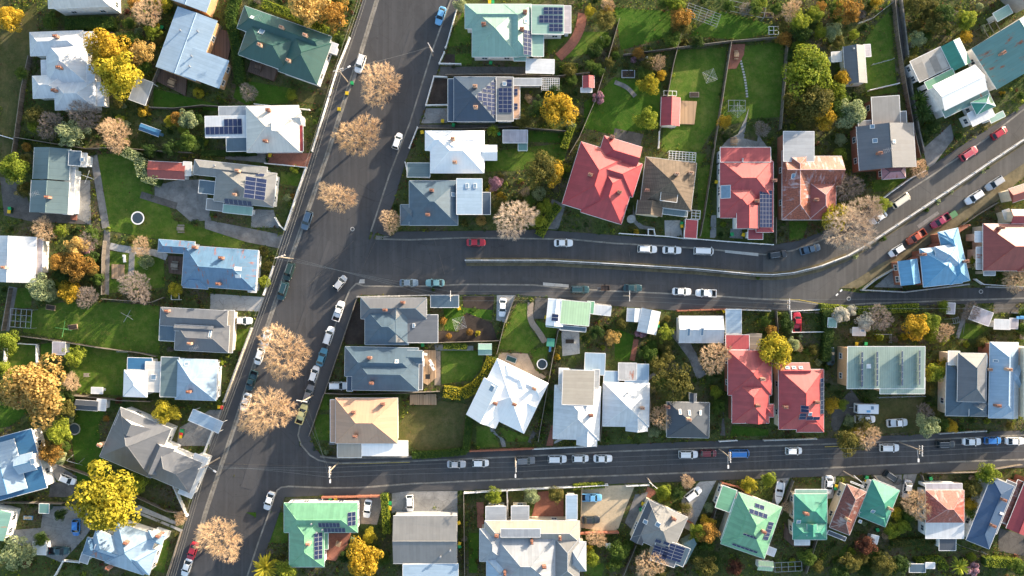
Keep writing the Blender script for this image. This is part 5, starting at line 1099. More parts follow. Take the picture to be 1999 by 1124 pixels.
# ================================================================== STREET POLES AND WIRES
full()
pole('a',679,160,-18,'leaning timber power pole with white crossarms in front of the dark green villa',lamp=-30)
pole('b',572,505,-18,'timber power pole with white crossarms at the garden corner of the blue villa',h=9.3)
pole('c',429,893,-28,'timber power pole with many insulators beside the dark grey gabled villa',lamp=30)
pole('d',845,109,60,'short leaning pole on the footpath beside the pale green villa',h=6,arms=1)
pole('e',884,577,90,'power pole with pink crossarm on the footpath below the cross street',h=8,arms=1)
pole('f',1217,577,90,'power pole on the footpath opposite the parked dark teal car',h=8,arms=1)
pole('g',1511,592,90,'power pole with ladder-like crossarms near the mouth of the lane',h=9)
pole('h',611,772,10,'timber power pole leaning over the dark car with red tail lamps',h=9,arms=1)
pole('i',661,902,90,'power pole with street lamp at the corner of the tan house',lamp=90)
pole('j',1006,892,90,'power pole with street lamp between parked cars in the lower street',lamp=90)
pole('k',1402,875,90,'power pole with orange shaft beside the blue van',lamp=90)
pole('l',1756,863,90,'power pole with double crossarms and lamp near the right of the lower street',lamp=90)
pole('m',1263,932,40,'plain pole by the brick garden path below the lower street',h=7,arms=1)
pole('n',1646,920,40,'plain pole in front of the long brown rusted cottage',h=7,arms=1)
for a, b, l, n in (((760,-90),'a','power lines crossing the front gardens at the top of the main street',4),('a','b','power lines running down the main street past the two villas',4),('b','c','power lines running down the main street past the bare trees',4),('c',(345,1180),'power lines leaving the bottom of the picture along the main street',4),
  ('b','e','thin power lines crossing the main street junction',3),('e','f','power lines above the lower footpath of the cross street, left span',3),('f','g','power lines above the lower footpath of the cross street, right span',3),('g',(2060,590),'power lines following the narrow lane to the right edge',2),
  ('c','i','power lines crossing the main street to the corner of the tan house',3),('i','j','power lines over the lower street in front of the white villa',3),('j','k','power lines over the middle of the lower street',3),('k','l','power lines over the lower street in front of the apartment block',3),('l',(2070,850),'power lines at the right end of the lower street',3),
  ('a','d','single service wire over the top of the main street',1),('i','h','service wires along the lower right footpath of the main street',2)):
    wires(a, b, l, n)
# far left lines along the edge
POLES['x'] = (*P(22,-60), 9, math.radians(-5)); POLES['y'] = (*P(-8,330), 9, math.radians(-5)); wires('x', 'y', 'bundle of pale power lines running down the grass at the left edge', 5)

# ================================================================== CARS
full(); RD = 108.5
for a in (
 (703,124,RD,'suv','white','white wagon parked left of the uppermost bare street tree'),(776,275,RD,'hatch','white','white hatchback parked at the right kerb beside the bright white villa',1),(860,30,RD,'sedan','lightblue','light blue sedan parked at the top of the main street'),
 (599,430,RD,'wagon','bluegrey','dark blue grey wagon parked alone on the left above the gravel drive'),(564,530,RD,'suv','darkgreen','nearly black green four wheel drive under the crossing power lines',0),(552,568,RD,'suv','darkteal','dark teal wagon parked just below another dark one beside the concrete drive'),(664,552,-52,'hatch','silver','silver hatchback turning through the main street junction'),
 (473,626,0,'sedan','white','white sedan parked on the short drive beside a grass plot'),(519,662,RD,'sedan','white','white sedan, upper of two white cars left of the large bare tree'),(506,696,RD,'hatch','white','white hatchback, lower of two white cars left of the large bare tree'),(491,743,RD,'ute','darkteal','dark pickup half hidden beside the lower bare tree'),(479,785,RD,'sedan','white','white sedan left of the lowest bare tree of the pair'),
 (661,607,RD,'ute','white','white pickup with black tray near the corner of the lower block',1),(642,655,RD,'suv','white','white four wheel drive with a laden roof rack',1),(628,697,RD,'sedan','tealblue','blue green sedan between two white vehicles at the right kerb',1),(613,730,RD,'hatch','white','white hatchback parked between the teal sedan and the dark car',1),(602,769,RD,'wagon','grey','dark grey wagon with red tail beneath the leaning pole',1),(589,808,RD,'ute','yellow','pale yellow pickup with an open tray',1),
 (660,753,0,'wagon','white','white wagon on the brick drive of the blue grey villa'),(525,978,RD,'sedan','white','white sedan parked near the lower left street corner'),(717,993,98,'sedan','white','white sedan on the tan drive of the vivid green house'),(131,936,22,'hatch','white','white hatchback in the yard left of the spreading yellow tree'),(148,1030,92,'hatch','blue','deep blue hatchback under the edge of the spreading yellow tree'),(115,1075,0,'ute','darkteal','dark pickup in the concrete yard beside the white shed'),
 (375,1077,RD,'sedan','red','bright red sedan beside the lowest bare street tree'),(364,1108,RD,'sedan','white','white sedan below the bright red one at the bottom edge'),
 (929,473,0,'sedan','red','red sedan parked at the top kerb of the cross street'),(1100,474,0,'sedan','white','white sedan parked alone below the crimson villa',0),(798,552,0,'sedan','bluegrey','dark blue car at the left end of the cross street lower kerb'),(849,552,0,'sedan','teal','pale teal sedan at the lower kerb of the cross street',1),(1132,565,0,'suv','darkteal','dark teal wagon next to the small open trailer'),
 (1264,486,2,'wagon','white','white wagon, left of the pair below the brown tiled house'),(1312,488,2,'sedan','white','white car with sunroof, right of the pair below the brown tiled house'),(1374,490,2,'van','white','white van parked below the coral red villa'),(1518,497,-8,'wagon','dark','black wagon parked where the cross street begins to bend'),(1582,486,-15,'ute','bluegrey','dark blue pickup beside the foot of the sprawling bare tree'),
 (1235,562,0,'sedan','darkteal','dark teal sedan parked right of the pole on the lower kerb'),(1331,569,2,'sedan','white','white sedan in front of the long white garage'),(1378,572,2,'ute','white','white pickup with pale tray beside another white car',1),
 (1715,425,-35,'sedan','white','white car partly under the yellow shrub on the climbing street',1),(1759,391,-35,'van','cream','cream campervan with a dark roof vent on the climbing street'),(1892,299,-33,'suv','pinkred','faded red wagon parked on the climbing street'),(1952,259,-33,'hatch','red','bright red hatchback at the upper right kerb'),
 (1942,358,-33,'wagon','silver','silver wagon at the dry verge near the right edge',1),(1902,385,-33,'wagon','white','long white wagon next to the dry verge',1),(1836,431,-33,'ute','crimson','crimson pickup with a green trailer load behind',1),(1789,462,-33,'ute','orange','orange red pickup parked on the climbing street',1),(1751,489,-33,'hatch','white','white hatchback parked closest to the bright blue house',1),
 (981,600,93,'sedan','white','white sedan on the concrete drive below the cross street'),(1556,628,90,'ute','red','red pickup with black cover on the white walled parking deck',1),(1622,695,92,'sedan','darkteal','dark teal car between hedge and green apartment block',1),(1689,818,0,'ute','white','white car parked beside the caravan on the grass'),(1752,825,-3,'ute','white','white pickup with a cream canopy standing alone on the grass',0),
 (891,906,0,'sedan','silver','pale silver sedan, leftmost parked in the lower street'),(938,904,0,'hatch','white','white hatchback with a dark sunroof in the lower street'),(1026,899,-2,'wagon','grey','grey wagon beside the pole in the lower street'),(1088,896,0,'suv','white','white four wheel drive right of the grey wagon'),(1133,895,0,'hatch','white','white hatchback, second left of the pole-side gap'),(1177,895,0,'sedan','white','white hatchback outside the white cottage'),
 (800,983,88,'hatch','white','white hatchback on the rough concrete yard of the grey building'),(1155,971,0,'ute','lightblue','light blue and white truck on the sandy yard'),(1153,1015,0,'sedan','dark','black car with patterned bonnet on the sandy yard'),
 (1344,887,0,'wagon','white','white wagon parked outside the dark slate cottage'),(1383,885,0,'hatch','maroon','maroon hatchback with black roof beside the power pole'),(1444,885,0,'van','blue','bright blue van in the lower street'),(1550,880,0,'hatch','white','white hatchback outside the red villa with roof lights'),(1353,964,-38,'suv','white','white wagon angled on the pale concrete drive'),
 (1737,874,0,'wagon','white','white wagon with sunroof beside the olive roadside tree'),(1846,867,0,'suv','dark','black wagon, left of four cars at the right of the lower street'),(1898,862,0,'sedan','white','white sedan between the black wagon and the blue car'),(1939,860,0,'hatch','blue','bright blue hatchback near the right edge'),(1982,861,0,'sedan','white','white sedan, last car at the right edge'),
 (1618,947,95,'sedan','white','white sedan parked between the teal house and rusted cottage'),(1743,933,33,'wagon','dark','black wagon angled off the lower street'),(1771,955,100,'sedan','silver','silver sedan in the drive beside the rust orange roof')):
    car(*a[:6], flip=len(a) > 6 and a[6] == 1, z=0.06 if a[5].endswith(('drive','yard')) else 0.0)
# caravan, trailers, boat
def simple(name, label, cat, x, y, ang, parts, group=None, z=0.0):
    """parts: (part name, material, [(kind, ...)])"""
    X, Y = W(x, y); o = thing(name, label, cat, (X, Y, z), math.radians(-ang), group)
    for nm, mat, prim in parts:
        m = MB()
        for p in prim:
            if p[0] == 'b': m.box(p[1], p[2], p[3] if len(p) > 3 else 0, 0, p[4] if len(p) > 4 else 1.0)
            elif p[0] == 't': m.tube(p[1], p[2], p[3], p[4] if len(p) > 4 else None, n=p[5] if len(p) > 5 else 8)
        m.build(nm, mat, o, origin=(0,0,0))
    return o
def wheels2(hw, x=0.0, r=.3): return [('wheel', M_TYRE, [('t',(x,s*hw-.1,r),(x,s*hw+.1,r),r,r,14)]) for s in (-1, 1)]
simple('caravan','white caravan with blue roof hatches on the grass','caravan',1685,795,1,[('body',PAINT['white'],[('b',(0,0,1.35),(4.8,2.2,2.0)),('b',(0,0,2.38),(4.5,2.0,.1))]),('roof_hatch',M_SKYG,[('b',(.9,.3,2.47),(.6,.7,.12))]),('roof_hatch',PAINT['lightblue'],[('b',(0,-.5,2.47),(.8,.5,.12))]),('front_window',M_CARGL,[('b',(-2.43,0,1.6),(.06,1.5,.7))]),('drawbar',M_STEEL,[('b',(-2.9,0,.5),(1.2,.1,.1))])]+wheels2(1.0))
simple('box_trailer','small open brown trailer next to the dark teal wagon','trailer',1181,562,0,[('tray',M_DECK,[('b',(0,0,.6),(1.9,1.25,.08)),('b',(0,.6,.8),(1.9,.06,.4)),('b',(0,-.6,.8),(1.9,.06,.4)),('b',(.95,0,.8),(.06,1.2,.4)),('b',(-.95,0,.8),(.06,1.2,.4))]),('drawbar',M_STEEL,[('b',(-1.4,0,.5),(.9,.08,.08))])]+wheels2(.72))
simple('trailer','green covered trailer hitched behind the crimson pickup','trailer',1856,420,-33,[('tray',plain('green tarp',(.08,.2,.09,1)),[('b',(0,0,.75),(1.9,1.3,.5))]),('drawbar',M_STEEL,[('b',(-1.3,0,.5),(.8,.08,.08))])]+wheels2(.72))
bo = MB()
for (xa, wa), (xb, wb) in zip([(-2.6,.95),(-.5,1.05),(1.2,.85),(2.2,.4),(2.7,.02)][:-1], [(-.5,1.05),(1.2,.85),(2.2,.4),(2.7,.02)]):
    for s in (-1, 1): bo.poly([(xa,s*wa,1.1),(xb,s*wb,1.1),(xb,s*wb*.4,.5),(xa,s*wa*.4,.5)]); bo.poly([(xa,s*wa,1.1),(xb,s*wb,1.1),(xb,s*wb*.75,1.12),(xa,s*wa*.75,1.12)])
    bo.poly([(xa,-wa*.75,.85),(xb,-wb*.75,.85),(xb,wb*.75,.85),(xa,wa*.75,.85)])
bo.poly([(-2.6,-.95,1.1),(-2.6,.95,1.1),(-2.6,.4,.5),(-2.6,-.4,.5)])
q = simple('boat','white open runabout boat on its trailer beside the bright green villa','boat',1518,960,100,[('windscreen',M_CARGL,[('b',(.7,0,1.3),(.08,1.3,.35))]),('seat',M_DARK,[('b',(-.6,.35,1.1),(.5,.5,.4))]),('seat',M_DARK,[('b',(-.6,-.35,1.1),(.5,.5,.4))]),('outboard_motor',M_DARK,[('b',(-2.8,0,1.2),(.4,.4,.7))]),('trailer_frame',M_STEEL,[('b',(.6,0,.45),(6.2,.12,.1))])]+wheels2(.9))
bo.build('hull', PAINT['white'], q, origin=(0,0,0))

# ================================================================== TREES
full(); BT = 'bare street trees along the main street'
for a in ((741,164,47,'peachy bare tree, uppermost on the main street',0),(700,265,52,'large peachy bare tree, second down the main street',1),(658,385,42,'peachy bare tree, third down the main street, left of the manhole',2),(553,688,55,'broad peachy bare tree overhanging the main street above its twin',0),(520,803,60,'widest peachy bare tree, just above the lower junction',1),(428,1052,50,'round peachy bare tree near the bottom of the main street',2)):
    tree(*a[:3],'bare','twig',a[3],group=BT,var=a[4],hs=(.95,1.1,.85)[a[4]],sx=(1.06,.86,1.0,.94,1.08,.9)[int(a[1]) % 6],ang=a[0]*7 % 360)
T = [
 (1005,428,46,'bare','btwig','pale bare tree hanging over the cross street footpath'),(762,432,26,'bare','twig','small peachy bare tree on the corner of the blue grey house'),(1658,448,52,'bare','btwig','wide sprawling bare beige tree on the bend of the cross street'),(1690,410,36,'bare','btwig','paler bare tree behind the sprawling beige one'),(1655,365,32,'bare','gtwig','grey bare tree between the rusted house and the grey house'),
 (290,20,34,'bare','twig','bare peach tree near the top beside two bins'),(600,15,42,'leafy','peach','orange and gold roadside tree at the top of the main street'),(655,30,38,'airy','orange','thin orange leaved tree at the top kerb of the main street'),
 (205,95,46,'leafy','gold','golden tree beside the many-gabled villa, upper half'),(235,140,52,'leafy','yellow','bright yellow tree spilling over the grey carport'),(275,100,28,'leafy','peach','pale peach tree right of the golden one'),(282,218,18,'shrub','gold','dark gold bush below the carport'),
 (225,262,36,'bare','twig','copper bare tree right of the olive bushes'),(140,262,36,'airy','silver','grey green tree below the many-gabled villa'),(100,245,30,'bare','gtwig','grey bare tree left of the grey green one'),(165,225,34,'bare','gtwig','tangled grey bare tree under the many-gabled villa'),(70,225,24,'leafy','olive','olive bush by the left grass strip'),(365,230,23,'leafy','silver','pale silver green bush left of the solar wing'),
 (28,325,34,'leafy','lime','lime yellow tree left of the long grey green house'),(44,372,18,'leafy','olive','dark olive bush beneath the lime yellow tree'),(20,35,28,'leafy','gold','golden bush in the grass at the top left corner'),(42,145,16,'leafy','green','bright green bush on the grass strip at the left'),
 (85,447,26,'bare','twig','rust coloured bare bush above the orange tree'),(118,450,18,'airy','lime','thin lime bush right of the rust coloured one'),(148,480,26,'leafy','peach','orange leaved tree, top of the orange cluster'),(118,512,24,'leafy','orange','orange leaved tree, left of the orange cluster'),(152,520,34,'leafy','orange','orange leaved tree, largest of the orange cluster'),
 (78,562,30,'leafy','silver','grey green tree below the white house at the left edge'),(135,572,26,'leafy','gold','mustard gold tree below the orange cluster'),(170,580,24,'bare','gtwig','grey bare shrub tree right of the mustard gold one'),(190,545,15,'leafy','green','light green bush beside the gravel path'),
 (265,560,36,'bare','gtwig','grey bare fruit tree in the patio garden'),(285,510,17,'ball','silver','round grey clipped bush on the lawn'),(275,482,22,'bare','twig','brown bare tree by the pale path'),(380,358,0.1,'shrub','green',None),
 (68,758,68,'leafy','peach','huge pale orange tree at the left edge'),(15,668,26,'leafy','lime','lime tree cut by the left edge above the huge orange one'),(148,695,27,'airy','lime','feathery lime tree on the rear lawn'),(140,745,20,'bare','twig','brown bare bush right of the huge orange tree'),(130,800,24,'airy','olive','olive tree under the huge orange tree'),
 (322,805,28,'leafy','yellow','round yellow tree beside the pale blue carport'),(118,845,28,'leafy','lime','bright lime tree above the brown hedge tree'),(100,885,28,'leafy','orange','brown orange tree right of the blue and white house'),(200,975,72,'leafy','yellow','spreading yellow tree over the concrete yard'),
 (118,1005,14,'leafy','dark','dark green bush in the concrete yard'),(82,1052,18,'leafy','green','green bush behind the white shed'),(35,1080,44,'airy','silver','grey leafed tree in the bottom left corner'),(300,1096,10,'shrub','gold','small orange bush on the grass by the main street'),
 (520,1106,30,'palm','yellow','yellow green palm at the bottom by the main street corner'),(712,1092,42,'leafy','gold','brilliant gold tree below the vivid green house'),(1088,210,42,'leafy','gold','round brilliant gold tree beside the navy house'),(1020,238,18,'leafy','olive','round olive bush beside the navy house patio'),
 (1114,245,11,'ball','silver','small pale round bush under the brilliant gold tree'),(1060,330,38,'leafy','olive','dark tree with yellow highlights behind the crimson villa'),(1078,335,28,'leafy','gold','yellow topped tree half over the dark one'),(1052,378,16,'ball','silver','round pale grey bush beneath the yellow topped tree'),(1026,375,12,'bare','twig','brown bare shrub left of the pale grey bush'),
 (1168,192,17,'shrub','pink','pink blossom tree below the red shed'),(1264,232,26,'leafy','lime','round lime tree above the crimson villa'),(1268,165,24,'leafy','yellow','yellow tree on the lawn near the studio'),(1257,145,15,'leafy','green','bright green bush behind the yellow lawn tree'),(1330,35,28,'leafy','orange','orange topped tree near the glasshouse frame'),(1330,50,22,'leafy','olive','olive tree under the orange topped one'),
 (1415,238,16,'leafy','gold','golden bush by the long timber fence'),(1580,140,54,'leafy','lime','large yellow green tree right of the long lawn'),(1585,200,44,'leafy','olive','olive lower half of the tall backyard trees'),(1610,225,30,'leafy','gold','gold tree beside the pale round tree'),(1662,220,33,'leafy','silver','pale green round tree above the grey house'),(1648,152,22,'leafy','gold','gold olive tree beside the grey cottage'),
 (1658,20,36,'airy','orange','brown leafed tree at the top between the backyards'),(1625,60,20,'leafy','silver','grey green tree beside the tin shelter'),(1545,20,24,'bare','twig','bare copper tree near the chicken run'),(1590,30,20,'leafy','lime','lime tree at the top centre right'),
 (1640,300,16,'leafy','lime','lime bush beside the rusted house'),(1628,425,34,'leafy','yellow','yellow green tree on the bend of the cross street'),(1720,400,20,'leafy','lime','lime shrub leaning over the white car'),(1792,195,20,'palm','green','dark tree fern beside the white and green house'),(1800,220,22,'palm','dark','darker tree fern below the other one'),
 (1885,40,24,'leafy','lime','lime bush cluster below the small green garage'),(1886,70,15,'leafy','gold','gold bush near the small green garage'),(1845,30,26,'leafy','dark','dark tree near the top right'),(1780,120,16,'leafy','olive','olive bush by the dark retaining strip'),(1905,510,16,'leafy','lime','lime bush between the blue and terracotta houses'),(1985,545,30,'bare','twig','bare brown tree at the right edge over the lane'),
 (1795,330,20,'bare','twig','bare orange bush beside the pink porch'),(1300,650,22,'airy','lime','thin lime tree left of the long white garage'),(1195,658,18,'leafy','peach','cream topped bush beside the street sheds'),(1215,630,15,'leafy','olive','olive bush under the pale street shed'),(1250,648,16,'shrub','pink','pink magnolia in front of the gabled street shed'),
 (1395,698,36,'bare','twig','bare brown tree left of the red villa'),(1320,745,46,'airy','olive','large thin olive tree above the dark slate cottage'),(1285,715,26,'airy','olive','paler olive tree left of the large thin one'),(1290,815,26,'bare','twig','bare reddish tree beside the slate cottage'),(1512,680,41,'leafy','yellow','bright yellow tree between the two red villas'),
 (1790,635,30,'leafy','gold','golden tree above the green apartment block'),(1718,620,28,'bare','gtwig','grey bare tree right of the white blossom'),(1640,612,20,'leafy','blossom','white blossom tree, left one by the lane hedge'),(1660,606,14,'leafy','blossom','small white blossom tree between two others'),(1688,628,20,'leafy','blossom','white blossom tree, right one by the lane hedge'),
 (1842,648,22,'bare','twig','bare brown shrub tree below the climbing frame'),(1840,660,14,'leafy','lime','lime bush below the climbing frame'),(1895,608,22,'bare','gtwig','bare grey tree by the faded tin shed'),(1845,598,15,'leafy','lime','lime bush beside the narrow lilac shed'),(1918,668,14,'leafy','olive','olive bush left of the pale brick-sided house'),
 (1822,725,24,'leafy','lime','lime green tree at the right end of the apartment block'),(1845,715,20,'leafy','yellow','yellow green tree next to the lime one'),(1815,762,14,'leafy','olive','olive shrub under the lime green tree'),(1812,830,26,'leafy','silver','grey green tree by the footpath above the black wagon'),(1805,805,20,'bare','gtwig','grey bare shrub above the grey green tree'),
 (1656,866,30,'leafy','olive','olive roadside tree, darker of the pair on the lower street'),(1692,852,28,'bare','twig','copper bare tree behind the olive roadside tree'),(1676,845,18,'leafy','gold','gold bush between olive and copper trees'),(1622,790,18,'leafy','gold','gold brown bush right of the second red villa'),(1643,790,14,'leafy','lime','lime bush beside the caravan lawn'),
 (1384,1040,26,'leafy','orange','orange tree between slate and bright green houses'),(1294,960,19,'leafy','lime','green shrub over the brick path below the lower street'),(1342,940,16,'bare','twig','copper bush above the angled white wagon'),(1340,992,14,'leafy','olive','olive bush beneath the angled white wagon'),(1343,1000,15,'bare','btwig','beige bare shrub next to the pale drive'),
 (1385,990,14,'airy','silver','whitish bare shrub by the bright green villa'),(1270,1100,34,'bare','twig','copper bare tree at the bottom below the solar wing'),(1380,1105,26,'leafy','olive','olive tree at the bottom under the bright green villa'),(963,968,19,'leafy','lime','vivid lime round tree by the mansion fence'),(1037,970,18,'leafy','silver','pale green bush beside the mansion bay'),
 (1085,968,20,'leafy','olive','dark olive bush in the mansion brick court'),(1155,1090,20,'leafy','lime','lime bush in the rough garden right of the mansion'),(1165,1050,22,'bare','twig','bare brown bush by the orange garden wall'),(1500,935,18,'leafy','lime','lime shrub above the boat'),(1460,945,20,'leafy','yellow','yellow shrub strip over the bright green villa'),
 (1537,990,14,'bare','twig','small bare pink tree left of the teal house'),(1790,985,32,'bare','twig','bare rusty tree left of the rust orange roof'),(1770,1008,16,'leafy','green','green bush under the bare rusty tree'),(1900,955,22,'leafy','olive','olive tree right of the rust orange roof, upper'),(1905,1005,20,'leafy','green','green tree right of the rust orange roof, lower'),
 (1895,985,16,'leafy','gold','gold green bush between the two trees by the rust orange roof'),(1930,925,26,'leafy','lime','yellow green hedge tree at the navy terrace'),(1692,1065,24,'leafy','maroon','maroon tinged tree at the bottom right'),(1725,1100,26,'leafy','olive','olive tree at the bottom right between sheds'),(1660,1100,24,'leafy','olive','olive green tree below the rusted cottage'),(1740,1038,18,'leafy','lime','lime tree right of the small white tilted shed'),
 (1758,1105,22,'leafy','dark','dark tree left of the blue grey garden shed'),(1872,1105,20,'palm','lime','green yucca like palm at the bottom right'),(1900,1110,18,'shrub','pink','pink blossoming bush at the bottom right'),(1990,1110,20,'leafy','green','green tree in the bottom right corner'),
 (1180,80,14,'ball','green','round clipped green bush, upper of two'),(1161,97,17,'ball','dark','round clipped dark green bush, lower of two'),(1112,136,17,'ball','olive','long clipped bush by the white carport'),(900,10,16,'leafy','silver','pale bush at the corner of the pale green villa'),(963,255,14,'palm','lime','green yellow cordyline between navy and white villas'),
 (1142,640,0.1,'shrub','green',None),(865,626,9,'ball','orange','round orange bush in the circular garden bed'),(876,656,7,'ball','orange','small bright orange bush at the bed corner'),(932,650,9,'shrub','yellow','yellow spiky bush in the round garden bed'),(917,648,8,'ball','orange','amber bush beside the yellow spiky one'),(1000,400,0.1,'shrub','green',None),
 (938,385,0.1,'shrub','green',None),(939,430,12,'ball','peach','rounded peach bush below the ribbed annexe'),(958,368,11,'shrub','yellow','yellow bush right of the ribbed annexe'),(980,388,14,'shrub','gold','gold bush between annexe and bare tree'),(1065,405,18,'leafy','lime','lime hedge tree beside the bare cross street tree'),
 (1052,430,18,'leafy','lime','lime bush at the footpath by the bare cross street tree'),(958,446,0.1,'shrub','green',None),(515,490,12,'ball','olive','round olive bush above its twin by the street wall'),(522,520,12,'ball','olive','round olive bush, middle one by the street wall'),(516,550,14,'ball','lime','yellow green bush, lowest by the street wall'),(1085,530,0.1,'shrub','green',None),
 (568,185,13,'leafy','lime','light green bush in the dark green villa garden'),(485,180,20,'bare','gtwig','small bare tree in the dark green villa garden'),(575,330,12,'shrub','lime','lime shrub row beside the brick drive'),(560,385,10,'airy','silver','silvery blue bush in the street front garden'),(432,707,12,'shrub','lime','bright lime shrub outside the white blue villa'),
]
for a in T:
    if a[5]: tree(a[0],a[1],a[2],a[3],a[4],a[5],'bush' if ('bush' in a[5] or 'shrub' in a[5]) else 'tree',name='bush' if ('bush' in a[5] or 'shrub' in a[5]) else 'tree')
for ln, w_, h_, lf, lb in (([(462,-10),(450,35),(462,85),(470,165)],2.2,1.9,'green','tall curving green hedge between the pale ribbed roof and the dark green villa'),([(866,763),(901,769),(928,755),(950,731),(962,697)],2.6,1.8,'yellow','thick curving lime yellow hedge around the lawn above the tan house'),
  ([(515,8),(560,25),(640,62)],1.8,1.6,'lime','long hedge along the top side of the dark green villa'),([(130,48),(225,45)],2.6,1.7,'green','pale green hedge under the white house with the blue balcony'),([(805,888),(850,886),(910,880),(918,800)],1.5,1.5,'green','clipped hedge round the rough lawn below the curving hedge'),
  ([(500,298),(395,300)],1.2,1.4,'dark','dark hedge between cream villa and grey bungalow'),([(1090,400),(1068,430),(1052,460)],2.0,1.7,'lime','lime hedge beside the sloping concrete drive'),([(751,963),(756,1040)],1.6,1.8,'lime','narrow hedge right of the tan drive'),([(1600,600),(1680,606),(1790,600)],1.8,1.6,'lime','bright hedge along the lane behind the blossom trees'),
  ([(1612,605),(1616,650),(1610,705)],2.0,2.0,'dark','dark hedge left of the green apartment block'),([(1100,290),(1118,240)],1.6,1.6,'lime','thin hedge left of the crimson villa'),([(1118,950),(1180,946)],1.2,1.2,'lime','short hedge at the street behind the sandy yard'),([(1785,1095),(1835,1090),(1845,1110)],1.4,1.4,'lime','low hedge around the blue grey garden shed'),
  ([(865,675),(912,676)],1.3,1.2,'lime','low clipped hedge above the square lawn'),([(245,296),(275,310),(282,345),(312,355)],2.2,2.6,'silver','pale leafy climber wrapped round the rust red garage'),([(540,212),(572,212)],1.3,1.3,'yellow','long boat shaped clipped yellow hedge'),([(1093,132),(1128,133)],2.0,1.2,'lime','clipped pale green box hedge by the white carport'),([(1740,1060),(1860,1052)],1.6,1.5,'olive','olive hedge below the rust orange house'),([(1920,1095),(1990,1098)],2.0,1.8,'lime','lime hedge at the bottom right corner'),
  ([(845,560),(846,568)],.5,.5,'green','tiny weed tuft row at the footpath edge of the cross street'),([(1668,250),(1668,180)],.6,.6,'green','thin hedge by the grey cottage')):
    hedge(ln, w_, h_, lf, lb)
for i, (x, y, r) in enumerate(((1918,333,8),(1928,327,7),(1830,393,9),(1808,409,8),(1857,374,7),(1723,466,9),(1670,500,8),(1480,541,6))):
    tree(x,y,r,'shrub','green' if i % 2 else 'silver','leafy weed bush sprouting from the median wall, ' + ('first from the top right','second from the top right','fourth from the top right','fifth from the top right','third from the top right','sixth from the top right','seventh from the top right','last, nearest the blossom end')[i],'bush','bush',group='weed bushes along the median wall')
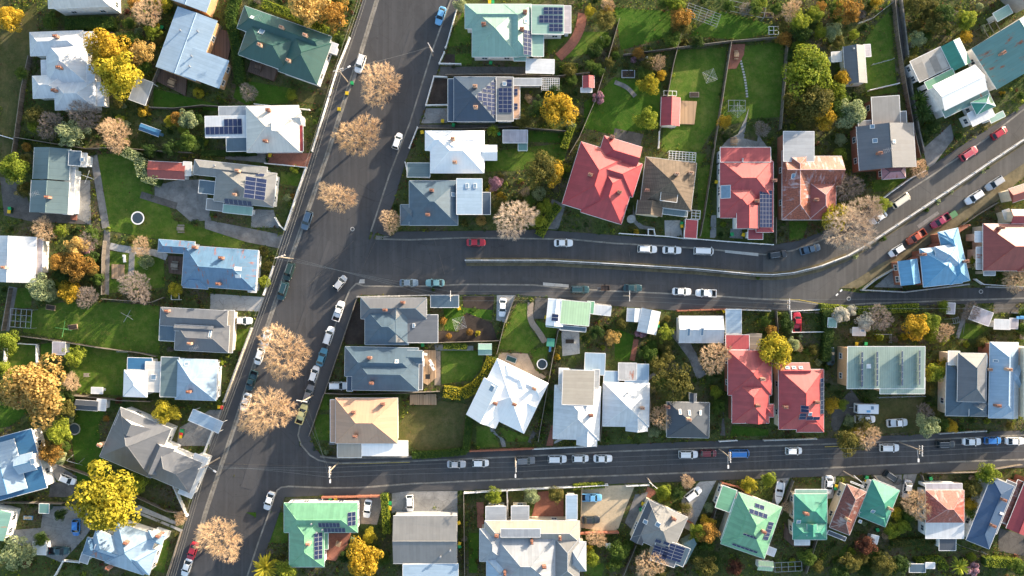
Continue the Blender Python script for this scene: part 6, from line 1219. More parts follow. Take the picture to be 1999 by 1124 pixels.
# ================================================================== FENCES AND GARDEN WALLS
full()
for ln, h, k, lb in (
 ([(684,76),(661,132),(638,208),(611,296)],1.1,'white','white picket fence along the footpath by the two upper villas'),([(600,328),(584,372),(571,412),(558,449),(548,440),(540,426)],1.3,'white','white wall with regular piers around the bungalow front garden'),([(520,320),(555,323),(600,328)],1.1,'white','white fence along the brick drive'),
 ([(493,641),(440,782)],1.1,'wall','cream street wall in front of the grass plots'),([(536,520),(528,545),(517,575)],1.2,'white','white bulging wall around the olive bushes'),([(424,824),(400,885)],1.2,'white','white fence end beside the pale blue carport'),([(357,1035),(331,1117),(318,1150)],1.2,'timber','timber fence along the bottom of the main street'),
 ([(64,112),(50,175),(37,270),(32,300)],1.6,'timber','timber boundary fence beside the left grass strip'),([(35,270),(110,282),(175,292),(240,290),(300,296),(380,300)],1.6,'timber','long timber fence above the big left lawn'),([(325,115),(300,172),(288,205)],1.6,'timber','timber fence beside the brown deck'),([(297,212),(345,214),(400,208),(456,212)],1.6,'timber','timber fence above the cream villa'),
 ([(1,264),(32,273)],1.2,'white','short pale rail at the left edge'),([(500,205),(560,212),(606,216)],1.2,'white','white fence below the boat shaped hedge'),([(325,580),(300,590),(205,583)],1.5,'timber','timber fence above the grassy yard with the green hoist'),([(45,655),(100,662),(200,678),(280,688),(310,695)],1.5,'timber','low timber fence between the two left lawns'),
 ([(148,770),(200,775),(240,780),(300,782)],1.6,'timber','timber fence above the slate grey shed'),([(26,562),(12,645)],1.5,'timber','grey timber fence beside the gravel lane at the left'),([(205,575),(206,500),(209,470)],1.5,'timber','timber fence on the left of the patio garden'),([(42,670),(76,672),(76,712)],1.0,'white','pale low wall round the small left lawn'),([(16,680),(12,730)],1.2,'white','white fence stub at the left edge'),
 ([(0,978),(60,978),(128,980)],1.5,'timber','timber fence below the blue and white house'),([(120,905),(190,930),(255,960),(330,995),(368,1000)],1.3,'timber','timber fence beside the concrete wheel strips'),([(335,930),(368,1005)],1.2,'white','white veranda fence end by the main street'),([(112,1120),(128,1092),(160,1095)],1.0,'white','curved white rail at the bottom left'),
 ([(892,20),(872,92),(870,95)],1.1,'white','white street fence in front of the pale green villa, upper length'),([(868,104),(858,126),(900,127)],1.1,'white','white street fence in front of the pale green villa, lower length'),([(848,151),(832,207),(873,206)],1.1,'white','white three-sided wall in front of the navy house'),([(848,151),(873,152)],1.1,'white','short white wall end touching the navy house'),([(816,250),(800,290)],1.1,'white','white street fence in front of the bright white villa'),
 ([(792,318),(798,345),(838,348)],1.1,'white','white wall in front of the flat garage'),([(870,149),(1000,148),(1085,152),(1150,145)],1.6,'timber','timber fence between the pale green villa and the navy house'),([(1208,40),(1185,120),(1160,200),(1130,270),(1112,300)],1.5,'timber','slanting timber fence right of the villa back gardens'),([(818,252),(900,253),(1000,250),(1110,258)],1.4,'timber','timber fence above the bright white villa'),
 ([(1327,70),(1312,130),(1295,220),(1286,258)],1.5,'timber','timber fence left of the studio lawn'),([(1286,258),(1284,290)],1.2,'white','white rail below the studio'),([(1317,97),(1424,84),(1534,75),(1600,66)],1.7,'timber','long grey timber fence across the top of the two lawns'),([(1424,86),(1408,190),(1393,280),(1386,330),(1372,420),(1364,462)],1.7,'timber','long timber fence between the two narrow lawns'),
 ([(1534,78),(1528,160),(1520,255)],1.7,'timber','timber fence right of the paved path lawn'),([(1215,110),(1270,103),(1317,97)],1.5,'timber','timber fence at the upper side of the wild garden'),([(1740,5),(1748,80),(1762,170),(1778,260),(1790,310)],1.7,'timber','timber fence along the dark retaining strip'),([(1755,0),(1766,90),(1776,180),(1790,260),(1800,300)],1.2,'ret','dark retaining strip running down from the top right'),
 ([(1738,8),(1700,38),(1672,48)],1.3,'wire','pale bent rail across the upper right lawn'),([(1694,178),(1750,165)],1.2,'white','thin pale fence across the lower lawn by the pale round tree'),([(1700,128),(1740,117)],1.2,'wire','wire fence across the middle of the upper right lawn'),([(1208,456),(1236,458),(1302,462),(1333,466),(1358,467),(1420,472),(1506,478)],1.2,'white','long white street wall with piers below the red and brown houses'),
 ([(1333,466),(1337,428)],1.4,'white','white side wall of the small red carport'),([(1264,458),(1264,448),(1275,448),(1277,458)],1.1,'white','small white gateway in the long street wall'),([(1512,425),(1512,476)],1.2,'timber','short timber fence beside the rusted house yard'),([(1057,447),(1080,395)],1.3,'timber','timber fence left of the concrete drive'),([(1188,412),(1200,415),(1165,404)],1.0,'white','white veranda rail under the crimson villa'),
 ([(1800,335),(1772,350),(1735,376),(1715,392)],1.3,'white','white picket fence by the climbing street'),([(699,580),(667,674),(636,766)],1.2,'timber','thin street fence in front of the corner house and the blue grey villa'),([(636,766),(700,768),(800,765),(860,762)],1.6,'timber','timber fence between the blue grey villa and the tan house'),([(605,850),(634,768)],1.1,'timber','low fence in front of the tan house'),
 ([(700,579),(800,577),(838,576)],1.3,'wall','cream wall along the footpath above the grey corner house'),([(1006,577),(985,630),(970,690)],1.6,'timber','slanting timber fence right of the white sedan drive'),([(850,668),(975,664)],1.5,'timber','timber fence above the low clipped hedge'),([(1090,640),(1078,700),(1062,790),(1050,860)],1.6,'timber','timber fence right of the brilliant white villa'),
 ([(1178,760),(1170,860)],1.6,'timber','timber fence between the pale house and the white cottage'),([(1093,584),(1140,590),(1190,596)],1.2,'wall','cream wall along the footpath by the green ribbed garage'),([(1258,704),(1268,790),(1265,850)],1.5,'timber','timber fence right of the white cottage'),([(1541,608),(1543,648),(1610,647)],1.1,'white','white wall around the parking deck'),([(1541,607),(1615,603)],1.0,'white','white street side wall of the parking deck'),
 ([(1321,606),(1413,603)],1.2,'brick','brown brick wall behind the long white garage'),([(1512,606),(1516,670)],1.5,'timber','timber fence left of the parking deck'),([(1415,603),(1500,606)],1.2,'wall','cream wall along the footpath right of the narrow carport'),([(1618,680),(1622,600)],1.2,'wire','green wire fence by the dark hedge'),([(1706,652),(1735,652),(1735,668)],1.2,'wire','wire fence above the apartment block'),
 ([(1712,775),(1800,772)],1.2,'wire','green wire fence below the apartment block'),([(1831,845),(1880,842),(1920,840)],0.9,'wall','pale kerb wall below the grey double-pitched villa'),([(1040,875),(1163,869)],1.1,'white','white wall at the footpath below the pale house'),([(918,879),(1040,874)],1.1,'brick','pink brick wall below the brilliant white villa'),([(1403,860),(1436,858)],1.0,'white','white gateway in front of the red villa'),
 ([(1490,858),(1590,855)],1.0,'wall','pale wall in front of the second red villa'),([(627,889),(660,893),(800,890),(812,889)],1.0,'ret','concrete kerb wall below the tan house'),([(907,960),(980,955),(1080,950),(1120,948),(1185,944)],1.3,'white','ornate white street wall of the mansion'),([(990,955),(992,1015),(997,1030)],2.2,'wall','cream covered walkway wall through the mansion front court'),([(632,968),(748,966)],1.4,'brick','pink brick street wall of the vivid green house'),
 ([(632,968),(632,980)],1.2,'white','short white return of the brick street wall'),([(750,966),(754,1030)],1.5,'timber','timber fence right of the tan drive'),([(906,960),(908,1124)],1.6,'timber','timber fence between the commercial building and the mansion'),([(1132,1038),(1205,1036)],1.4,'brick','orange brick wall below the sandy yard'),([(1135,945),(1132,1036)],1.5,'timber','timber fence left of the sandy yard'),
 ([(1222,947),(1265,945)],1.0,'white','white wall beside the brick path'),([(1240,1060),(1215,1120)],1.5,'timber','timber fence below the slate house with solar wing'),([(1404,938),(1395,990),(1380,1040)],1.5,'timber','timber fence right of the pale concrete drive'),([(1408,940),(1438,948),(1470,970),(1510,985)],1.2,'brick','terracotta wall around the top of the bright green villa'),([(1545,935),(1520,1000)],1.6,'timber','dark timber fence right of the boat'),
 ([(1350,1020),(1318,1000),(1290,985)],1.2,'brick','orange brick garden wall by the slate house'),([(1795,925),(1800,940),(1868,940)],1.2,'timber','timber fence above the rust orange house'),([(1805,922),(1900,920),(1990,905)],1.1,'timber','low timber fence along the lower street at the right'),([(1570,1115),(1600,1020)],1.4,'timber','timber fence in the bottom right gardens'),([(1700,925),(1712,938)],1.4,'timber','short timber fence near the angled black wagon'),
 ([(1748,521),(1706,545),(1680,566),(1762,570)],1.1,'wall','cream corner wall in front of the bright blue house'),([(1762,570),(1885,555)],1.1,'wall','cream wall below the bright blue house'),([(1900,545),(1915,555),(1999,560)],1.1,'white','white rail fence below the terracotta house'),([(1943,396),(1903,420),(1874,440)],1.2,'timber','timber fence above the terracotta house'),([(1975,610),(1992,612),(1992,660)],1.2,'wall','pale wall at the right edge by the sheds'),
 ([(240,812),(262,822)],.9,'white','short white gate by the slate grey shed'),([(1925,560),(1990,562)],.8,'wall','low wall by the right end of the lane')):
    fence(ln, h, k, lb)
full()
w0 = fence([(1874,442),(1835,466),(1795,492),(1750,521)],3.4,'brick','tall orange brick street wall of the bright blue wedge-shaped house','wall','brick_wall')
# ================================================================== DECKS, PERGOLAS, BINS, GARDEN FURNITURE
def deck(pts, label, mat, h=0.35, cat='deck'):
    q = [px(*p) for p in pts]; mark(q); w = [P(*p, h) for p in q]; c = w[0]; o = thing('deck', label, cat, (*c, 0)); m = MB(); m.prism(w, 0, h); m.build('deck_boards', mat, o)
    return o
tile(1,0); deck([(340,430),(535,500),(500,590),(310,520)],'dark brown deck with table at the dark green villa',M_DECK,.9)
deck([(75,205),(215,235),(165,440),(45,395),(25,325)],'broad brown deck beside the long pale ribbed roof',M_DECK,.5)
tile(0,0); deck([(1180,490),(1365,560),(1355,700),(1140,590)],'brown deck with a wooden bench below the ribbed roof',M_DECK,.5)
tile(3,0); deck([(475,735),(602,740),(583,908),(460,905)],'pale weathered timber deck beside the red and cream studio',M_DECKL,.4)
deck([(845,320),(955,320),(945,400),(890,500),(820,505)],'mauve brown paved terrace at the top of the long lawn',PAVE['brick'],.15,'terrace')
tile(2,2); deck([(92,500),(188,500),(188,705),(130,755),(92,735)],'party deck with white loungers and black table',M_DECKL,.5); deck([(0,825),(195,820),(195,900),(0,900)],'long timber deck with pink boards above the rough lawn',M_DECKL,.3)
tile(1,3); deck([(905,815),(1065,815),(1040,905),(955,1015),(880,1005),(880,935),(905,930)],'red deck with round table beside the vivid green house',PAVE['brick'],.6)
tile(3,3); deck([(505,890),(580,850),(600,890),(520,1040),(440,1060)],'teal roof terrace beside the solar wing',plain('teal decking',(.10,.16,.17,1)),3.2,'terrace'); deck([(1245,740),(1310,860),(1430,865),(1425,912),(1310,912),(1240,850)],'pink red veranda deck around the teal and pale green house',M_DECK,.6)
tile(0,1); deck([(530,290),(570,300),(560,580),(515,575)],'narrow red brick terrace beside the long tiled house',PAVE['brick'],.2,'terrace')
deck([(1228,840),(1345,845),(1340,980),(1235,965)],'brown rear terrace of the blue villa',M_DECK,.4); deck([(815,900),(908,905),(905,1010),(815,1008)],'square wooden platform with a fire bowl in the patio garden',M_DECKL,.25,'platform')
tile(3,2); deck([(988,380),(1080,380),(1060,495),(988,495)],'grey timber pergola deck beside the red annexe',M_DECKG,2.3,'pergola')
def lattice(x0, y0, x1, y1, ang, nx, ny, h, label, mat=None, cat='pergola', w=.09):
    A = W(x0, y0, h); B = W(x1, y1, h); a = math.radians(-ang); cs, sn = math.cos(a), math.sin(a); dx, dy = B[0]-A[0], B[1]-A[1]; L, D = abs(dx*cs+dy*sn), abs(-dx*sn+dy*cs)
    o = thing('pergola', label, cat, ((A[0]+B[0])/2, (A[1]+B[1])/2, 0), a); mat = mat or M_TRIM
    for k in range(nx+1): m = MB(); m.box((-L/2+L*k/nx, 0, h+.06), (w, D, .12)); m.build('rafter', mat, o, origin=(0,0,0))
    for k in range(ny+1): m = MB(); m.box((0, -D/2+D*k/ny, h-.05), (L, w, .12)); m.build('beam', mat, o, origin=(0,0,0))
    for sx in (-1, 1):
        for sy in (-1, 1): m = MB(); m.box((sx*L/2, sy*D/2, h/2), (.1, .1, h)); m.build('post', mat, o, origin=(0,0,0))
tile(2,0); lattice(965,568,1092,660,1,8,7,2.4,'white lattice pergola behind the navy house')
tile(3,1); lattice(400,72,590,152,4,8,4,2.5,'white grid pergola at the back of the brown tiled house'); lattice(565,505,622,572,4,2,3,2.4,'small white pergola beside the small red carport')
tile(3,0); lattice(545,20,745,195,20,5,5,2.0,'pale glasshouse frame with open panes at the top',M_STEEL,'glasshouse frame',.045); lattice(360,662,452,698,2,3,1,.8,'row of three white cold frames above the studio',None,'cold frame'); lattice(1128,192,1198,250,0,2,2,.7,'white framed cold frame near the chicken run',None,'cold frame')
lattice(832,732,955,812,0,3,2,1.6,'dark netting frame over the garden bed on the long lawn',M_STEEL,'netting frame',.05); lattice(845,0,1090,130,12,2,2,1.8,'large wire vegetable cage at the top',M_STEEL,'vegetable cage',.04)
tile(4,3); lattice(1035,905,1235,970,18,12,2,2.3,'white ladder-like lattice at the end of the navy terrace'); tile(4,0); lattice(1195,195,1360,280,-30,2,1,2.2,'cream timber frame beside the broad teal roof',M_RAIL)
tile(3,3); lattice(1170,1030,1370,1088,-3,4,2,1.6,'row of wire and timber garden frames at the bottom',M_STEEL,'garden frame',.06)
tile(0,2); lattice(80,195,225,340,4,4,3,1.9,'pale framed greenhouse bay on the left lawn',M_STEEL,'greenhouse frame',.07); lattice(1253,65,1310,130,0,1,1,1.2,'white rectangular goal frame near the blue villa')
M_BINY = plain('yellow bin lid', (0.62,0.42,0.02,1), 0.5, var=.03); M_BING = plain('green bin lid', (0.02,0.30,0.10,1), 0.5, var=.03); M_BINR = plain('red bin lid', (0.5,0.03,0.03,1), 0.5, var=.03); M_BINB = plain('dark green bin body', (0.02,0.06,0.04,1), 0.5)
_bin = MB(); _bin.box((0,0,.48),(.50,.55,.86),0,0,1.15); _binm = _bin.mesh('bin_body', [M_BINB]); _lid = MB(); _lid.box((0,0,.98),(.66,.74,.10)); _lid.box((0,.02,1.05),(.56,.6,.05)); _lids = {}
def bin_(x, y, c, label):
    X, Y = W(x, y, .9); o = thing('wheelie_bin', label, 'bin', (X, Y, .05), RNG.uniform(-.4, .4), 'wheelie bins'); o.scale = (1.12, 1.12, 1)
    if c not in _lids: _lids[c] = _lid.mesh('bin_lid', [{'y': M_BINY, 'g': M_BING, 'r': M_BINR}[c]])
    link('bin_body', _binm, o); link('bin_lid', _lids[c], o)
full()
for x, y, c, l in ((309,50,'y','yellow lidded bin near the bare peach tree at the top'),(316,53,'g','green lidded bin near the bare peach tree at the top'),(687,162,'g','green lidded bin at the kerb by the uppermost bare tree'),(677,182,'y','yellow lidded bin at the kerb by the uppermost bare tree'),(662,213,'y','yellow lidded bin on the footpath below the other kerb bin'),
 (527,303,'y','yellow lidded bin on the brick drive'),(956,4,'y','yellow lidded bin behind the pale green villa'),(962,4,'g','green lidded bin behind the pale green villa'),(958,122,'g','green lidded bin below the pale green villa'),(864,236,'y','yellow lidded bin in front of the navy house'),(885,244,'g','green lidded bin below the navy house'),(824,258,'y','yellow lidded bin in front of the bright white villa'),(974,261,'g','green lidded bin by the cordyline'),
 (19,407,'g','green lidded bin by the left house drive'),(18,413,'y','yellow lidded bin by the left house drive'),(1398,355,'y','yellow lidded bin left of the coral red villa'),(1331,436,'g','green lidded bin by the white side wall'),(1331,441,'y','yellow lidded bin by the white side wall'),(1429,457,'g','green lidded bin in the coral red villa court'),(1451,458,'y','yellow lidded bin in the coral red villa court'),
 (896,602,'y','yellow lidded bin at the grey ribbed street shed'),(1066,619,'y','yellow lidded bin by the white street carport'),(825,673,'g','blue green lidded bin behind the blue grey villa'),(1284,630,'y','yellow lidded bin beside the gabled street shed'),(1284,636,'g','green lidded bin beside the gabled street shed'),(1413,607,'y','yellow lidded bin beside the narrow pale carport'),
 (1672,671,'y','yellow lidded bin by the apartment block'),(1690,671,'g','green lidded bin by the apartment block'),(428,794,'y','yellow lidded bin near the pale blue carport'),(433,795,'r','red lidded bin near the pale blue carport'),(355,841,'g','green lidded bin in the concrete side yard'),(354,847,'r','red lidded bin in the concrete side yard'),(353,852,'y','yellow lidded bin in the concrete side yard'),
 (655,972,'y','yellow lidded bin behind the pink brick wall'),(645,973,'g','dark lidded bin behind the pink brick wall'),(761,982,'g','green lidded bin by the narrow hedge'),(761,992,'y','yellow lidded bin by the narrow hedge'),(896,1020,'y','yellow lidded bin beside the commercial building, upper'),(897,1061,'y','yellow lidded bin beside the commercial building, lower'),(897,1066,'g','green lidded bin beside the commercial building'),
 (1255,983,'y','yellow lidded bin left of the slate house'),(1251,994,'g','green lidded bin left of the slate house'),(1455,962,'y','yellow lidded bin above the bright green villa'),(1692,932,'g','green lidded bin above the sea green villa'),(1691,939,'y','yellow lidded bin above the sea green villa'),(1632,949,'y','yellow lidded bin beside the white sedan at the rusted cottage'),(1631,953,'g','green lidded bin beside the white sedan at the rusted cottage'),(1817,934,'g','green lidded bin above the rust orange house'),(1713,1034,'g','green lidded bin beside the small white tilted shed')):
    bin_(x, y, c, l)
def tramp(x, y, r, label, rim):
    X, Y = W(x, y); o = thing('trampoline', label, 'trampoline', (X, Y, 0)); m = MB(); m.tube((0,0,.70),(0,0,.74),r*.82,n=36); m.build('mat', plain('trampoline mat',(.03,.05,.07,1),.7), o, origin=(0,0,0)); m = MB()
    for i in range(36):
        a, b = 2*math.pi*i/36, 2*math.pi*(i+1)/36; m.poly([(r*.82*math.cos(a),r*.82*math.sin(a),.76),(r*math.cos(a),r*math.sin(a),.76),(r*math.cos(b),r*math.sin(b),.76),(r*.82*math.cos(b),r*.82*math.sin(b),.76)])
    m.build('safety_pad', rim, o, origin=(0,0,0))
    for i in range(4): a = math.pi/4+i*math.pi/2; m = MB(); m.tube((r*.9*math.cos(a),r*.9*math.sin(a),0),(r*.9*math.cos(a),r*.9*math.sin(a),.72),.03); m.build('leg', M_STEEL, o, origin=(0,0,0))
tramp(272,426,1.55,'round trampoline with a bright white rim on the big left lawn',M_TRIM); tramp(1058,710,1.25,'round trampoline with pale rim below the brick steps',M_TRIM); tramp(149,836,1.4,'dark round trampoline beside the bright lime tree',M_STEEL)
def hoist(x, y, r, ang, label, mat=None, sq=False):
    X, Y = W(x, y, 2.0); o = thing('clothes_hoist', label, 'clothes hoist', (X, Y, 0), math.radians(-ang)); mat = mat or M_STEEL; m = MB(); m.tube((0,0,0),(0,0,2.0),.04); m.build('mast', mat, o, origin=(0,0,0))
    for i in range(4): a = i*math.pi/2; m = MB(); m.tube((0,0,1.95),(r*math.cos(a),r*math.sin(a),2.05),.035,n=5); m.build('arm', mat, o, origin=(0,0,0))
    if sq:
        m = MB()
        for k in (1, .8, .6, .4):
            for i in range(4): a, b = i*math.pi/2, (i+1)*math.pi/2; m.tube((r*k*math.cos(a),r*k*math.sin(a),2.04),(r*k*math.cos(b),r*k*math.sin(b),2.04),.012,n=3)
        m.build('line', M_TRIM, o, origin=(0,0,0))
hoist(124,642,1.9,10,'green armed rotary clothes hoist on the left lawn',plain('green paint',(.15,.45,.15,1))); hoist(248,617,1.6,30,'thin three-legged pole frame on the left lawn'); hoist(897,631,1.9,30,'square rotary clothes hoist on the lawn by the orange bushes',None,True); hoist(1386,148,1.9,25,'square rotary clothes hoist on the studio lawn',None,True); hoist(1440,215,1.8,0,'rotary clothes hoist in front of the garden netting frame',None,True); hoist(170,345,1.6,20,'folded white clothes hoist beside the long tiled house',M_TRIM)
def table(x, y, label, ang=0, col=None, L=1.7, Wd=.9, z=.0, chairs=True):
    X, Y = W(x, y, z+.7); o = thing('outdoor_table', label, 'table', (X, Y, z), math.radians(-ang)); mat = col or M_DECKL; m = MB(); m.box((0,0,.72),(L,Wd,.06)); m.build('table_top', mat, o, origin=(0,0,0))
    for sx in (-1, 1):
        for sy in (-1, 1): m = MB(); m.box((sx*(L/2-.1),sy*(Wd/2-.1),.35),(.07,.07,.69)); m.build('leg', mat, o, origin=(0,0,0))
    if chairs:
        for sy in (-1, 1):
            b = thing('garden_bench', '%s bench of the %s' % ('upper' if sy > 0 else 'lower', label), 'bench', (X-math.sin(o.rotation_euler.z)*sy*(Wd/2+.35), Y+math.cos(o.rotation_euler.z)*sy*(Wd/2+.35), z), o.rotation_euler.z)
            m = MB(); m.box((0,0,.44),(L*.9,.32,.05)); m.build('seat', mat, b, origin=(0,0,0)); 
            for sx in (-1, 1): m = MB(); m.box((sx*L*.38,0,.21),(.06,.28,.42)); m.build('leg', mat, b, origin=(0,0,0))
table(334,160,'wooden table on the lower brown deck',20,z=.5); table(503,130,'dark table on the deck of the dark green villa',20,M_DECK,z=.9); table(1433,275,'timber table on the grey court above coral villa',0); table(1438,106,'round topped table on the mauve terrace',0,None,1.1,1.1,.15); table(352,446,'rusty garden table on the left lawn',0,M_RAIL); table(660,1062,'table on the red deck of the vivid green house',20,None,1.2,1.2,.6,False)
table(835,735,'black table on the party deck',0,M_DARK,1.1,1.1,.5,False); table(1187,1065,'white table in the rough garden right of mansion',0,M_TRIM,1.1,1.1,0,False); table(168,732,'small grey table on the middle left lawn',0,M_RAIL,1.2,.9,0,False); table(340,518,'grey table on the rear terrace of the blue villa',5,M_RAIL,1.6,1.0,.4); table(1176,75,'small white table on the curved brick patio',0,M_TRIM,.8,.8,0,False)
for x, y, l, a in ((828,690,'white lounger on the party deck, upper left',10),(843,708,'white lounger on the party deck, middle',60),(845,716,'white lounger on the party deck, lower',60),(827,707,'white lounger on the party deck, lower left',90),(244,505,'white curved lounger on the small patio lawn',85)):
    simple('sun_lounger',l,'lounger',x,y,a,[('frame',M_TRIM,[('b',(0,0,.28),(1.7,.62,.06)),('b',(-.7,0,.42),(.5,.6,.06))]),('leg',M_TRIM,[('b',(.7,0,.13),(.06,.6,.26))]),('leg',M_TRIM,[('b',(-.6,0,.13),(.06,.6,.26))])],z=.5 if x > 500 else 0)
simple('garden_pool','oval dark pond tub on the tan patio','pond',998,701,20,[('rim',M_STEEL,[('b',(0,0,.2),(2.5,1.3,.4))]),('water',plain('dark pond water',(.02,.05,.05,1),.05,.6),[('b',(0,0,.41),(2.25,1.05,.04))])])
simple('swing_set','metal swing set on grass left of the dark grey villa','swing set',152,898,15,[('frame',M_STEEL,[('t',(-1.4,0,2),(1.4,0,2),.04),('t',(-1.4,-.9,0),(-1.4,0,2),.04),('t',(-1.4,.9,0),(-1.4,0,2),.04),('t',(1.4,-.9,0),(1.4,0,2),.04),('t',(1.4,.9,0),(1.4,0,2),.04)]),('swing_seat',M_DARK,[('b',(-.5,0,.5),(.5,.2,.05)),('t',(-.7,0,.5),(-.7,0,2),.012),('t',(-.3,0,.5),(-.3,0,2),.012)]),('swing_seat',M_DARK,[('b',(.5,0,.5),(.5,.2,.05)),('t',(.7,0,.5),(.7,0,2),.012),('t',(.3,0,.5),(.3,0,2),.012)])])
simple('climbing_frame','curved ladder climbing frame in the garden below the lane','climbing frame',1857,625,-12,[('frame',M_STEEL,[('t',(-1.6,-.6,0),(-.6,-.6,1.6),.04),('t',(-.6,-.6,1.6),(.8,-.6,1.7),.04),('t',(.8,-.6,1.7),(1.7,-.6,0),.04),('t',(-1.6,.6,0),(-.6,.6,1.6),.04),('t',(-.6,.6,1.6),(.8,.6,1.7),.04),('t',(.8,.6,1.7),(1.7,.6,0),.04)]+[('t',(x,-.6,1.65),(x,.6,1.65),.03) for x in (-.6,-.1,.4,.8)])])
simple('soccer_goal','small goal frame on the lawn above the white villa with blue additions','goal',242,686,2,[('frame',M_TRIM,[('t',(-1.2,0,0),(-1.2,0,1),.04),('t',(1.2,0,0),(1.2,0,1),.04),('t',(-1.2,0,1),(1.2,0,1),.04),('t',(-1.2,-.8,0),(1.2,-.8,0),.03)])])
simple('cubby_slide','teal garden playhouse with a blue slide beside the slanting fence','playhouse',1074,667,5,[('roof',ROOF['seagreen'],[('b',(0,0,1.9),(1.8,1.9,.12))]),('wall',M_DECK,[('b',(0,0,.95),(1.4,1.5,1.78))]),('slide',PAINT['lightblue'],[('b',(.1,-1.5,.5),(.5,1.6,.08))])])
simple('water_tank','round white lidded tank by the white curved path','tank',1231,428,0,[('tank',PAVE['light'],[('t',(0,0,0),(0,0,1.1),.95,.95,24)]),('lid',M_STEEL,[('t',(0,0,1.1),(0,0,1.16),.25,.25,12)])])
simple('tarpaulin','blue tarpaulin bundle on the white shed by the lane','tarpaulin',1977,619,2,[('sheet',PAINT['lightblue'],[('b',(0,0,2.72),(2.2,.6,.10)),('b',(.3,.25,2.78),(1.2,.4,.12))])])
simple('ride_on','blue plastic sandpit in the small garden at the lower left','sandpit',56,1010,2,[('tray',PAINT['lightblue'],[('b',(0,0,.15),(2.1,.9,.3))]),('sand',PAVE['sand'],[('b',(0,0,.31),(1.8,.65,.03))])])
for i, (x, y, dx, dy) in enumerate(((1447,120,1.2,0),)):
    for k in range(14):
        t = k/13; u = 1446+ (1458-1446)*t + 2*math.sin(t*3); v = 119+(188-119)*t; X, Y = P(u, v); m = MB(); m.box((X, Y, .06), (.5, .42, .07), .2*math.sin(k)); tag(m.build('stepping_stone', PAVE['light'], origin=(X, Y, 0)), 'pale square stepping stone, number %s down the line across the long lawn' % ('one','two','three','four','five','six','seven','eight','nine','ten','eleven','twelve','thirteen','fourteen')[k], 'stepping stone', 'stepping stones across the lawn')
for x, y, w_, d_, a, lb in ((1217,17,4,3,-8,'low wooden chicken coop at the top of the wild garden'),(1252,130,2.6,1.5,0,None),(1226,145,2.9,1.6,0,None)): pass
simple('raised_bed','long dark covered raised bed on the wild lawn','raised bed',1226,145,0,[('edging',M_STEEL,[('b',(0,0,.2),(3.1,1.8,.4))]),('soil',PAVE['soil'],[('b',(0,0,.41),(2.8,1.5,.04))])])
simple('spa_tub','small black spa tub with white lid ring','spa tub',1262,114,0,[('tub',M_DARK,[('b',(0,0,.4),(1.7,1.2,.8))]),('lid',M_TRIM,[('t',(0,0,.8),(0,0,.86),.28,.28,14)])])
for i, (x, y, lb) in enumerate(((1112,633,'rectangular pond bed at the white paved garden, upper'),(1112,666,'rectangular pond bed at the white paved garden, lower'),(1276,694,'dark framed vegetable bed beside the red brick path'),(1355,185,'small square bed above the timber deck'),(1500,30,'wooden raised bed near the chicken run'),(143,638,'small grey sand box on the left lawn'),(100,600,'orange edged sand box on the left lawn'))):
    simple('garden_bed',lb,'garden bed',x,y,(0,0,0,0,5,-8,8)[i],[('edging',M_DECKL if i > 4 else (PAVE['light'] if i < 2 else M_RAIL),[('b',(0,0,.15),(2.2,1.2,.3))]),('soil',PAVE['soil'],[('b',(0,0,.31),(1.95,.95,.04))])])

# ================================================================== UNCOUNTED PLANTING BETWEEN THE LAWNS
def near_house(u, v):
    X, Y = P(u, v); h = min(HOUSES, key=lambda h: (h[1]-X)**2+(h[2]-Y)**2); return h, X-h[1], Y-h[2], math.hypot(X-h[1], Y-h[2])
def where(dx, dy):
    a = math.degrees(math.atan2(dy, dx)) % 360
    return ('right of','above right of','above','above left of','left of','below left of','below','below right of')[int((a+22.5)//45) % 8]
for (o, u, v, R, k, lf, _) in PLANTS:
    pass
free = [(u, v) for v in range(2, 1122, 5) for u in range(2, 1998, 5) if not occ(u, v) and not occ(u+5, v) and not occ(u-5, v) and not occ(u, v+5) and not occ(u, v-5)]
RNG.shuffle(free); placed = [(p[1], p[2], p[3]*8.3) for p in PLANTS]; autos = []
KN = dict(green='mid green', dark='dark green', olive='olive', lime='lime', gold='golden', orange='orange tinged', silver='silvery', maroon='maroon', yellow='yellow', gtwig='grey bare', twig='brown bare', pink='pink flowering', peach='pale peach')
for u, v in free:
    if len(autos) >= 290: break
    r = RNG.choice((8, 10, 12, 14, 17, 20, 24))
    if any((u-a)**2+(v-b)**2 < (max(r, c)*0.62)**2 for a, b, c in placed): continue
    if any(occ(u+dx*r*.8, v+dy*r*.8) for dx, dy in ((1,0),(-1,0),(0,1),(0,-1))): 
        r = 7
        if any(occ(u+dx*r, v+dy*r) for dx, dy in ((1,0),(-1,0),(0,1),(0,-1))): continue
    lf = RNG.choices(('green','dark','olive','lime','gold','orange','silver','maroon','yellow','gtwig','twig','pink'), (30,24,18,10,4,4,6,3,3,5,3,1))[0]
    kd = 'bare' if 'twig' in lf else ('leafy' if r > 13 else RNG.choice(('shrub','shrub','ball')) )
    autos.append((u, v, r, kd, lf)); placed.append((u, v, r))
lab = {}
big = []
for u, v in free[::-1]:
    if len(big) >= 70: break
    r = RNG.choice((15, 18, 22, 26))
    if any((u-a)**2+(v-b)**2 < (max(r, c)*0.7)**2 for a, b, c in placed) or any(occ(u+dx*r*.75, v+dy*r*.75) for dx, dy in ((1,0),(-1,0),(0,1),(0,-1))): continue
    lf = RNG.choices(('green','dark','olive','lime','gold','orange','silver','gtwig','twig'), (26,20,20,10,6,4,6,5,4))[0]
    big.append((u, v, r, 'bare' if 'twig' in lf else RNG.choice(('leafy','airy')), lf)); placed.append((u, v, r))
bl = {}
for a in big:
    h, dx, dy, d = near_house(a[0], a[1]); bl.setdefault((KN[a[4]], h[0], where(dx, dy)), []).append((d, a))
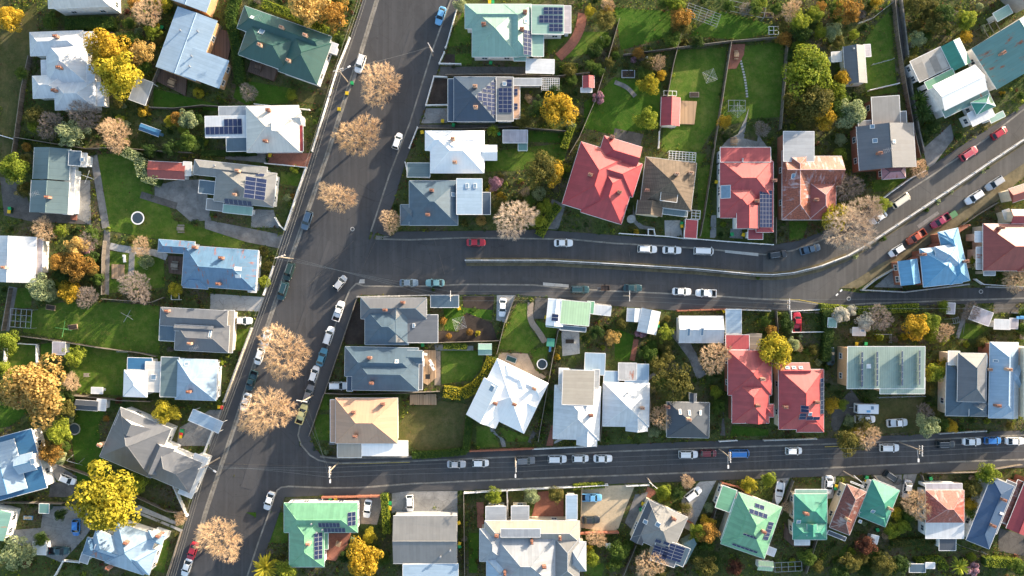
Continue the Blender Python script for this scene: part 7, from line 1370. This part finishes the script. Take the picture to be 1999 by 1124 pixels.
for (c, h, w_), L in bl.items():
    L.sort()
    for i, (d, a) in enumerate(L): tree(*a[:5], ('taller %s tree %s the %s' % (c, w_, h)) if i == 0 else 'taller %s tree further %s the %s' % (c, w_, h), 'tree', 'garden_tree', group='garden trees between the houses')
for a in autos:
    h, dx, dy, d = near_house(a[0], a[1]); lab.setdefault((KN[a[4]], h[0], where(dx, dy)), []).append((d, a))
ORD = ('nearest','second nearest','third nearest','fourth nearest','fifth nearest','sixth nearest','seventh nearest')
for (c, h, w_), L in lab.items():
    L.sort()
    for i, (d, a) in enumerate(L):
        base = '%s shrub %s the %s' % (c, w_, h); lb = base if len(L) == 1 else '%s %s' % (ORD[min(i, 6)], base)
        tree(*a[:5], lb, 'shrub', 'garden_shrub', group='garden shrubs between the houses')
# ground cover over every open bed: one uncountable mass
rng = np.random.default_rng(5); n = 330000
U = rng.uniform(-20, 2020, n); V_ = rng.uniform(-15, 1140, n); gi = ((V_+38)/GC).astype(int); gj = ((U+40)/GC).astype(int); gi = np.clip(gi, 1, GH-2); gj = np.clip(gj, 1, GW-2); L_ = LAWNG[gi, gj]; near = L_ & ~(LAWNG[gi-1, gj] & LAWNG[gi+1, gj] & LAWNG[gi, gj-1] & LAWNG[gi, gj+1]); keep = ~OCC[gi, gj] | (near & (rng.uniform(0, 1, n) < .35)) | (L_ & (rng.uniform(0, 1, n) < .05))
dens = 0.5+0.5*np.sin(U*.035+1.3*np.sin(V_*.027))*np.sin(V_*.041+1.7*np.sin(U*.019)); keep &= rng.uniform(0, 1, n) < (0.35+0.65*dens)
U, V_ = U[keep], V_[keep]; n = len(U); k = CAM_H/FPX; hgt = rng.uniform(0.03, 0.55, n)*(0.4+dens[keep])*np.where(L_[keep], .25, 1)
Pn = np.stack([(U-CX)*k, -(V_-CY)*k, hgt], 1); nn = rng.normal(size=(n, 3))*0.8+np.array([0, 0, 0.9]); nn /= np.linalg.norm(nn, axis=1, keepdims=True); q1 = np.cross(nn, rng.normal(size=(n, 3))); q1 /= np.linalg.norm(q1, axis=1, keepdims=True); b1 = np.cross(nn, q1); sz = rng.uniform(0.07, 0.27, n)[:, None]
QV = np.stack([Pn-q1*sz, Pn-b1*sz*.6, Pn+q1*sz, Pn+b1*sz*.6], 1); zone = (np.sin(U*.021+2*np.sin(V_*.013))+np.sin(V_*.024+1.5*np.sin(U*.017))+rng.normal(scale=.8, size=n))
m = MB()
idx = np.digitize(zone, [-1.5, -.6, .3, 1.1, 1.9])
for i in range(6): m.quads(QV[idx == i], i)
# low clumps of perennials in the same mass
nc = 15000; U = rng.uniform(-20, 2020, nc); V_ = rng.uniform(-15, 1140, nc); gi = np.clip(((V_+38)/GC).astype(int), 1, GH-2); gj = np.clip(((U+40)/GC).astype(int), 1, GW-2); ed = LAWNG[gi, gj] & ~(LAWNG[gi-1, gj] & LAWNG[gi+1, gj] & LAWNG[gi, gj-1] & LAWNG[gi, gj+1])
kp = ~OCC[gi, gj] | (ed & (rng.uniform(0, 1, nc) < .3)); U, V_ = U[kp], V_[kp]; nc = len(U); rc = rng.uniform(0.22, 0.75, nc)*(1-.4*(rng.uniform(0, 1, nc) < .5)); sp_ = rng.choice(9, nc, p=[.17,.20,.19,.08,.06,.05,.09,.10,.06]); per = 26
for i in range(9):
    k_ = np.where(sp_ == i)[0]; k_ = np.repeat(k_, per); d = rng.normal(size=(len(k_), 3)); d[:, 2] = np.abs(d[:, 2]); d /= np.linalg.norm(d, axis=1, keepdims=True)
    c0 = np.stack([(U[k_]-CX)*k, -(V_[k_]-CY)*k, np.zeros(len(k_))], 1); p = c0+d*rc[k_][:, None]*rng.uniform(.55, 1.05, (len(k_), 1))*np.array([1, 1, .9]); nn = d+rng.normal(size=d.shape)*.4; nn /= np.linalg.norm(nn, axis=1, keepdims=True)
    t1 = np.cross(nn, rng.normal(size=d.shape)); t1 /= np.linalg.norm(t1, axis=1, keepdims=True); t2 = np.cross(nn, t1); z_ = (rc[k_]*rng.uniform(.16, .38, len(k_)))[:, None]; m.quads(np.stack([p-t1*z_, p-t2*z_*.6, p+t1*z_, p+t2*z_*.6], 1), i)
tag(m.build('ground_cover', [LEAF['dark'], LEAF['green'], LEAF['olive'], LEAF['maroon'], LEAF['olive'], LEAF['lime']]), kind='stuff')
